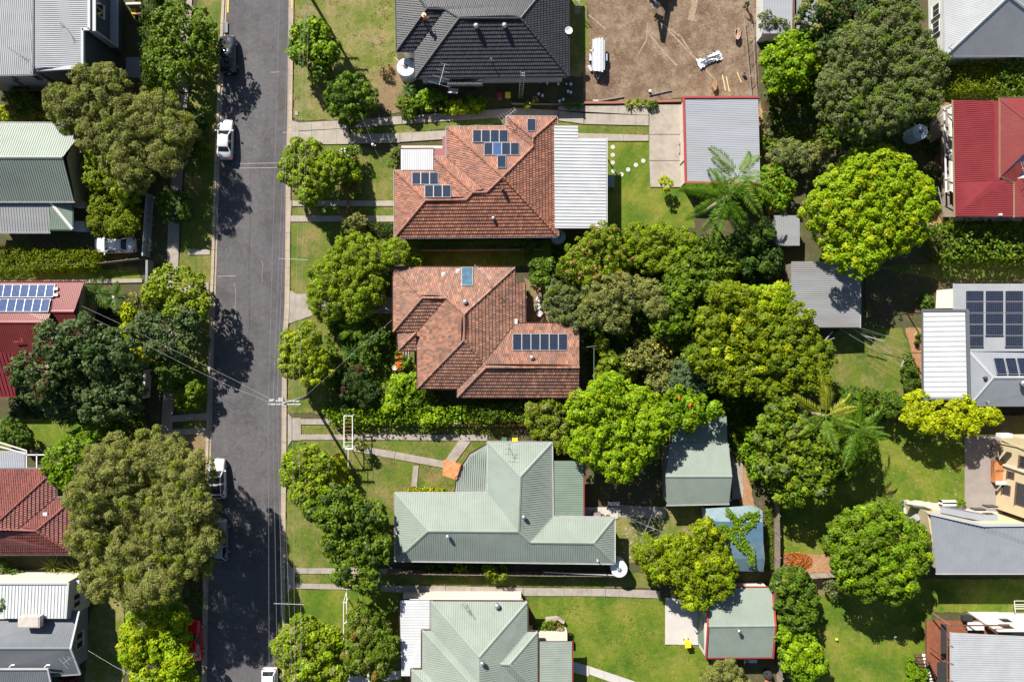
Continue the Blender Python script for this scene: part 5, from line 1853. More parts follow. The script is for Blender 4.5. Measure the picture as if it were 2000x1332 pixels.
def palm(label, px, py, top, L, n=13, arch=.55, nl=34, ll=.6, mat='frond', name='palm_tree', cat='palm', group=None, droop=(0, .5), tr=.13, seed=1, old=0):
    rnd = random.Random(seed)
    c = at(px, py, top)
    root = thing(name, label, cat, (c.x, c.y, 0), group)
    m = MB()
    m.tube([(c.x, c.y, -.05), (c.x, c.y, .3), (c.x + .05, c.y, top * .6), (c.x, c.y, top)], [tr * 1.5, tr * 1.1, tr, tr * .9], 9)
    for k in range(int(top / .25)): m.lathe((c.x, c.y, .3 + k * .25), [(tr * 1.12, 0), (tr * 1.15, .04)], 9)
    m.build('trunk', M['barkg'], root)
    for k in range(n):
        me = frond_data(L, arch, nl, ll, k % 3)
        o = bpy.data.objects.new('frond', me)
        if not me.materials: me.materials.append(M[mat])
        C.objects.link(o)
        o.parent = root
        o.location = (0, 0, top - .02)
        s = rnd.uniform(.7, 1.1)
        o.scale = (s, s, s)
        o.rotation_euler = (rnd.uniform(-.45, .45), rnd.uniform(*droop) - .28, k * 2 * math.pi / n * 1.0 + rnd.uniform(-.35, .35))
        if old and k < old:
            o.material_slots[0].link = 'OBJECT'; o.material_slots[0].material = M['frondy']; o['label'] = 'yellowing frond'
        elif me.materials[0] != M[mat]:
            o.material_slots[0].link = 'OBJECT'; o.material_slots[0].material = M[mat]
    return root


def strap_plant(label, px, py, r, h=.8, n=34, mat='strap', name='strap_leaf_plant', cat='plant', group=None, w=.06, seed=3):
    """rosette of arching strap leaves, each leaf a part of its own"""
    rnd = random.Random(seed)
    c = at(px, py, h * .5)
    root = thing(name, label, cat, (c.x, c.y, 0), group)
    R_ = S(r)
    m = MB()
    m.tube([(c.x, c.y, 0), (c.x, c.y, h * .5)], [.07, .05], 6); m.build('stem', M['bark'], root)
    key = ('strap', R_, h, w)
    me = bpy.data.meshes.new('leaf')
    pr = [(0, .3, .0), (.35, 1, .32), (.7, .8, .3), (1, .05, .08)]
    v, f = [], []
    for t, k, z in pr:
        v += [(R_ * t, -w * k, h * z), (R_ * t, w * k, h * z)]
    for i in range(3): f.append((2 * i, 2 * i + 2, 2 * i + 3, 2 * i + 1))
    me.from_pydata(v, [], f); me.materials.append(M[mat])
    for k in range(n):
        o = bpy.data.objects.new('leaf', me)
        C.objects.link(o); o.parent = root
        t = k / n
        o.location = (0, 0, h * .45)
        s = rnd.uniform(.7, 1.1)
        o.scale = (s, 1, s)
        o.rotation_euler = (rnd.uniform(-.2, .2), -1.15 * t + .35 + rnd.uniform(-.15, .15), k * 2.399963)
    return root
# ------------------------------------------------------------------ trees, west side of the street
T = tree
T('street_tree', 'broad mid green street tree beside the parked black car', 'tree', '350,62,62 318,112,42 385,95,42 338,140,30 395,50,25', 5.4, 'broad', 'mid')
hedge('tall_hedge', 'tall grey green hedge along the modern house side yard', '277,-20 306,-20 306,170 283,170', 3.0, 'shrub', 'green', wob=.3)
T('paperbark_tree', 'huge olive tree with pale branches spreading over the green gabled cottage', 'tree', '200,185,55 140,205,50 110,190,30 235,250,70 300,225,58 340,255,45 250,320,55 190,260,45 320,300,40 160,150,25 205,150,28', 7.0, 'wispy', 'olive', 'barkg', 22, cov=1.35, accents=[('moss', .12)], reach=1.0)
T('shrub', 'rusty green shrub at the corner of the modern house', 'shrub', '38,205,34 70,215,24', 2.4, 'round', 'mid', accents=[('rust', .12)])
T('shrub', 'small yellow shrub at the picture edge beside the green cottage', 'shrub', '4,225,16', 1.6, 'round', 'yellow')
T('shrub', 'bright green shrub squeezed under the olive paperbark by the cottage roof', 'shrub', '98,222,24', 2.2, 'round', 'bright')
T('rounded_tree', 'yellow green rounded tree in front of the green cottage', 'tree', '188,312,32 215,350,36 246,365,32 230,315,28 180,350,20', 4.6, 'round', 'fresh', accents=[('yellow', .25)])
T('feathery_tree', 'feathery olive tree overhanging the white sedan in the driveway', 'tree', '200,402,30 235,422,36 195,436,24 248,438,22 214,446,20', 3.8, 'fine', 'moss', cov=1.1)
palm('small bright palm beside the feathery olive tree', 186, 376, 1.8, 1.7, 10, .5, 24, .4, 'strapg', seed=4)
T('street_tree', 'small round deep green verge tree beside the slatted fence', 'tree', '340,405,34 325,392,22', 3.6, 'round', 'green')
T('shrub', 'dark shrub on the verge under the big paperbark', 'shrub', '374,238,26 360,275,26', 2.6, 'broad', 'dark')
T('shrub', 'small leafy shrub on the shaded verge by the footpath', 'shrub', '388,290,20', 1.8, 'broad', 'mid')
hedge('garden_hedge', 'rough yellow green hedge along the cottage driveway', '-20,482 190,490 190,522 -20,532', 1.5, 'shrub', 'moss', wob=.22)
T('street_tree', 'light green street tree beside the narrow driveway with grass strips', 'tree', '330,560,44 365,570,36 350,600,40 300,575,26 385,600,22', 5.4, 'broad', 'fresh')
T('street_tree', 'dark glossy street tree south of the light green one', 'tree', '325,630,50 355,655,42 290,640,40 370,620,32 310,675,34', 5.6, 'broad', 'gum')
T('shrub', 'bright yellow leaved shrub column beside the red roofed house garden', 'shrub', '246,612,16 254,645,20 262,672,22 284,690,20', 2.6, 'broad', 'yellow')
palm('broad leaved palm beside the blue solar panels on the red roof', 186, 572, 2.2, 2.3, 11, .45, 20, .75, 'strapg', seed=8)
palm('second broad leaved palm nearer the street from the red roof', 222, 580, 2.0, 2.0, 11, .45, 20, .65, 'strapg', seed=9)
T('shrub', 'olive brown shrub between the palms and the glossy street tree', 'shrub', '262,592,22', 2.2, 'loose', 'olive')
T('gum_tree', 'large dark green gum with bare grey branches over the red roofed house', 'tree', '100,668,40 155,655,42 210,675,38 55,728,40 80,760,34 130,705,34 185,700,34 240,690,26', 8.0, 'broad', 'gum', 'barkg', 26, reach=1.05, accents=[('dark', .15)])
T('gum_tree', 'dark green gum with dead twigs south of the clipped dark hedge', 'tree', '150,770,44 200,760,46 240,755,36 110,790,30 235,790,34 185,800,30', 6.8, 'broad', 'gum', 'barkg', 24, reach=1.05)
hedge('clipped_hedge', 'clipped dark hedge between the two gum trees', '100,726 210,722 212,742 104,752', 3.8, 'shrub', 'dark')
T('street_tree', 'round mid green verge tree, upper of the pair south of the blue gate', 'tree', '327,733,34 340,722,22', 3.8, 'round', 'green')
T('street_tree', 'smaller lighter verge tree, lower of the pair south of the blue gate', 'tree', '366,775,28 378,760,18', 3.0, 'round', 'mid', accents=[('fresh', .15)])
T('shrub', 'yellow green shrub below the dark gum by the grass strip', 'shrub', '205,830,22 225,845,20', 2.0, 'broad', 'bright')
T('shrub', 'leafy shrub near the front fence corner below the dark gum', 'shrub', '255,820,24 275,845,18', 2.2, 'broad', 'mid')
T('shrub', 'dark shrub at the picture edge beside the small lawn strip', 'shrub', '15,840,24 38,858,18', 2.0, 'round', 'green')
T('leafy_tree', 'bright green leafy tree beside the dull red tiled house', 'tree', '115,900,30 145,875,34 165,860,26 120,930,24 100,915,18', 4.6, 'broad', 'bright')
T('paperbark_tree', 'largest olive tree with pale twigs covering the footpath by the white hatchback', 'tree', '215,915,60 300,900,60 360,930,50 170,975,55 250,990,75 340,1010,70 180,1050,55 378,990,34 270,1080,65 350,1090,60 200,1125,50 260,1150,40 310,1145,40 395,1060,35', 10.5, 'wispy', 'olive', 'barkg', 40, cov=1.35, accents=[('moss', .14)], reach=1.0)
T('street_tree', 'green weeping branch mass at the kerb beside the grey parked car', 'tree', '405,1050,26 395,1085,26 405,1020,18', 6.0, 'loose', 'mid')
strap_plant('bright strap leaf clump against the dull red tiled house', 108, 1104, 30, 1.1, 40, 'strapy', w=.05, seed=5)
strap_plant('strap leaf clump beside the first, under the olive tree edge', 146, 1110, 30, 1.1, 40, 'strapy', w=.05, seed=6)
T('lime_tree', 'brilliant yellow green tree shading the red car', 'tree', '318,1195,32 335,1215,30 275,1235,42 320,1255,46 260,1275,32 345,1295,28 300,1310,44 350,1330,30 275,1340,30', 5.2, 'dome', 'lime', accents=[('yellow', .3)])
T('shrub', 'maroon leaved shrub below the slate grey gable', 'shrub', '128,1325,16 146,1322,14', 1.6, 'broad', 'maroon')
T('shrub', 'dark shrub at the picture edge beside the strap leaf clumps', 'shrub', '2,1110,16 30,1130,18', 1.8, 'broad', 'green')
T('shrub', 'dark overhanging shrub at the corner of the white ribbed roof', 'shrub', '2,1180,16', 4.5, 'loose', 'green', limbs=4)

# ------------------------------------------------------------------ trees, east verge and front gardens
T('verge_tree', 'yellow green tree under the wires at the top of the verge', 'tree', '598,68,32 588,100,28 618,60,26 630,100,28', 4.6, 'broad', 'bright', accents=[('lime', .25)])
T('verge_tree', 'dark leafy tree in the shade of the tree under the wires', 'tree', '632,110,22 625,135,22 650,92,16', 3.4, 'broad', 'mid')
T('round_tree', 'clipped round green tree beside the driveway and black house lawn', 'tree', '684,188,50', 4.4, 'round', 'green', flat=.85, accents=[('bright', .3)])
T('verge_tree', 'bright green tree under the wires facing the orange tiled house', 'tree', '590,308,42 570,330,30 605,350,42 640,325,34 600,380,22', 5.0, 'round', 'fresh', accents=[('lime', .3)])
T('flowering_shrub', 'white flowered shrub behind the verge tree by the orange house', 'shrub', '676,302,17 690,295,12', 2.4, 'round', 'mid', flowers=((.7, .7, .65), 16, .16))
T('shrub', 'yellow speckled shrub beside the maroon gate of the orange house', 'shrub', '680,325,20 688,345,18', 2.6, 'round', 'bright', accents=[('yellow', .3), ('rust', .1)])
T('shrub', 'bronze leaved shrub at the maroon gate', 'shrub', '686,365,16', 2.2, 'round', 'rust', accents=[('olive', .3)])
T('shrub', 'flowering garden shrub beside the white awning roof', 'shrub', '772,302,12 768,320,10', 1.5, 'round', 'mid', flowers=((.4, .12, .3), 10, .14))
T('leafy_tree', 'big light green tree filling the front of the middle tiled house', 'tree', '692,497,50 650,545,52 728,505,38 705,558,50 640,590,38 772,492,26 690,590,38 625,570,24', 4.6, 'fine', 'fresh', 'barkg', 18, accents=[('lime', .35)], cov=1.3)
T('shrub', 'small olive shrub at the top of the big light green tree', 'shrub', '684,438,22 700,430,14', 2.2, 'loose', 'olive')
T('shrub', 'lime shrub at the corner of the shaded side lawn', 'shrub', '800,500,18 815,508,12', 1.8, 'round', 'lime')
hedge('low_hedge', 'low dark hedge beside the double strip path of the orange house', '714,436 770,438 770,456 718,452', .8, 'shrub', 'dark')
T('verge_tree', 'yellow green tree under the wires, just above the power pole', 'tree', '588,690,44 565,670,24 612,720,34 600,655,26 570,715,26', 5.0, 'round', 'fresh', accents=[('yellow', .25)])
palm('feathery cycad on the front lawn of the middle tiled house', 692, 640, 1.8, 2.2, 20, .5, 34, .35, 'frondl', seed=12)
strap_plant('yucca rosette below the feathery cycad', 688, 688, 26, 1.4, 40, 'strapg', w=.045, seed=13)
strap_plant('yucca rosette near the pole, upper of two', 652, 778, 20, 1.5, 36, 'strap', w=.045, seed=14)
strap_plant('yucca rosette near the pole, lower of two', 666, 795, 22, 1.5, 36, 'strap', w=.045, seed=15)
T('shrub', 'dark green shrub behind the cycad on the front lawn', 'shrub', '735,660,26 720,690,24', 2.4, 'broad', 'green')
T('shrub', 'dark drooping shrub with reddish tips in the middle house front garden', 'shrub', '690,755,34 715,770,28 700,730,20', 2.8, 'fine', 'dark', accents=[('maroon', .06)], cov=1.2)
strap_plant('yellow striped rosette in the middle house front garden', 752, 764, 18, 1.2, 36, 'strapy', w=.05, seed=16)
T('shrub', 'bright lime shrub at the south west corner of the middle tiled house', 'shrub', '785,760,26 805,748,20 765,790,22', 2.2, 'broad', 'bright', accents=[('lime', .3)])
T('shrub', 'leafy green shrub against the middle house wall, right of the lime shrub', 'shrub', '830,772,24 808,790,22 848,785,16', 2.0, 'loose', 'mid')
T('flowering_shrub', 'orange flowered shrub at the front steps of the middle tiled house', 'shrub', '779,695,8 781,716,8', 1.4, 'round', 'mid', flowers=((.65, .13, .02), 22, .2))
T('shrub', 'bright green pot shrub beside the front steps', 'shrub', '793,708,13', 1.5, 'round', 'bright')
hedge('garden_hedge', 'leafy hedge along the boundary south of the middle tiled house', '640,800 900,792 900,826 650,828', 1.5, 'broad', 'bright', wob=.3)
hedge('garden_hedge', 'looser darker hedge continuing east along the boundary', '905,792 1030,782 1040,822 905,826', 1.6, 'loose', 'mid', wob=.35)
strap_plant('yellow strap plant in the boundary garden bed', 928, 828, 18, .7, 30, 'strapy', w=.05, seed=17)
T('verge_tree', 'yellow green tree below the power pole on the verge', 'tree', '588,905,38 570,930,24 605,950,38 620,915,28 590,970,24', 5.0, 'broad', 'fresh', accents=[('lime', .25)])
T('verge_shrub', 'yellow green shrub column against the white gate', 'shrub', '662,915,18 668,940,16 658,900,12', 2.6, 'fine', 'yellow')
T('leafy_tree', 'tall deep green tree at the front corner of the pale green house', 'tree', '665,1000,48 715,1010,36 640,1010,30 700,1060,50 660,1060,36 690,1115,46 735,1075,30 720,1140,24 615,1000,20', 7.0, 'broad', 'mid', accents=[('dark', .18)])
T('verge_tree', 'yellow green tree under the wires at the bottom of the verge', 'tree', '590,1245,42 555,1275,30 620,1290,42 590,1310,40 640,1250,26 655,1320,20', 5.0, 'broad', 'fresh', accents=[('lime', .2), ('olive', .15)])
T('leafy_tree', 'dark olive tree between the white fence rails and the stepped white roof', 'tree', '715,1230,40 745,1265,36 700,1280,34 735,1300,32 700,1205,24', 5.0, 'fine', 'mid', accents=[('olive', .2), ('rust', .04)], cov=1.15)
T('shrub', 'small pink flowered shrub on the white gate post', 'shrub', '705,872,9 698,864,7', 2.4, 'round', 'mid', flowers=((.6, .35, .3), 10, .1))

# ------------------------------------------------------------------ around the black house and the building site
strap_plant('spiky yucca at the front corner of the black tiled house', 798, 178, 22, 1.6, 44, 'strapg', w=.045, seed=20)
T('shrub', 'green shrub below the yucca at the black house path', 'shrub', '805,208,22 790,200,14', 1.4, 'broad', 'mid')
T('shrub', 'leafy shrub along the black house path, next to the yucca', 'shrub', '838,195,20 860,200,18 825,190,12', 1.5, 'broad', 'bright')
T('shrub', 'lime shrub along the black house path by the yellow bin', 'shrub', '892,208,15 920,205,17 938,202,12', 1.2, 'broad', 'bright', accents=[('yellow', .25)])
T('shrub', 'dead brown shrub on the dry front lawn of the black house', 'shrub', '755,138,13', .9, 'loose', 'tan')
T('shrub', 'small yellowish flowering shrub beside the driveway north of the orange house', 'shrub', '1032,207,9 1045,196,6', 1.2, 'round', 'fresh', flowers=((.6, .3, .25), 6, .12))
strap_plant('grey green agave row end at the site edge, left of two', 1112, 208, 14, .6, 26, 'strap', w=.05, seed=21)
strap_plant('grey green agave row end at the site edge, right of two', 1130, 207, 13, .6, 26, 'strap', w=.05, seed=22)
strap_plant('pale bromeliad clump on the site edge, left of three', 1228, 204, 13, .5, 30, 'strapy', w=.06, seed=23)
strap_plant('pale bromeliad clump on the site edge, middle of three', 1246, 202, 13, .5, 30, 'strapy', w=.06, seed=24)
strap_plant('pale bromeliad clump on the site edge, right of three', 1262, 202, 12, .5, 30, 'strapy', w=.06, seed=25)
T('shrub', 'small dark flowering shrub beside the bromeliads', 'shrub', '1275,206,9', .8, 'round', 'green')
T('shrub', 'yellow croton beside the concrete yard and lawn', 'shrub', '1303,362,13 1300,352,8', 2.2, 'broad', 'yellow', limbs=4)

# ------------------------------------------------------------------ north-east gardens
T('leafy_tree', 'bright green tree beside the scaffold poles of the building site', 'tree', '1540,100,38 1515,120,30 1570,90,36 1550,140,36 1585,115,26 1520,155,24', 5.2, 'broad', 'bright', accents=[('lime', .2)])
T('shrub', 'sparse grey shrub over the end of the pale long shed', 'shrub', '1500,40,16 1525,50,14', 3.4, 'loose', 'grey')
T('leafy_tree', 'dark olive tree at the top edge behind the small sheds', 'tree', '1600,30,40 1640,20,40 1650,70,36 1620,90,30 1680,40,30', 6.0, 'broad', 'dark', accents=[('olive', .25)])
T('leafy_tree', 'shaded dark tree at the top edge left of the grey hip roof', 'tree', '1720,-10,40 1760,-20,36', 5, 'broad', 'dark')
T('huge_tree', 'huge grey green spreading tree in the upper right', 'tree', '1750,40,55 1690,100,60 1780,100,55 1660,160,55 1740,160,60 1810,130,45 1640,210,45 1700,220,50 1790,190,45 1740,220,40 1625,170,30', 9.5, 'fine', 'grey', 'barkg', 30, cov=1.15, accents=[('mid', .25)], reach=1.0)
hedge('yellow_hedge', 'golden yellow hedge below the grey hip roofed house', '1862,124 1946,120 1944,176 1862,182', 1.8, 'shrub', 'moss', wob=.3)
hedge('dark_hedge', 'dark green hedge right of the golden yellow one', '1948,120 2060,112 2060,180 1948,184', 2.2, 'broad', 'mid', wob=.3)
T('dome_tree', 'largest bright lime dome shaped tree beside the red roofed house', 'tree', '1690,380,78 1745,380,72 1650,390,60 1700,440,76 1760,430,62 1640,430,52 1700,330,52 1790,390,45 1680,500,40 1600,410,34 1740,340,48 1625,500,18', 7.6, 'dome', 'lime', flat=.62, accents=[('yellow', .12)])
T('shrub', 'soft grey green shrub mass right of the metal garage', 'shrub', '1540,300,30 1575,310,32 1600,300,22 1520,310,20', 3.2, 'fine', 'grey', accents=[('olive', .2)])
T('cypress', 'slim olive conifer beside the grey green shrub mass', 'tree', '1602,290,14 1600,305,12', 3.6, 'fine', 'olive')
T('shrub', 'bright green shrub near the palm, left of the lime dome tree', 'shrub', '1510,350,28 1535,370,24 1500,380,20 1520,395,18', 3.4, 'broad', 'bright')
T('shrub', 'small pale shrub beside the garage end wall', 'shrub', '1498,232,14 1500,262,10', 1.8, 'fine', 'grey')
T('shrub', 'leafy shrub at the back corner of the metal garage', 'shrub', '1500,290,14 1490,275,9', 1.8, 'broad', 'mid')
T('shrub', 'small dark shrub under the white balcony stairs', 'shrub', '1826,345,11', 1.4, 'broad', 'green')
palm('tall feathery palm reaching over the red trimmed metal garage', 1440, 345, 6.6, 5.2, 10, .6, 56, .95, 'frondl', seed=31, droop=(.15, .5), tr=.16)
palm('tall feathery palm between the lawn and the jungle garden', 1418, 385, 7.4, 5.4, 12, .64, 56, .95, 'frond', seed=34, droop=(.2, .6), tr=.17)
hedge('dark_hedge', 'broad dark hedge south of the bright red roof', '1838,440 2060,436 2060,506 1842,508', 3.0, 'broad', 'mid', wob=.4)
T('leafy_tree', 'dark leafy tree left of the weathered lean-to roof', 'tree', '1470,470,36 1500,510,36 1450,510,34 1490,450,26', 4.6, 'broad', 'dark', accents=[('green', .2)])

# ------------------------------------------------------------------ jungle garden behind the middle house
T('flowering_tree', 'leafy tree dotted with dusty pink flowers behind the patio roof', 'tree', '1180,470,36 1140,500,36 1200,510,36 1150,535,28 1110,520,22', 4.6, 'fine', 'fresh', flowers=((.42, .16, .11), 60, .22), cov=1.15)
T('leafy_tree', 'light green shrubby tree on the south edge of the back lawn', 'tree', '1250,470,34 1290,465,34 1330,480,34 1275,505,32 1320,515,28', 3.8, 'fine', 'fresh', accents=[('lime', .2)], cov=1.15)
T('leafy_tree', 'dull green tree at the north of the jungle garden, below the palm', 'tree', '1370,530,42 1330,550,36 1400,560,34 1380,500,28 1420,520,24', 4.8, 'broad', 'mid')
T('leafy_tree', 'grey green fine leaved tree behind the patio chairs', 'tree', '1105,600,40 1120,635,30 1090,570,24', 4.2, 'fine', 'grey', 'barkg', 16, accents=[('mid', .1)], cov=1.2)
T('olive_tree', 'olive tree with pale crooked branches in the jungle garden', 'tree', '1185,575,44 1225,570,38 1160,610,30 1200,620,32 1265,575,30 1285,600,22', 5.6, 'fine', 'olive', 'barkg', 20, accents=[('grey', .15)], reach=1.02)
T('leafy_tree', 'glossy mid green tree in the middle of the jungle garden', 'tree', '1315,590,34 1300,630,32 1330,625,28 1340,570,28', 5.4, 'broad', 'mid', accents=[('bright', .15)])
T('moss_tree', 'large mossy yellow green tree at the east end of the jungle garden', 'tree', '1440,590,44 1400,640,44 1470,640,54 1440,690,54 1390,700,40 1500,690,50 1480,740,42 1425,740,36 1410,580,26', 7.2, 'dome', 'moss', accents=[('yellow', .08), ('mid', .15)])
T('moss_tree', 'mossy green tree beside the small grey shed lawn', 'tree', '1560,660,48 1590,700,44 1545,720,50 1520,650,36 1590,740,30 1560,620,30 1510,760,30', 6.6, 'dome', 'moss', accents=[('mid', .25)])
T('lime_tree', 'bright lime green crown between the two mossy trees', 'tree', '1505,590,30 1530,610,26 1480,580,20 1525,575,22', 6.0, 'dome', 'lime', accents=[('yellow', .15)])
T('leafy_tree', 'low brown flecked shrub with tiny yellow flowers in the jungle garden', 'tree', '1270,690,34 1240,700,24 1300,700,28 1285,670,20', 3.2, 'loose', 'olive', flowers=((.6, .45, .03), 30, .16), cov=1.2)
T('shrub', 'small bright shrub in the shade of the olive tree', 'shrub', '1210,640,18', 2.4, 'broad', 'mid')
T('shrub', 'grey blue leaved shrub below the mossy tree', 'shrub', '1345,725,36 1370,745,26 1330,750,24 1375,705,20', 3.6, 'fine', 'blue', cov=1.2)
T('shrub', 'light green shrub above the african tulip tree', 'shrub', '1200,705,24 1185,715,16 1225,720,22', 2.6, 'broad', 'mid', accents=[('fresh', .3)])
T('shrub', 'fine yellow green shrub in the middle of the jungle garden', 'shrub', '1300,655,24 1335,665,24', 2.6, 'fine', 'fresh')
T('shrub', 'pale yellow shrub beside the green clothes pole', 'shrub', '1175,675,14', 2.0, 'fine', 'fresh', accents=[('yellow', .3)])
T('shrub', 'olive shrub between the lime tree and the grey blue shrub', 'shrub', '1285,750,26 1310,760,16', 2.8, 'loose', 'olive', cov=1.2)
T('leafy_tree', 'small dark citrus tree behind the patio of the middle house', 'tree', '1055,540,22 1065,520,18 1045,520,12', 3.0, 'broad', 'green', accents=[('mid', .3)])
T('shrub', 'bright shrub under the water tank of the orange house', 'shrub', '1028,475,18 1010,470,12', 1.6, 'broad', 'mid')
T('shrub', 'small shrub among the outdoor chairs', 'shrub', '1068,590,12', 1.2, 'broad', 'bright')
T('lime_tree', 'big bright lime tree beside the pale green house patio', 'tree', '1200,790,54 1150,800,42 1250,800,46 1180,850,58 1240,860,54 1150,870,40 1210,905,42 1280,830,34 1190,760,28', 7.2, 'dome', 'lime', accents=[('bright', .2)])
T('tulip_tree', 'african tulip tree with orange flowers next to the big lime tree', 'tree', '1330,785,34 1365,800,32 1310,815,28 1390,800,20 1345,820,24', 6.0, 'broad', 'bright', flowers=((.75, .16, .01), 4, .26), accents=[('lime', .2)])
T('drooping_shrub', 'drooping olive shrub left of the big lime tree', 'shrub', '1070,800,34 1055,830,28 1090,840,28 1100,870,18 1040,805,18', 3.4, 'fine', 'fresh', accents=[('olive', .25)], cov=1.2)
T('shrub', 'feathery lime shrub between the clothes pole and the big lime tree', 'shrub', '1190,735,20 1172,742,14', 2.2, 'fine', 'fresh', accents=[('lime', .3)])
T('shrub', 'small grey leaved shrub between the two back yard trees', 'shrub', '1148,565,18', 3.4, 'fine', 'blue')
T('shrub', 'mid green shrub beside the mossy tree trunk', 'shrub', '1365,665,22 1350,690,18', 3.4, 'round', 'mid', accents=[('fresh', .2)])
T('shrub', 'lime shrub bulging out of the boundary hedge', 'shrub', '855,815,18 835,820,14', 2.0, 'broad', 'lime')
T('shrub', 'dark shrub bulging out of the boundary hedge near the pale path', 'shrub', '960,812,18 945,800,14', 2.2, 'loose', 'green')
for lb_, poly in (('dry straw patches on the black house front lawn', '576,0 772,0 772,140 735,190 700,230 576,225'), ('dry straw patches on the pale green house front lawn', '562,865 950,865 955,960 775,960 775,1090 566,1090'), ('pale grass patches on the wide back lawn by the green shed', '1030,1165 1296,1170 1298,1262 1360,1262 1400,1332 1122,1332 1115,1240')):
    ground_cover('dry_grass', lb_, poly, 'dry' if 'straw' in lb_ else 'blade2', .04, 4, 'grass', .07, .35)
ground_cover('undergrowth', 'dark tangled undergrowth of the jungle garden', '1075,470 1240,445 1520,470 1510,800 1420,830 1160,770 1140,650 1090,640', 'green', .8, 9)
ground_cover('undergrowth', 'leafy undergrowth between the garages and the eastern lawns', '1425,780 1510,780 1520,980 1430,900', 'mid', .8, 8)
ground_cover('undergrowth', 'shaded undergrowth under the huge grey green tree', '1490,60 1840,120 1840,300 1600,290 1500,290', 'mid', .5, 6)
ground_cover('undergrowth', 'weedy garden growth on the west side of the street', '20,620 290,600 290,820 180,830 20,810', 'dark', .6, 6)
ground_cover('undergrowth', 'garden growth in front of the middle tiled house', '640,620 770,620 770,800 640,810', 'mid', .45, 6)
ground_cover('undergrowth', 'shaded growth under the southern paperbark', '170,880 400,880 400,1180 200,1180', 'mid', .3, 2.5)

# ------------------------------------------------------------------ south-east
T('leafy_tree', 'dense mid green tree spreading below the two palms', 'tree', '1540,830,44 1510,850,34 1560,880,54 1520,900,44 1590,910,50 1550,950,40 1600,950,32 1530,800,30 1600,860,36', 6.6, 'broad', 'mid', accents=[('fresh', .22), ('grey', .12)])
T('leafy_tree', 'small tree along the eastern lawn edge beneath the dark green palm', 'tree', '1660,850,36 1690,880,30 1650,900,32 1690,840,24', 5.0, 'broad', 'mid')
palm('yellowing palm above the dense mid green tree', 1612, 812, 6.6, 4.6, 10, .62, 50, .8, 'frondl', seed=41, old=5)
palm('dark green palm right of the yellowing one', 1672, 838, 6.4, 4.6, 12, .62, 50, .8, 'frond', seed=43)
palm('small pale palm in the shade beside the eastern lawn', 1652, 915, 3.0, 2.0, 9, .6, 34, .45, 'frondl', seed=44)
T('shrub', 'dark shrub mass south of the small clothesline lawn', 'shrub', '1700,790,30 1740,795,30 1670,780,24 1765,790,20', 3.2, 'broad', 'green', accents=[('mid', .2)])
T('golden_tree', 'golden yellow tree with spreading sprays below the solar house', 'tree', '1795,790,24 1785,815,20 1840,810,28 1880,800,26 1870,830,22 1820,830,20 1910,815,20 1940,815,18 1900,840,12', 4.2, 'dome', 'yellow', flat=.4)
T('shrub', 'ivy covered shrub beside the white patio roof of the solar house', 'shrub', '1780,725,18 1785,750,16 1775,700,10', 1.6, 'round', 'green')
T('shrub', 'small shrub beside the grey roofed solar house corner', 'shrub', '1812,590,14 1840,592,8', 1.4, 'broad', 'green')
T('dome_tree', 'round dense green tree in the lower right yard', 'tree', '1720,1075,82 1680,1060,56 1760,1060,56 1690,1120,52 1750,1125,52 1720,1020,42 1665,1095,36 1785,1095,36', 7.4, 'dome', 'mid', flat=.7, accents=[('bright', .3), ('lime', .08)])
T('lime_tree', 'vivid lime tree between the clothesline and the green shed', 'tree', '1380,1070,46 1330,1080,38 1350,1120,48 1400,1110,42 1270,1085,32 1290,1115,28 1360,1160,34 1410,1145,26 1380,1040,24', 5.6, 'dome', 'moss', accents=[('lime', .2), ('yellow', .1)])
T('leafy_tree', 'dark green tree along the fence right of the green shed', 'tree', '1545,1140,34 1565,1165,34 1540,1190,34 1575,1205,24 1555,1215,30', 4.6, 'broad', 'green', accents=[('mid', .2)])
T('lime_tree', 'small lime tree along the fence below the dark green one', 'tree', '1570,1260,34 1550,1285,28 1585,1295,32 1570,1310,28 1530,1240,18', 4.2, 'broad', 'bright', accents=[('lime', .4)])
T('shrub', 'grey twiggy shrub against the timber fence by the dense green dome', 'shrub', '1622,1145,12 1630,1160,10', 1.8, 'loose', 'grey')
T('shrub', 'small strappy shrub at the orange leaf pile', 'shrub', '1618,1066,10', 1.2, 'loose', 'mid')
T('olive_tree', 'olive grey weeping bush at the bottom edge by the green shed', 'tree', '1420,1310,30 1400,1330,30 1440,1335,28', 3.2, 'wispy', 'olive', cov=1.8)
T('clipped_bush', 'neatly clipped round bush beside the deck stairs', 'bush', '1790,1305,19 1790,1328,20 1800,1315,16', 1.6, 'shrub', 'bright', cov=1.4)
T('shrub', 'long green shrub against the boundary right of the blue shelter', 'shrub', '1462,880,16 1470,905,14 1465,850,14 1475,930,12', 2.2, 'broad', 'bright')
strap_plant('small rosette plant right of the green garage', 1470, 930, 14, .9, 26, 'strap', w=.04, seed=51)
T('shrub', 'small planter bush at the cream house', 'bush', '1877,981,9', .9, 'shrub', 'bright')
T('shrub', 'mixed planter shrub behind the bottom green house', 'shrub', '1066,1226,10 1078,1222,10', 1.2, 'broad', 'mid')
T('shrub', 'brown tipped shrub beside the round planter wall', 'shrub', '1092,1230,13 1105,1240,8', 1.2, 'loose', 'tan')
T('shrub', 'yellow leaved shrub below the pale green house eave', 'shrub', '895,1113,10 908,1117,8', 1.0, 'broad', 'yellow')
T('shrub', 'leafy fruit shrub below the pale green house eave', 'shrub', '968,1115,20 955,1108,12 980,1122,12', 1.8, 'broad', 'fresh')
T('shrub', 'dark garden shrubs below the pale green house eave', 'shrub', '840,1108,12 862,1106,12 930,1108,10', .9, 'broad', 'green')
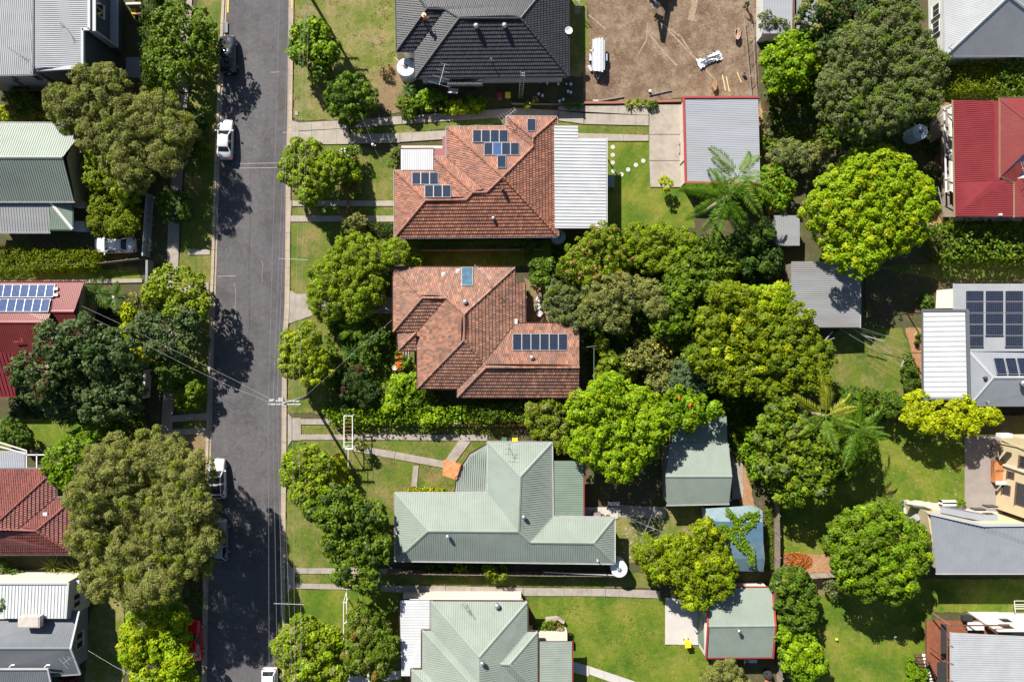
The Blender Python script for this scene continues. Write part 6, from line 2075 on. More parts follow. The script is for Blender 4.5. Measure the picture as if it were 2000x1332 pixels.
hedge('ivy_strip', 'strip of ivy between the blue shelter and the lawn fence', '1496,1000 1507,1000 1508,1110 1497,1110', .5, 'shrub', 'mid', wob=.1, cat='ivy')
hedge('flower_bed', 'low yellow leaved border in front of the pale green house', '796,953 866,953 866,961 796,961', .35, 'shrub', 'yellow', wob=.1, cat='plants')

# vine over the blue shelter
rng = np.random.default_rng(99)
vp = []
for path in (((1420, 995), (1440, 1020), (1425, 1045), (1405, 1060)), ((1440, 1020), (1462, 1005), (1478, 1010)), ((1440, 1022), (1450, 1050), (1465, 1080), (1470, 1105)), ((1425, 1045), (1440, 1060), (1455, 1075)), ((1400, 1035), (1415, 1030), (1430, 1040)), ((1478, 1000), (1470, 1022), (1452, 1035))):
    for a, b in zip(path, path[1:]):
        for k in range(16):
            t = k / 16
            vp.append(at(a[0] + (b[0] - a[0]) * t, a[1] + (b[1] - a[1]) * t, 3.08))
vine = thing('climbing_vine', 'leafy vine trailing over the blue shade cloth shelter', 'vine', at(1440, 1040, 0))
base = np.repeat(np.array([tuple(v) for v in vp]), 9, axis=0)
leaf_mesh('leaves', base + rng.normal(size=base.shape) * np.array([.17, .17, .07]), unit(rdir(rng, len(base)) * .6 + np.array([0, 0, .9])), .26, .18, leaf_mat(LEAF['bright']), vine, rng)
m = MB()
m.tube([at(1497, 1010, 0), at(1485, 1010, 2.9), at(1462, 1006, 3.05), at(1440, 1020, 3.05), at(1465, 1080, 2.9)], .03, 5)
m.build('stem', M['bark'], vine)
# ------------------------------------------------------------------ cars
def paint(name, rgb, rough=.25):
    return pmat(name, rgb, rough, var=.03, scale=1, spec=.5, coat=.6)


M['c_white'] = paint('white_car_paint', (0.52, 0.52, 0.52))
M['c_black'] = paint('dark_blue_car_paint', (0.008, 0.012, 0.02), .15)
M['c_grey'] = paint('grey_car_paint', (0.16, 0.17, 0.18))
M['c_red'] = paint('red_car_paint', (0.5, 0.01, 0.012))
M['tyre'] = pmat('tyre_rubber', (0.018, 0.018, 0.018), .85, var=.1)
M['rim'] = pmat('alloy_rim', (0.45, 0.45, 0.46), .35, .6, var=.03)
M['lamp'] = pmat('clear_lamp', (0.25, 0.26, 0.28), .1, var=0)
M['tail'] = pmat('red_lamp', (0.45, 0.01, 0.012), .2, var=0)
M['cglass'] = pmat('car_glass', (0.012, 0.016, 0.018), .06, spec=.6, var=0)
M['plate'] = pmat('number_plate', (.6, .6, .55), .5)


def car(label, px, py, heading, mat, L=4.5, W=1.76, H=1.42, style='sedan', group='parked cars', name='parked_car', roof_mat=None, z0=0.02):
    """heading in radians: 0 = front towards the top of the picture (+Y)"""
    root = thing(name, label, 'car', (0, 0, 0), group)
    k, w = L / 4.5, W / 2
    # y, half width, shoulder z, top half width, top z
    if style == 'sedan':
        st = [(2.25, .78, .52, .55, .55), (2.14, .9, .66, .72, .7), (1.85, .96, .78, .80, .84), (1.0, .985, .9, .82, .97), (.28, 1.0, .95, .66, H - .03), (-.35, 1.0, .96, .68, H), (-.95, 1.0, .97, .65, H - .04),
              (-1.55, .985, .96, .8, 1.0), (-2.05, .94, .92, .76, .96), (-2.2, .86, .7, .66, .74), (-2.25, .78, .5, .6, .54)]
        ws, rf, rb, rw = 3, 4, 6, 7
    else:
        st = [(2.22, .78, .55, .55, .6), (2.1, .92, .72, .74, .78), (1.75, .97, .86, .82, .93), (1.05, .985, .97, .84, 1.04), (.35, 1.0, 1.0, .72, H - .04), (-.5, 1.0, 1.0, .73, H), (-1.7, .99, 1.0, .70, H - .05),
              (-2.12, .95, .98, .8, 1.02), (-2.2, .92, .8, .78, .84), (-2.25, .86, .5, .7, .54)]
        ws, rf, rb, rw = 3, 4, 6, 7
    prof = []
    for y, hw, zs, tw, zt in st:
        a, b = w * hw, w * tw
        row = [(a * .9, .2), (a, .42), (a, zs - .18), (a * .965, zs), (b, zt - .02), (b * .82, zt + .015), (b * .4, zt + .035), (0, zt + .04)]
        prof.append([(x, y * k, z) for x, z in row] + [(-x, y * k, z) for x, z in row[-2::-1]])
    n = len(prof[0])
    b = MB()
    for r in prof: b.v += r
    for i in range(len(prof) - 1):
        for j in range(n - 1):
            b.f.append((i * n + j, i * n + j + 1, (i + 1) * n + j + 1, (i + 1) * n + j))
        b.f.append((i * n + n - 1, i * n, (i + 1) * n, (i + 1) * n + n - 1))
    b.f.append(tuple(range(n))[::-1])
    e = (len(prof) - 1) * n
    b.f.append(tuple(e + q for q in range(n)))
    bo = b.build('body', M[mat], root, smooth=True)

    def pane(nm, q, mt='cglass', s=.9, off=.012):
        q = [Vector(p) for p in q]
        c = sum(q, Vector()) / len(q)
        nn = (q[1] - q[0]).cross(q[2] - q[0]).normalized()
        if nn.dot(c - Vector((0, 0, .5))) < 0: nn = -nn
        m = MB()
        q = [c + (p - c) * s + nn * off for p in q]
        m.poly(q)
        m.build(nm, M[mt], root)
    P = lambda i, j: prof[i][j]
    def screen(nm, i0, i1, mt='cglass', off=.014):
        m = MB()
        for e, i in enumerate((i0, i1)):
            o_ = i1 if e == 0 else i0
            for j in range(4, 11):
                q = Vector(P(i, j)).lerp(Vector(P(o_, j)), .1)
                m.v.append((q.x * .93, q.y, q.z + off))
        for j in range(6): m.f.append((j, j + 1, j + 8, j + 7))
        m.build(nm, M[mt], root)
    screen('windscreen', ws, rf)
    screen('rear_window', rb, rw)
    for s_ in (0, 1):
        a, c = (3, 4) if not s_ else (11, 10)
        mid = rf + 1
        pane('side_window', [P(ws, a), P(mid, a), P(mid, c), P(rf, c)], s=.88)
        pane('side_window', [P(mid, a), P(rw, a), P(rb, c), P(mid, c)], s=.88)
    if roof_mat:
        screen('roof_panel', rf, rf + 1, roof_mat); screen('roof_panel', rf + 1, rb, roof_mat)
    wr = .32
    for sx in (-1, 1):
        for y in (1.35 * k, -1.35 * k):
            t = MB()
            t.tube([(sx * (w - .2), y, wr), (sx * (w + .005), y, wr)], wr, 16)
            to = t.build('wheel', M['tyre'], root)
            r_ = MB(); r_.tube([(sx * (w - .02), y, wr), (sx * (w + .015), y, wr)], wr * .62, 12); r_.build('rim', M['rim'], to)
        m = MB(); m.box((sx * (w + .1), .92 * k, 1.0), (.2, .12, .14)); m.build('wing_mirror', M[mat], root)
        f, q_ = st[1], st[2]
        m = MB(); m.box((sx * w * .64, 2.07 * k, .68 if style == 'sedan' else .735), (.3, .16, .08)); m.build('headlight', M['lamp'], root)
        m = MB(); m.box((sx * w * .72, -2.14 * k, .8 if style == 'sedan' else .86), (.3, .16, .14)); m.build('taillight', M['tail'], root)
    m = MB(); m.box((0, -2.26 * k, .62), (.38, .03, .12)); m.box((0, 2.25 * k, .42), (.38, .03, .1)); m.build('number_plate', M['plate'], root)
    p = at(px, py, .8)
    root.location = (p.x, p.y, z0)
    root.rotation_euler = (0, 0, heading)
    return root


car('white sedan parked at the kerb below the black car', 439, 272, -.02, 'c_white', 4.5, 1.74, 1.4)
car('black car parked at the kerb under the mid green street tree', 445, 106, .04, 'c_black', 4.35, 1.82, 1.5, 'hatch')
car('white hatchback with dark roof parked at the kerb beside the big olive tree', 424, 935, .03, 'c_white', 4.5, 1.86, 1.55, 'hatch', roof_mat='cglass')  # dark glass roof panel, with the tree's shadow and reflection put into its colour
car('grey car at the kerb almost hidden beneath the weeping branches', 428, 1055, .02, 'c_grey', 4.8, 1.84, 1.6, 'hatch')
car('white sedan parked in the driveway under the feathery tree', 223, 479, math.pi / 2 + .02, 'c_white', 4.7, 1.8, 1.4)
car('red car parked off the road beside the brilliant yellow green tree', 377, 1252, .06, 'c_red', 4.6, 1.8, 1.42)
car('white car cut by the bottom edge, facing down the street', 526, 1345, math.pi, 'c_white', 4.6, 1.76, 1.5, 'hatch')

# ------------------------------------------------------------------ power pole, wires
M['polew'] = pmat('weathered_pole_timber', (0.26, 0.22, 0.18), .85, var=.25, scale=4, dirt=(0.12, 0.1, 0.08), dirt_amt=.5)
M['wire'] = pmat('bare_wire', (0.3, 0.3, 0.3), .5, .2, var=0)
M['insul'] = pmat('porcelain', (0.5, 0.48, 0.45), .3, var=0)


def power_pole(label, bx, by, h, ang=0.0, lamp=True):
    b = at(bx, by, 0)
    root = thing('power_pole', label, 'power pole', b, 'timber power poles of the street')
    m = MB(); m.tube([b - Vector((0, 0, .3)), b + Vector((0, 0, h))], [.2, .13], 10); m.build('pole', M['polew'], root, smooth=True)
    for dz, L, off in ((-.25, 3.3, -.12), (-1.2, 2.4, .12)):
        m = MB()
        c = b + Vector((0, off, h + dz))
        m.box(c, (L, .12, .14)); co = m.build('crossarm', M['ltrim'], root)
        m = MB()
        for t in (-.47, -.3, -.14, .14, .3, .47):
            m.lathe(c + Vector((L * t, 0, .07)), [(.03, 0), (.07, .04), (.05, .1), (.07, .14), (.02, .2)], 8)
        m.build('insulators', M['insul'], co)['kind'] = 'stuff'
        m = MB()
        m.bar(c + Vector((-.8, 0, 0)), b + Vector((0, off, h + dz - .6)), .05, .03); m.bar(c + Vector((.8, 0, 0)), b + Vector((0, off, h + dz - .6)), .05, .03); m.build('brace', M['galv'], co)
    m = MB(); m.box(b + Vector((-.5, .35, h - .6)), (.5, .35, .4)); m.lathe(b + Vector((-1.1, .3, h - .3)), [(.1, 0), (.12, .3), (.05, .4)], 8); m.build('fuse_box', M['ltrim'], root)
    if lamp:
        m = MB(); a = b + Vector((0, 0, 6.2))
        m.tube([a, a + Vector((-.9, .1, .5)), a + Vector((-1.7, .15, .6))], .035, 6); ao = m.build('lamp_arm', M['galv'], root)
        m = MB(); m.box(a + Vector((-1.95, .15, .6)), (.55, .22, .1)); m.build('lamp_head', M['ltrim'], ao)
    return root


PH = 8.8
power_pole('tall timber power pole with crossarms beside the street verge', 605, 774, PH)
POLE_T = at(555, 787, PH)
power_pole('timber power pole standing past the top edge, its shadow on the lawn', 592, -30, PH)

WIRES = [((547, -40), (524, 790), (526, 1400)), ((568, -40), (533, 790), (543, 1400)), ((571, -40), (541, 790), (556, 1400)), ((592, -40), (549, 790), (573, 1400)), ((597, -40), (571, 790), (577, 1400)), ((604, -40), (584, 790), (589, 1400))]
for i, (a, c, e) in enumerate(WIRES):
    z = PH if i < 3 else PH - .1
    path = []
    for (p, q) in ((a, c), (c, e)):
        for k in range(13):
            t = k / 12
            sag = 1.1 * 4 * t * (1 - t)
            path.append(at(p[0] + (q[0] - p[0]) * t, p[1] + (q[1] - p[1]) * t, z - sag * .6))
    m = MB(); m.tube(path, .012, 4)
    tag(m.build('power_wire', M['wire']), ('overhead wire over the road edge, outermost of the six' if i == 0 else ['', 'overhead wire above the gutter, second from the road', 'overhead wire above the kerb, third from the road', 'overhead wire above the verge, fourth from the road', 'overhead wire above the verge trees, fifth from the road', 'overhead wire nearest the houses, sixth from the road'][i]), 'power wire', 'overhead wires along the street')
for i, (a, b) in enumerate((((544, 505), (602, 508)), ((552, 259), (606, 262)), ((535, 1178), (594, 1180)))):
    m = MB(); m.bar(at(*a, PH - .55), at(*b, PH - .55), .04, .04)
    tag(m.build('wire_spreader', M['ltrim']), 'pale spreader bar across the wires ' + ['beside the big light green tree', 'above the concrete drive apron', 'below the deep green tree'][i], 'spreader bar', 'spreader bars on the overhead wires')
for i, (pth, lb) in enumerate((
        ([(585, 783, 8.2), (640, 735, 6.3), (700, 680, 4.8), (766, 625, 3.6)], 'service wire from the pole to the middle tiled house'),
        ([(702, 218, 5.6), (728, 280, 4.6), (743, 316, 4.0), (772, 336, 3.3)], 'service wire dropping to the orange tiled house'),
        ([(540, 786, 8.3), (450, 738, 6.6), (360, 694, 5.4), (230, 630, 4.6), (160, 598, 4.0)], 'service wire crossing the road to the red roofed house, upper one'),
        ([(538, 790, 8.3), (450, 755, 6.6), (360, 712, 5.4), (230, 645, 4.6), (160, 612, 4.0)], 'service wire crossing the road to the red roofed house, lower one'),
        ([(172, 1270, 3.2), (226, 1302, 4.0), (300, 1340, 5.0)], 'thin service wire beside the slate grey gable'))):
    m = MB(); m.tube([at(*p) for p in pth], .009, 4)
    tag(m.build('service_wire', M['wire']), lb, 'service wire', 'service wires to the houses')
m = MB(); q = at(728, 283, 4.6); m.lathe(q - Vector((0, 0, .15)), [(.08, 0), (.16, .1), (.14, .28), (.05, .34)], 8); m.bar(q, q + Vector((.35, -.1, 0)), .06, .06)
tag(m.build('wire_connector', M['white']), 'small white connector hanging on the service wire of the orange house', 'connector')


# ------------------------------------------------------------------ fences, gates, rails
def fence(name, label, path, h=1.5, mat='wood', pale=.15, gap=.02, cat='fence', rails=True, cap=None, base=0.0):
    P = [at(x, y, 0) for x, y in path]
    root = thing(name, label, cat, P[0])
    rnd = random.Random(len(label))
    for a, b in zip(P, P[1:]):
        L = (b - a).length; u = (b - a) / L; nrm = Vector((-u.y, u.x, 0))
        m = MB()
        n = int(L / (pale + gap))
        for k in range(n):
            c = a + u * (k + .5) * L / n + nrm * rnd.uniform(-.008, .008)
            hh = h + rnd.uniform(-.03, .03)
            m.box(c + Vector((0, 0, base + hh / 2)), (pale, .02, hh), ax=(u, nrm, Vector((0, 0, 1))))
        m.build('palings', M[mat], root)['kind'] = 'stuff'
        m = MB()
        for z in (.35, h - .25): m.bar(a + nrm * .05 + Vector((0, 0, base + z)), b + nrm * .05 + Vector((0, 0, base + z)), .05, .08)
        m.build('rail', M[mat], root)
        if cap:
            m = MB(); m.bar(a + Vector((0, 0, base + h + .05)), b + Vector((0, 0, base + h + .05)), .14, .04); m.build('capping', M[cap], root)
        for k in range(int(L / 2.4) + 1):
            c = a + u * min(L, k * 2.4) + nrm * .1
            m = MB(); m.box(c + Vector((0, 0, base + h / 2)), (.1, .1, h)); m.build('post', M[mat], root)
    return root


def wall_fence(name, label, path, h, mat, t=.2, cat='wall'):
    root = None
    m = MB()
    P = [at(x, y, h) for x, y in path]
    for a, b in zip(P, P[1:]): m.bar(Vector((a.x, a.y, h / 2)), Vector((b.x, b.y, h / 2)), t, h)
    o = m.build(name, M[mat])
    tag(o, label, cat)
    m = MB()
    for a, b in zip(P, P[1:]): m.bar(a + Vector((0, 0, .03)), b + Vector((0, 0, .03)), t + .05, .05)
    m.build('coping', M[mat], o)
    return o


fence('slatted_fence', 'pale grey slatted front fence of the green cottage', [(301, 385), (297, 440), (293, 503)], 1.6, 'ltrim', .06, .05, cap='ltrim')
wall_fence('front_wall', 'plain pale front wall south of the slatted fence', [(287, 508), (286, 577)], 1.4, 'gwall')
m_ = fence('side_fence', 'timber fence beside the shaded grass strip of the green cottage', [(60, 522), (180, 520), (282, 508)], 1.4, 'wood')
wall_fence('front_wall', 'white front wall below the blue gate', [(283, 722), (280, 778)], 1.3, 'creamw')
m = MB()
for k in range(7): m.box(at(285 - .3 * k, 700 + k * 3, .75), (.1, .16, 1.5))
g_ = m.build('garden_gate', pmat('blue_gate_paint', (0.1, 0.25, 0.34), .6)); tag(g_, 'blue painted gate between the pale front walls', 'gate')
wall_fence('front_wall', 'pale front wall of the modern house behind the street tree', [(305, 115), (303, 170)], 1.8, 'creamw')
wall_fence('side_wall', 'pale wall top beside the bins of the modern house', [(246, 8), (276, 7)], 1.6, 'creamw')
fence('boundary_fence', 'timber boundary fence beside the orange leaf pile', [(1512, 1121), (1570, 1120), (1628, 1116)], 1.7, 'wood')
fence('boundary_fence', 'timber fence along the lawn right of the blue shelter', [(1511, 960), (1513, 1040), (1513, 1120)], 1.6, 'wood')
fence('boundary_fence', 'timber fence along the right of the green shed', [(1517, 1128), (1518, 1230), (1516, 1400)], 1.7, 'wood')
fence('boundary_fence', 'dark paling fence with a pale pipe rail behind the pale green house', [(760, 1112), (900, 1114), (1060, 1116), (1205, 1117)], 1.5, 'wood')
m = MB(); m.tube([at(1062, 1117, 1.6), at(1104, 1119, 1.65), at(1152, 1121, 1.6), at(1204, 1123, 1.6)], .045, 6)
tag(m.build('pipe_rail', M['white']), 'white pipe along the dark paling fence to the water tank', 'pipe')
fence('boundary_fence', 'timber fence along the path south of the black tiled house', [(1000, 205), (1080, 206), (1140, 205)], .5, 'wood')
fence('boundary_fence', 'shaded fence in the side yard between the two tiled houses', [(790, 492), (900, 491), (1060, 490)], 1.4, 'wood')
fence('boundary_fence', 'rusty mesh fence east of the metal garage', [(1492, 200), (1496, 280)], 1.3, 'brown')
fence('boundary_fence', 'dark timber fence below the solar house', [(1895, 812), (2060, 810)], 1.6, 'wood')
wall_fence('garden_edging', 'brick edging wall of the boundary garden bed', [(700, 829), (800, 829), (960, 831), (1030, 829)], .3, 'brick', .2, 'edging')
wall_fence('garden_edging', 'low brick edging beside the building site path', [(1140, 201), (1200, 201), (1330, 197)], .25, 'brick', .2, 'edging')
wall_fence('garden_wall', 'curved pale edging wall of the planter behind the bottom house', [(1066, 1210), (1090, 1208), (1102, 1216)], .6, 'concg', .25, 'wall')
wall_fence('garden_wall', 'pale stone bed edge round the ivy by the solar house', [(1772, 690), (1762, 720), (1770, 745), (1780, 770)], .25, 'conc', .25, 'edging')
# maroon gate of the orange house
root = thing('garden_gate', 'maroon metal gate across the double strip path', 'gate', at(678, 412, 0))
for y0, y1 in ((388, 409), (411, 433)):
    a, b = at(678, y0, 1), at(678.5, y1, 1)
    m = MB(); m.bar(Vector((a.x, a.y, 1.15)), Vector((b.x, b.y, 1.15)), .08, .06); m.bar(Vector((a.x, a.y, .25)), Vector((b.x, b.y, .25)), .06, .06)
    for k in range(9):
        q = a.lerp(b, k / 8); m.box((q.x, q.y, .65), (.04, .03, 1.0))
    m.build('gate_leaf', M['mauve'], root)
# white pergola gate frames
root = thing('entry_arbour', 'white steel entry arbour with ladder top on the front lawn', 'arbour', at(690, 850, 0))
m = MB()
zz = 2.5
for x in (672, 688.5):
    m.bar(at(x, 812, zz), at(x, 876, zz), .09, .09)
for y in (876,): m.bar(at(668, y, zz), at(690, y, zz), .22, .06)
m.bar(at(672, 812, zz), at(688.5, 812, zz), .07, .07)
m.bar(at(680, 878, zz), at(680, 910, zz), .06, .06)
m.build('frame', M['white'], root)
for k in range(8):
    m = MB(); m.bar(at(672, 818 + 7.5 * k, zz + .02), at(688.5, 818 + 7.5 * k, zz + .02), .035, .035); m.build('rung', M['otimber'] if k < 6 else M['white'], root)
for x, y in ((672, 812), (688.5, 812), (672, 876), (688.5, 876)):
    p = at(x, y, zz); m = MB(); m.box((p.x, p.y, zz / 2), (.08, .08, zz)); m.build('post', M['white'], root)
root = thing('front_fence', 'white pipe fence rails along the front of the bottom house', 'fence', at(672, 1240, 0))
for a, b in (((678, 1150), (671, 1176)), ((671, 1176), (671, 1400)), ((677, 1168), (677, 1400)), ((671, 1218), (677, 1214)), ((669, 1176), (676, 1176)), ((677, 1150), (677, 1168))):
    m = MB(); m.bar(at(*a, 1.5), at(*b, 1.5), .07, .07); m.build('rail', M['white'], root)
for y in (1178, 1216, 1262, 1310):
    p = at(674, y, 1.5); m = MB(); m.box((p.x, p.y, .75), (.08, .08, 1.5)); m.build('post', M['white'], root)
root = thing('pipe_railing', 'white pipe railing on the lawn above the deck house', 'railing', at(1990, 1180, 0))
for a, b in (((1981, 1173), (2020, 1173)), ((1981, 1173), (1983, 1196)), ((1983, 1180), (2020, 1180)), ((1983, 1184), (2020, 1184)), ((1983, 1188), (2020, 1188))):
    m = MB(); m.bar(at(*a, 1.0), at(*b, 1.0), .06, .06); m.build('rail', M['wtrim'], root)


# ------------------------------------------------------------------ tanks, bins, yard things
M['tankb'] = pmat('pale_blue_tank', (0.36, 0.42, 0.47), .5, var=.06)
M['tankw'] = pmat('white_tank', (0.6, 0.62, 0.63), .45, var=.05)
M['tankg'] = pmat('grey_green_tank', (0.16, 0.2, 0.2), .5, var=.06)


def tank(label, px, py, rpx, h, mat='tankw'):
    c = at(px, py, h); r = S(rpx, h)
    root = thing('water_tank', label, 'water tank', (c.x, c.y, 0), 'rain water tanks')
    m = MB(); pr = [(r, 0)]
    for k in range(int(h / .12)): pr += [(r, .12 * k + .02), (r * 1.012, .12 * k + .07)]
    m.lathe((c.x, c.y, 0), pr + [(r, h - .1)], 28); m.build('shell', M[mat], root, smooth=True)
    m = MB(); m.lathe((c.x, c.y, h - .1), [(r * 1.01, 0), (r * 1.01, .04), (r * .95, .1), (r * .3, .24), (.01, .25)], 28)
    for k in range(8):
        t = k * math.pi / 4
        m.bar(Vector((c.x + r * .25 * math.cos(t), c.y + r * .25 * math.sin(t), h + .16)), Vector((c.x + r * .95 * math.cos(t), c.y + r * .95 * math.sin(t), h + .02)), .05, .03)
    m.build('lid', M[mat], root)
    m = MB(); m.lathe((c.x, c.y, h + .1), [(.24, 0), (.26, .06), (.2, .09), (.06, .1)], 14); m.build('strainer', M['dtrim'], root)
    m = MB(); m.tube([(c.x, c.y, h + .25), (c.x - r * .7, c.y + r * .5, h + .4), (c.x - r * 1.2, c.y + r * .9, h + .5)], .05, 6); m.build('inlet_pipe', M['white'], root)
    return root


tank('white water tank at the front corner of the black tiled house', 793, 132, 18, 2.0)
tank('pale round water tank at the corner of the pale green house', 1210, 1112, 16, 2.1)
tank('grey water tank tucked under the orange house patio corner', 1091, 462, 14, 2.0, 'tankg')
tank('blue grey water tank beside the white balcony', 1798, 258, 15, 2.2, 'tankb')


def bin_(label, px, py, lid, rz=0, body=(0.05, 0.08, 0.06)):
    c = at(px, py, 1.0)
    root = thing('wheelie_bin', label, 'bin', (c.x, c.y, 0), 'wheelie bins')
    m = MB(); b = 0
    lo, hi = .22, .29
    m.prism([Vector((c.x - lo, c.y - lo, .06)), Vector((c.x + lo, c.y - lo, .06)), Vector((c.x + lo, c.y + lo, .06)), Vector((c.x - lo, c.y + lo, .06))], .92)
    m.v[4:8] = [(c.x - hi, c.y - hi, .98), (c.x + hi, c.y - hi, .98), (c.x + hi, c.y + hi, .98), (c.x - hi, c.y + hi, .98)]
    m.build('body', pmat('bin_plastic', body, .5), root)
    m = MB(); m.box((c.x, c.y, 1.02), (.62, .66, .05)); m.box((c.x, c.y, 1.06), (.5, .54, .04)); m.build('lid', pmat('bin_lid', lid, .4), root)
    m = MB(); m.tube([(c.x - .22, c.y + .34, .98), (c.x + .22, c.y + .34, .98)], .025, 6); m.build('handle', M['blackm'], root)
    for s in (-1, 1):
        m = MB(); m.tube([(c.x + s * .2, c.y + .26, .12), (c.x + s * .28, c.y + .26, .12)], .12, 10); m.build('wheel', M['tyre'], root)
    for o in root.children:  # turn about the base
        pass
    root.rotation_euler = (0, 0, rz)
    return root


YL, RL, GL = (0.75, 0.55, 0.01), (0.28, 0.01, 0.03), (0.05, 0.13, 0.08)
bin_('yellow lidded bin beside the ladder of the black house', 992, 186, YL)
bin_('dark red lidded bin left of the yellow one at the black house', 976, 187, RL)
bin_('yellow lidded bin behind the pale green house', 1006, 861, YL)
bin_('green lidded bin next to the yellow one at the pale green house', 985, 860, GL)
bin_('bright yellow bin on the lawn beside the green shed', 1344, 1259, YL, .1, (0.6, 0.45, 0.02))
bin_('yellow lidded bin in the dark side yard of the modern house', 261, 23, YL)
bin_('maroon lidded bin in the dark side yard of the modern house', 272, 23, RL)

# rotary clothesline
root = thing('rotary_clothesline', 'rotary clothesline with four long arms on the back lawn', 'clothesline', at(1266, 1026, 0))
c = at(1265, 1028, 2.1); b0 = at(1267, 1026, 0)
m = MB(); m.tube([(c.x, c.y, 0), (c.x, c.y, 2.3)], .04, 8); m.build('post', M['galv'], root)
ends = [at(1219, 1006, 2.3), at(1279, 989, 2.3), at(1309, 1044, 2.3), at(1248, 1063, 2.3)]
for e in ends:
    m = MB(); m.bar((c.x, c.y, 2.0), e, .05, .05); m.bar((c.x, c.y, 1.4), Vector((c.x, c.y, 2.0)).lerp(e, .45), .03, .03); m.build('arm', M['galv'], root)
m = MB()
for t in (.35, .6, .85, .98):
    q = [Vector((c.x, c.y, 2.02)).lerp(e, t) for e in ends]
    for i in range(4): m.tube([q[i], q[(i + 1) % 4]], .006, 4, cap=False)
m.build('line_wires', M['wire'], root)['kind'] = 'stuff'
m = MB(); m.box(at(1259, 1019, 1.5), (.25, .3, .3)); m.build('winder', M['galv'], root)
# pole clothesline in the middle garden and folding line in the eastern yard
root = thing('clothes_pole', 'green clothes pole with crossbar behind the middle tiled house', 'clothesline', at(1158, 720, 0))
p = at(1160, 680, 2.2); m = MB(); m.box((p.x, p.y, 1.1), (.07, .07, 2.2)); m.build('post', M['gtrim'], root)
m = MB(); m.bar(at(1134, 680, 2.2), at(1186, 672, 2.2), .06, .06); m.bar(at(1160, 680, 2.15), at(1160, 745, 2.1), .06, .06); m.build('crossbar', M['gtrim'], root)
root = thing('clothesline', 'long wire clothesline with white tee posts across the shaded eastern lawn', 'clothesline', at(1720, 660, 0))
for a, b, r, mt in (((1640, 642), (1764, 716), .02, 'alu'), ((1670, 645), (1740, 690), .025, 'alu'), ((1678, 640), (1785, 672), .025, 'wood'), ((1680, 646), (1782, 668), .02, 'gtrim'), ((1660, 640), (1770, 690), .015, 'wire')):
    m = MB(); m.bar(at(*a, 2.0), at(*b, 1.9), r, r); m.build('line', M[mt], root)
m = MB(); m.bar(at(1688, 656, 2.0), at(1728, 666, 2.0), .07, .06); m.bar(at(1712, 662, 2.0), at(1710, 674, 1.2), .05, .05); m.build('tee_post', M['alu'], root)
m = MB(); m.bar(at(1604, 672, 1.8), at(1626, 648, 1.9), .09, .09); m.bar(at(1606, 668, 1.7), at(1630, 660, 1.8), .05, .05); m.build('prop', M['alu'], root)

# stepping stones
SL = ['top of the column by the patio roof', 'second down the column by the patio roof', 'third down the column by the patio roof', 'bottom of the column, where the curve starts', 'lowest of the curving row', 'in the curve, second from the lowest', 'in the curve, second from the concrete yard', 'in the curve, nearest the concrete yard']
for i, (x, y) in enumerate(((1197, 288), (1197, 303.5), (1196.7, 318.5), (1198, 335), (1214, 341.5), (1227, 332), (1242, 323), (1256.5, 315))):
    m = MB(); p = at(x, y, .03); m.lathe(p, [(.255, 0), (.26, .03), (.24, .05), (.02, .052)], 20)
    tag(m.build('stepping_stone', M['pale'], None), 'round pale stepping stone, ' + SL[i], 'stepping stone', 'round stepping stones on the back lawn')
    # placed at its own base

# pots, chairs, barbecue things
M['tcp'] = pmat('terracotta_pot', (0.33, 0.12, 0.06), .8, var=.15)


def pot(label, px, py, r, h, mat, cat='pot', name='plant_pot', leaf=None):
    c = at(px, py, h)
    root = thing(name, label, cat, (c.x, c.y, 0))
    m = MB(); m.lathe((c.x, c.y, .02), [(r * .7, 0), (r, h - .02), (r * 1.08, h), (r * .9, h), (r * .85, h - .06)], 16); m.build('body', M[mat], root)
    m = MB(); m.lathe((c.x, c.y, h - .1), [(r * .86, 0), (.01, .02)], 14); m.build('soil', M['soil'], root)
    if leaf:
        rg = np.random.default_rng(int(px)); n = 160
        d = rdir(rg, n); d[:, 2] = np.abs(d[:, 2])
        leaf_mesh('leaves', np.array([c.x, c.y, h + .1]) + d * r * 1.5 * rg.uniform(.3, 1, (n, 1)), unit(d + np.array([0, 0, .5])), .16, .09, leaf_mat(LEAF[leaf]), root, rg)
    return root


pot('orange terracotta pot against the boundary hedge', 719, 827, .3, .5, 'tcp', leaf='mid')
pot('white bowl on the front lawn by the orange flowers', 771, 718, .3, .35, 'pale')
pot('terracotta pot at the back door of the pale green house', 1176, 1008, .24, .4, 'tcp', leaf='mid')
pot('second terracotta pot at the back door, nearer the patio roof', 1187, 1009, .22, .4, 'tcp', leaf='green')
pot('pale pot among plants at the solar house patio', 1792, 655, .25, .4, 'pale', leaf='mid')
pot('terracotta pot at the solar house patio edge', 1790, 668, .22, .4, 'tcp', leaf='green')
pot('pale pot beside the back steps of the middle house', 1030, 572, .25, .4, 'pale', leaf='mid')
m = MB(); p = at(893, 826, 1.2)
pr = []
for k in range(20):
    t = k * 2 * math.pi / 20; pr.append(p + Vector((.32 * math.cos(t), .1 * math.sin(t) - .1, .32 * math.sin(t) - .2)))
m.tube(pr + [pr[0], pr[1]], .09, 8, cap=False)
tag(m.build('hanging_tyre', M['tankb']), 'pale painted tyre ring hung in the boundary hedge', 'tyre')


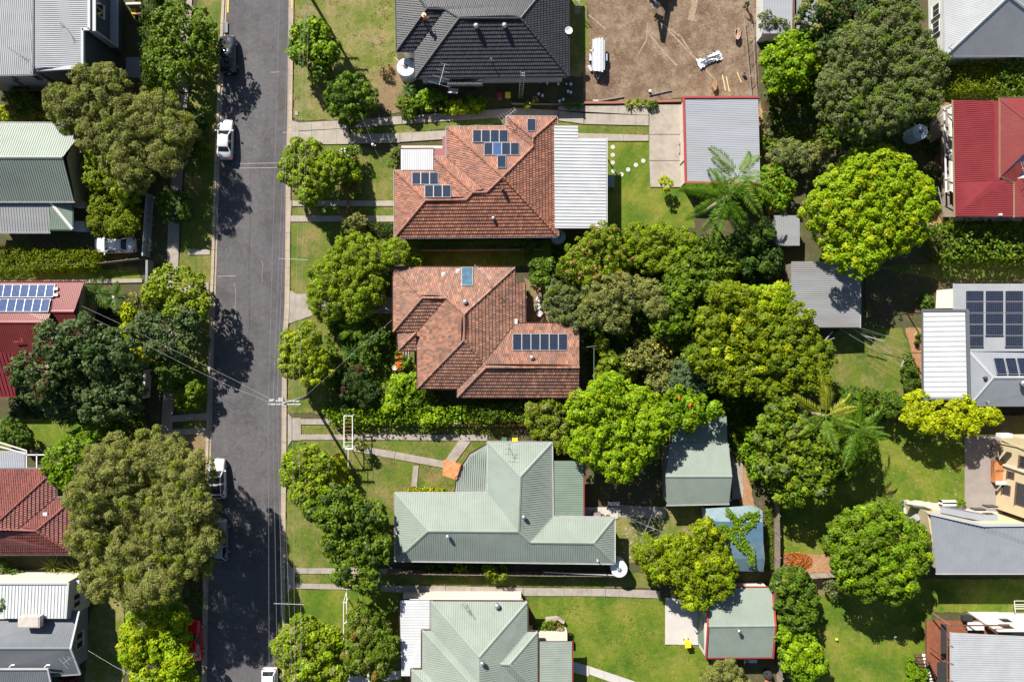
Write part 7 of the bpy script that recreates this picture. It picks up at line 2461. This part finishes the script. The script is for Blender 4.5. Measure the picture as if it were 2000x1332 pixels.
def chair(label, px, py, rz, mat='white'):
    c = at(px, py, .5)
    root = thing('outdoor_chair', label, 'chair', (0, 0, 0), 'white outdoor chairs')
    m = MB()
    for k in range(6): m.box((-.24 + k * .096, 0, .43), (.075, .5, .03))
    m.build('seat', M[mat], root)
    m = MB()
    for k in range(6): m.box((-.24 + k * .096, .3, .75), (.07, .04, .6))
    m.box((0, .31, 1.04), (.58, .05, .06)); m.build('backrest', M[mat], root)
    for sx in (-1, 1):
        for sy in (-1, 1):
            m = MB(); m.box((sx * .24, sy * .22, .2), (.05, .05, .41)); m.build('leg', M[mat], root)
        m = MB(); m.box((sx * .28, .0, .63), (.06, .5, .04)); m.box((sx * .28, -.22, .52), (.05, .05, .24)); m.build('armrest', M[mat], root)
    root.location = (c.x, c.y, .02); root.rotation_euler = (0, 0, rz)


chair('white slatted chair nearest the dark citrus tree', 1052, 585, -.4)
chair('white slatted chair between the other two on the patio', 1049, 599, -1.4)
chair('white slatted chair nearest the ridge of the rear wing', 1053, 612, -2.2)
root = thing('garden_bench', 'white bench at the back door of the pale green house', 'bench', at(1190, 987, 0))
c = at(1199, 983, .5)
for k in range(4):
    m = MB(); m.box((c.x, c.y + .12 - k * .11, .45), (1.4, .09, .03)); m.build('slat', M['white'], root)
for s in (-1, 1):
    m = MB(); m.box((c.x + s * .6, c.y, .22), (.06, .4, .44)); m.build('leg', M['white'], root)
root = thing('barbecue', 'grey barbecue beside the white bench', 'barbecue', at(1168, 1008, 0))
c = at(1166, 1006, .9); m = MB(); m.box((c.x, c.y, .8), (.9, .55, .25)); m.build('lid', M['galv'], root)
m = MB(); m.box((c.x, c.y, .4), (.8, .5, .55)); m.build('cabinet', M['blackm'], root)
m = MB(); m.box(at(1193, 354, .5), (.9, 1.4, .05)); m.box(at(1193, 354, .25), (.8, .1, .5))
tag(m.build('patio_table', M['gwall']), 'grey side table at the patio edge of the orange house', 'table')
root = thing('garden_bench', 'mauve bench against the wall of the metal garage', 'bench', at(1332, 290, 0))
c = at(1331, 290, .5)
for k in range(4):
    m = MB(); m.box((c.x - .15 + k * .1, c.y, .45), (.08, 1.3, .03)); m.build('slat', M['mauve'], root)
m = MB(); m.box((c.x, c.y + .5, .22), (.4, .06, .44)); m.box((c.x, c.y - .5, .22), (.4, .06, .44)); m.build('leg', M['blackm'], root)
m = MB(); m.lathe(at(1332, 302, .05), [(.2, 0), (.26, .4), (.24, .42), (.05, .44)], 14); tag(m.build('black_tub', M['blackm']), 'black tub beside the mauve bench', 'tub')
m = MB(); m.lathe(at(1497, 1313, .05), [(.45, 0), (.5, .5), (.42, .8), (.1, .9)], 18); m.lathe(at(1497, 1313, .95), [(.16, 0), (.16, .06), (.02, .08)], 10)
tag(m.build('compost_bin', M['blackm']), 'black compost bin beside the shed fence', 'compost bin')
m = MB(); m.lathe(at(1499, 1331, .05), [(.35, 0), (.38, .4), (.02, .45)], 18); tag(m.build('mulch_tub', M['tcp']), 'brown tub at the bottom edge below the compost bin', 'tub')
root = thing('hand_trolley', 'grey hand trolley against the shed wall', 'trolley', at(1466, 1290, 0))
m = MB(); m.bar(at(1452, 1288, .7), at(1478, 1288, .7), .06, .06); m.bar(at(1456, 1288, .7), at(1454, 1296, .3), .05, .05); m.bar(at(1452, 1292, .5), at(1478, 1293, .5), .05, .05); m.build('frame', M['alu'], root)
m = MB(); m.box(at(1470, 1290, .4), (.9, .35, .3)); m.build('tray', M['tankb'], root)
m = MB(); m.lathe(at(1633, 1247, .1), [(.02, 0), (.12, .05), (.16, .16), (.12, .27), (.02, .32)], 14)
tag(m.build('ball', pmat('lime_ball', (.45, .6, .05), .5), smooth=True), 'lime green ball on the lower right lawn', 'ball')
m = MB(); m.lathe(at(1747, 1242, .1), [(.02, 0), (.12, .05), (.15, .15), (.12, .25), (.02, .3)], 14)
tag(m.build('ball', M['tankw'], smooth=True), 'white ball in the shade of the dense green dome tree', 'ball')
m = MB(); m.tube([at(1764 + 6 * math.cos(t * .7), 980 + 5 * math.sin(t * .7), .4) for t in range(20)], .03, 5)
m.tube([at(1764, 984, .15), at(1755, 1000, .15), at(1751, 1010, .15)], .025, 5)
tag(m.build('garden_hose', M['gtrim']), 'coiled green hose at the corner of the cream house', 'hose')
m = MB(); m.box(at(579, 221.5, .07), (.36, .46, .03)); tag(m.build('service_pit_lid', M['conc']), 'square pale pit lid on the verge above the drive apron', 'pit lid')
m = MB(); p = at(440.5, 54, .15); m.box(p, (.5, 1.2, .03))
for k in range(9): m.box(p + Vector((-.2, .5 - k * .12, .03)), (.3, .04, .02))
tag(m.build('stormwater_grate', M['dtrim']), 'steel stormwater grate in the left kerb above the black car', 'grate')

# ------------------------------------------------------------------ building site
M['plasticw'] = pmat('white_plastic_film', (0.62, 0.63, 0.66), .35, var=.1, scale=3)
M['pine'] = pmat('pale_sawn_pine', (0.5, 0.36, 0.2), .7, var=.1)
root = thing('loaded_trailer', 'box trailer piled with long silver roof sheets on the building site', 'trailer', at(1168, 118, 0))
c = at(1167, 117, 0)
m = MB(); m.box(c + Vector((0, 0, .55)), (1.5, 2.6, .08))
for s in (-1, 1): m.box(c + Vector((s * .73, 0, .75)), (.05, 2.6, .4))
m.box(c + Vector((0, 1.28, .75)), (1.5, .05, .4)); m.box(c + Vector((0, -1.28, .75)), (1.5, .05, .4)); m.build('tray', M['galv'], root)
m = MB(); m.bar(c + Vector((-.5, -1.3, .5)), c + Vector((0, -2.4, .45)), .07, .08); m.bar(c + Vector((.5, -1.3, .5)), c + Vector((0, -2.4, .45)), .07, .08); m.build('drawbar', M['galv'], root)
for s in (-1, 1):
    m = MB(); m.tube([c + Vector((s * .8, 0, .3)), c + Vector((s * .98, 0, .3))], .3, 14); m.build('wheel', M['tyre'], root)
    m = MB(); m.box(c + Vector((s * .9, 0, .68)), (.26, .8, .05)); m.build('mudguard', M['alu'], root)
sh = thing('sheet_stack', 'long silver roof sheets stacked on the trailer', 'roof sheets', c + Vector((0, 0, 1)))
for k, (dx, w, l, dz, mt) in enumerate(((-.1, .9, 3.6, 1.0, 'plasticw'), (.38, .24, 3.9, 1.06, 'alu'), (-.62, .2, 3.5, 1.02, 'alu'), (.05, .16, 3.8, 1.1, 'white'), (-.25, .2, 3.7, 1.1, 'plasticw'), (.6, .14, 3.4, .98, 'tankb'))):
    m = MB(); m.box(c + Vector((dx, .1, dz)), (w, l, .06)); m.box(c + Vector((dx - w * .35, .1, dz + .04)), (.04, l, .05)); m.box(c + Vector((dx + w * .35, .1, dz + .04)), (.04, l, .05))
    m.build('roof_sheet', M[mt], sh)
m = MB(); m.box(c + Vector((-.75, .6, 1.0)), (.5, .2, .1)); tag(m.build('timber_block', M['pine']), 'short pine block lying across the trailer edge', 'timber')
m = MB()
for k in range(3): m.lathe(c + Vector((-.95 + .1 * k, -.9 - .2 * k, .02)), [(.14, 0), (.18, .2), (.1, .3), (.02, .32)], 9)
tag(m.build('cement_bag', M['tankw']), 'pale bundled bags beside the trailer wheel', 'bags')
# wrapped plastic sheet with steel
root = thing('plastic_bundle', 'crumpled white plastic wrap round dark steel on the bare earth', 'bundle', at(1385, 118, 0))
a, b = at(1363, 127, .1), at(1408, 107, .1)
u = (b - a).normalized(); v = Vector((-u.y, u.x, 0)); L = (b - a).length
bm_ = MB(); nx, ny = 26, 8
rnd = random.Random(3)
for i in range(nx + 1):
    for j in range(ny + 1):
        w = .62 * (1 - .35 * math.sin(math.pi * i / nx) + .12 * math.sin(i * 1.7))
        p = a + u * L * i / nx + v * w * (j / ny * 2 - 1) + Vector((0, 0, 0.05 + .09 * rnd.random() + .1 * math.sin(j * 1.2 + i * .4)))
        bm_.v.append(tuple(p))
for i in range(nx):
    for j in range(ny): bm_.f.append((i * (ny + 1) + j, (i + 1) * (ny + 1) + j, (i + 1) * (ny + 1) + j + 1, i * (ny + 1) + j + 1))
bm_.build('wrap', M['plasticw'], root, smooth=True)
m = MB(); m.bar(a + u * .3 + Vector((0, 0, .34)), b - u * .25 + Vector((0, 0, .34)), .14, .1); m.build('steel_length', M['blackm'], root)
# wheelbarrow
root = thing('wheelbarrow', 'pinkish wheelbarrow with pale tools on the building site', 'wheelbarrow', at(1440, 65, 0))
c = at(1440, 66, .5)
m = MB(); q = len(m.v)
for i in range(18):
    t = i * 2 * math.pi / 18
    ex = .3 + .04 * math.sin(t)
    m.v.append((c.x + ex * math.cos(t), c.y + .62 * math.sin(t) - .1, .62)); m.v.append((c.x + ex * .72 * math.cos(t), c.y + .42 * math.sin(t) - .1, .34))
for i in range(18):
    j = (i + 1) % 18; m.f.append((2 * i, 2 * j, 2 * j + 1, 2 * i + 1))
m.f.append(tuple(2 * i + 1 for i in range(18)))
for i in range(18):
    t0, t1 = [Vector(m.v[2 * k]) for k in (i, (i + 1) % 18)]
    m.bar(t0, t1, .05, .05)
m.build('tray', pmat('pink_worn_paint', (0.42, 0.25, 0.22), .6, var=.2), root)
for s in (-1, 1):
    m = MB(); m.bar((c.x + s * .16, c.y - .7, .35), (c.x + s * .28, c.y + 1.0, .6), .05, .05); m.bar((c.x + s * .2, c.y + .3, .4), (c.x + s * .22, c.y + .35, .02), .04, .04); m.build('handle', M['galv'], root)
m = MB(); m.tube([(c.x - .05, c.y - .8, .2), (c.x + .05, c.y - .8, .2)], .2, 12); m.build('wheel', M['tyre'], root)
m = MB(); m.bar((c.x, c.y - .4, .6), (c.x + .05, c.y + .55, .7), .08, .05); tag(m.build('shovel', M['pine']), 'pale tool lying in the wheelbarrow', 'tool')
# scaffold poles, planks
root = thing('scaffold_frame', 'long rusty steel scaffold frame lying along the site edge', 'scaffold', at(1465, 110, 0))
m = MB()
for a, b in (((1452, 25), (1468, 190)), ((1470, 48), (1478, 188))): m.tube([at(*a, 1.0), at(*b, .8)], .04, 6)
m.build('rail', M['galv'], root)
for a, b in (((1459, 62), (1471, 48)), ((1463, 108), (1473, 95)), ((1464, 152), (1474, 138)), ((1468, 22), (1496, 8))):
    m = MB(); m.tube([at(*a, .95), at(*b, .95)], .03, 6); m.build('cross_tube', M['galv'], root)
for i, (a, b) in enumerate((((1411, 147), (1417, 178)), ((1418.5, 150), (1424.5, 180)), ((1439.5, 142), (1448, 162)))):
    m = MB(); m.bar(at(*a, .08), at(*b, .08), .1, .06)
    tag(m.build('pine_plank', M['pine']), ['pale pine plank on the site, leftmost of three', 'pale pine plank on the site, middle of three', 'pale pine plank on the site, nearest the scaffold'][i], 'plank', 'pine planks on the site')
m = MB(); m.lathe(at(1452, 147, .02), [(.17, 0), (.19, .4), (.15, .4), (.14, .1)], 14); tag(m.build('metal_bucket', M['galv']), 'grey metal bucket beside the scaffold frame', 'bucket')
m = MB()
m.prism([at(1389, 172, .05), at(1392, 163, .05), at(1396, 158, .05), at(1399, 168, .05), at(1397, 178, .05), at(1393, 181, .05)], .5)
tag(m.build('clay_heap', M['clay']), 'small heap of orange clay and rubbish on the site', 'heap')
for i, (a, b, mt) in enumerate((((1170, 197), (1218, 189), 'wood'), ((1170, 203), (1215, 202), 'tcp'), ((1158, 197), (1169, 197), 'pale'), ((1268, 187), (1312, 177), 'galv'), ((1147, 202), (1170, 201), 'wood'))):
    m = MB(); m.bar(at(*a, .12), at(*b, .12), .18 if i < 3 else .06, .12)
    tag(m.build('timber_offcut', M[mt]), ['grey timber length at the site edge', 'terracotta coloured board at the site edge', 'pale concrete block at the site edge', 'thin steel bar on the bare earth', 'grey board end at the site corner'][i], 'offcut', 'offcuts along the site edge')
m = MB()
rnd = random.Random(17)
for k in range(150):
    x, y = rnd.uniform(1150, 1470), rnd.uniform(5, 185)
    m.box(at(x, y, .03), (rnd.uniform(.04, .22), rnd.uniform(.03, .09), rnd.uniform(.03, .08)), rnd.uniform(0, 3))
tag(m.build('rubble', M['mulch']), 'scattered chips and clods over the bare earth of the site', kind='stuff')


def bucket(label, px, py, mat='white', r=.15):
    c = at(px, py, .35)
    root = thing('paint_bucket', label, 'bucket', (c.x, c.y, 0), 'white buckets beside the black house')
    m = MB(); m.lathe((c.x, c.y, .02), [(r * .85, 0), (r, .36), (r * 1.06, .37), (r * 1.06, .4), (r * .92, .41)], 14); m.build('body', M[mat], root)
    m = MB(); m.lathe((c.x, c.y, .42), [(r * .95, 0), (.01, .03)], 14); m.build('lid', M['tankw'], root)


for lb, x, y in (('white bucket against the black house eave, left of three', 1054, 159), ('white bucket against the black house eave, middle of three', 1069, 162), ('white bucket against the black house eave, right of three', 1090.5, 164),
                 ('white bucket in the left pair by the ladder, upper one', 1052, 184), ('white bucket in the left pair by the ladder, lower one', 1059.5, 187), ('white bucket topmost of the right cluster', 1115, 165),
                 ('white bucket of the right cluster, left one', 1109.5, 179), ('white bucket of the right cluster, right one', 1115, 181), ('white bucket near the garden edge, left of two', 1093, 198), ('white bucket near the garden edge, right of two', 1100, 195),
                 ('lone white bucket on the open bare earth', 1269.5, 178)):
    bucket(lb, x, y)
bucket('dark bucket at the top of the right cluster', 1106, 165, 'blackm')


def ladder(label, a, b, w=.42, mat='alu', n=10, group='ladders'):
    a, b = Vector(a), Vector(b)
    root = thing('ladder', label, 'ladder', (a.x, a.y, 0), group)
    u = (b - a).normalized(); s = u.cross(Vector((0, 0, 1)))
    if s.length < .1: s = Vector((1, 0, 0))
    s.normalize()
    for k in (-1, 1):
        m = MB(); m.bar(a + s * k * w / 2, b + s * k * w / 2, .035, .08, up=s.cross(u)); m.build('side_rail', M[mat], root)
    for k in range(n):
        p = a.lerp(b, (k + .5) / n)
        m = MB(); m.bar(p - s * w / 2, p + s * w / 2, .04, .04); m.build('rung', M[mat], root)


ladder('silver ladder leaning on the eave of the black tiled house', at(1016.5, 193, .05), at(1021, 141, 4.0), n=12)
ladder('aluminium ladder standing on the grass beside the bare earth', at(1128, 28, .05), at(1129.5, -5, 2.2), .5, n=7)
# excavator arm reaching in from beyond the edge
root = thing('excavator', 'excavator reaching in from the top edge of the bare earth', 'excavator', at(1275, -40, 0))
c = at(1285, -38, 0)
ya = pmat('excavator_paint', (0.05, 0.05, 0.05), .5, var=.15)
M['exc'] = ya
for s in (-1, 1):
    m = MB(); P_ = [c + Vector((s * 1.0, -1.6, .0)), c + Vector((s * 1.0, 1.6, 0))]
    m.box(c + Vector((s * 1.0, 0, .4)), (.45, 3.4, .7)); m.tube([c + Vector((s * 1.0 - .22, -1.7, .4)), c + Vector((s * 1.0 + .22, -1.7, .4))], .36, 12); m.tube([c + Vector((s * 1.0 - .22, 1.7, .4)), c + Vector((s * 1.0 + .22, 1.7, .4))], .36, 12)
    m.build('track', M['tyre'], root)
m = MB(); m.box(c + Vector((0, .2, 1.2)), (2.2, 2.8, .9)); m.build('body', M['exc'], root)
m = MB(); m.box(c + Vector((-.5, .1, 2.1)), (1.0, 1.3, 1.2)); m.build('cab', M['cglass'], root)
m = MB(); m.bar(c + Vector((.3, -1.1, 1.5)), at(1268, -6, 3.2), .3, .4); m.build('boom', M['exc'], root)
m = MB(); m.bar(at(1268, -6, 3.2), at(1276, 6, 1.4), .24, .3); m.build('arm', M['exc'], root)
m = MB(); q = at(1280, 10, .9)
m.box(q, (1.0, .55, .06), rz=-.5); m.box(q + Vector((0, 0, .35)), (1.0, .06, .7), rz=-.5)
for k in range(5): m.box(q + Vector((-.4 + .2 * k, -.35 + .1 * k, 0)), (.08, .25, .05), rz=-.5)
m.build('digging_bucket', M['galv'], root)

# orange leaf pile
rng = np.random.default_rng(5)
n = 2600
t = rng.uniform(0, 6.283, n); r_ = np.sqrt(rng.random(n))
c1 = at(1552, 1096, 0); Cn = np.stack([c1.x + r_ * np.cos(t) * 2.0, c1.y + r_ * np.sin(t) * 1.05, .1 + .5 * (1 - r_) * rng.random(n)], 1)
tag(leaf_mesh('leaf_pile', Cn, unit(rdir(rng, n) + np.array([0, 0, .8])), .26, .12, leaf_mat((0.42, 0.15, 0.035), .4), None, rng), 'heap of dead orange leaves on the back lawn', kind='stuff')
n = 700
Cn = np.stack([at(1530, 0).x + rng.normal(size=n) * .5, at(0, 1100).y + rng.normal(size=n) * .45, .08 + .25 * rng.random(n)], 1)
tag(leaf_mesh('cut_branches', Cn, unit(rdir(rng, n) + np.array([0, 0, .6])), .4, .04, leaf_mat((0.3, 0.22, 0.16), .3), None, rng), 'heap of grey cut twigs beside the orange leaves', kind='stuff')
n = 900
kx_ = rng.uniform(1750, 1885, n); ky = rng.uniform(850, 975, n)
sel = rng.random(n) < .03
for nm, lab, nn, box, col in (('fallen_leaves', 'pale fallen leaves scattered on the eastern lawn', 34, (1710, 1880, 850, 970), (0.6, 0.58, 0.5)), ('fallen_leaves', 'dry leaves scattered along the street', 160, (424, 545, 20, 1320), (0.3, 0.26, 0.16)), ('fallen_leaves', 'dry leaves scattered on the driveways and verge', 160, (575, 1000, 212, 284), (0.35, 0.3, 0.18)), ('petals', 'pale petals scattered near the clothesline', 120, (1215, 1260, 1030, 1090), (0.6, 0.55, 0.35))):
    P_ = np.array([tuple(at(x, y, .03 if box[0] == 424 else .085)) for x, y in zip(rng.uniform(box[0], box[1], nn), rng.uniform(box[2], box[3], nn))])
    tag(leaf_mesh(nm, P_, unit(rdir(rng, nn) * .3 + np.array([0, 0, 1.])), .14, .1, leaf_mat(col, .3), None, rng), lab, kind='stuff')


# ------------------------------------------------------------------ people
M['skin'] = pmat('skin', (0.32, 0.18, 0.12), .6, var=.05)
M['hiviz'] = pmat('orange_work_shirt', (0.75, 0.14, 0.01), .7, var=.08, scale=8)
M['navy'] = pmat('dark_work_trousers', (0.02, 0.023, 0.032), .8, var=.1)
M['straw'] = pmat('straw_hat', (0.55, 0.42, 0.24), .8, var=.1)
M['tee'] = pmat('green_shirt', (0.05, 0.14, 0.09), .8, var=.08)
M['bootm'] = pmat('brown_boot', (0.08, 0.05, 0.03), .7)


def skin_mesh(name, joints, bones, mat, parent, sub=1, root=0):
    me = bpy.data.meshes.new(name)
    me.from_pydata([j[:3] for j in joints], bones, [])
    o = link_mesh(name, me, M[mat], parent)
    sk = o.modifiers.new('skin', 'SKIN')
    sk.use_smooth_shade = True
    if not me.skin_vertices: o.modifiers['skin']
    for i, j in enumerate(joints):
        r = j[3]
        me.skin_vertices[0].data[i].radius = (r, r)
        me.skin_vertices[0].data[i].use_root = (i == root)
    if sub:
        ss = o.modifiers.new('sub', 'SUBSURF'); ss.levels = sub; ss.render_levels = sub
    return o


def person(label, loc, rz, lean, arms, shirt, legs, hat=True):
    root = thing('person', label, 'person', loc)
    ly = lean
    J = [(0, 0, .92, .13), (0, ly * .3, 1.12, .14), (0, ly * .75, 1.36, .15), (0, ly * 1.0, 1.48, .07), (0, ly * 1.1, 1.56, .065), (0, ly * 1.18, 1.66, .098), (0, ly * 1.2, 1.73, .09)]
    B = [(0, 1), (1, 2), (2, 3), (3, 4), (4, 5), (5, 6)]
    for s in (-1, 1):
        k = len(J)
        kn, an = legs[0 if s < 0 else 1]
        J += [(s * .1, 0, .86, .1), (s * kn[0], kn[1], kn[2], .07), (s * an[0], an[1], an[2] + .09, .045), (s * an[0], an[1] + .14, an[2] + .04, .04)]
        B += [(0, k), (k, k + 1), (k + 1, k + 2), (k + 2, k + 3)]
        k = len(J)
        el, ha = arms[0 if s < 0 else 1]
        J += [(s * .19, ly * .85, 1.4, .065), (s * el[0], el[1], el[2], .045), (s * ha[0], ha[1], ha[2], .033)]
        B += [(2, k), (k, k + 1), (k + 1, k + 2)]
        d = Vector((s * (ha[0] - el[0]), ha[1] - el[1], ha[2] - el[2])).normalized()
        sd = d.cross(Vector((0, 0, 1)));  sd = sd.normalized() if sd.length > .1 else Vector((1, 0, 0))
        h0 = Vector((s * ha[0], ha[1], ha[2]))
        p = len(J); q = h0 + d * .08
        J.append((q.x, q.y, q.z, .028)); B.append((k + 2, p))
        for f, (off, ln) in enumerate(((-.033, .07), (-.011, .08), (.011, .075), (.033, .058))):
            a_ = q + sd * off + d * ln * .6; b_ = q + sd * off + d * ln + Vector((0, 0, -.02))
            i_ = len(J); J += [(a_.x, a_.y, a_.z, .009), (b_.x, b_.y, b_.z, .007)]; B += [(p, i_), (i_, i_ + 1)]
        th = h0 + d * .04 + sd * .05
        J.append((th.x, th.y, th.z, .01)); B.append((k + 2, len(J) - 1))
    skin_mesh('body', J, B, 'skin', root)
    SJ = [(0, 0, .95, .15), (0, ly * .3, 1.12, .165), (0, ly * .75, 1.36, .175), (0, ly * .95, 1.45, .1)]
    SB = [(0, 1), (1, 2), (2, 3)]
    for s in (-1, 1):
        k = len(SJ); el, ha = arms[0 if s < 0 else 1]
        SJ += [(s * .19, ly * .85, 1.4, .085), (s * el[0], el[1], el[2], .062)]; SB += [(2, k), (k, k + 1)]
    skin_mesh('shirt', SJ, SB, shirt, root)
    TJ, TB = [(0, 0, .95, .145)], []
    for s in (-1, 1):
        k = len(TJ); kn, an = legs[0 if s < 0 else 1]
        TJ += [(s * .1, 0, .86, .115), (s * kn[0], kn[1], kn[2], .085), (s * an[0], an[1], an[2] + .13, .07)]; TB += [(0, k), (k, k + 1), (k + 1, k + 2)]
        m = MB(); m.box((s * an[0], an[1] + .06, an[2] + .05), (.1, .28, .1)); m.box((s * an[0], an[1] - .03, an[2] + .12), (.1, .11, .1)); m.build('boot', M['bootm'], root, org=(0, 0, 0))
    skin_mesh('trousers', TJ, TB, 'navy', root)
    hc = Vector((0, ly * 1.19, 1.69))
    m = MB(); m.lathe(hc + Vector((0, .085, -.02)), [(.012, -.02), (.02, -.01), (.005, .03)], 6); m.build('nose', M['skin'], root, org=(0, 0, 0))
    m = MB()
    for s in (-1, 1): m.lathe(hc + Vector((s * .035, .088, .01)), [(.003, -.008), (.011, 0), (.003, .008)], 6)
    m.build('eyes', M['blackm'], root, org=(0, 0, 0))
    if hat:
        m = MB(); m.lathe(hc + Vector((0, -.01, .03)), [(.24, -.01), (.25, 0), (.13, .02), (.115, .1), (.07, .13), (.01, .135)], 20); m.build('hat', M['straw'], root, org=(0, 0, 0))
    else:
        m = MB(); m.lathe(hc + Vector((0, -.02, .0)), [(.1, -.04), (.112, .02), (.09, .09), (.04, .12), (.01, .125)], 14); m.build('hair', M['blackm'], root, org=(0, 0, 0))
    root.rotation_euler = (0, 0, rz)
    return root


q = at(831, 46, 4.4)
person('roofer in an orange shirt and straw hat standing on the black tiled roof', (q.x, q.y, 4.35), -.4, .1,
       (((.34, .1, 1.15), (.3, .32, 1.02)), ((.36, .12, 1.15), (.32, .34, 1.0))), 'hiviz', (((.13, .06, .48), (.16, -.04, 0)), ((.13, .14, .5), (.17, .16, .05))))
q = at(1456, 14, 0)
person('worker in a green shirt bending at the top edge of the site', (q.x, q.y, .02), 2.4, .34,
       (((.3, .42, 1.05), (.24, .6, .85)), ((.3, .45, 1.05), (.2, .62, .8))), 'tee', (((.13, .08, .47), (.14, -.05, 0)), ((.13, .06, .47), (.15, .05, 0))), hat=False)
print('LEAVES', NLEAF[0], 'OBJECTS', len(scene.objects))
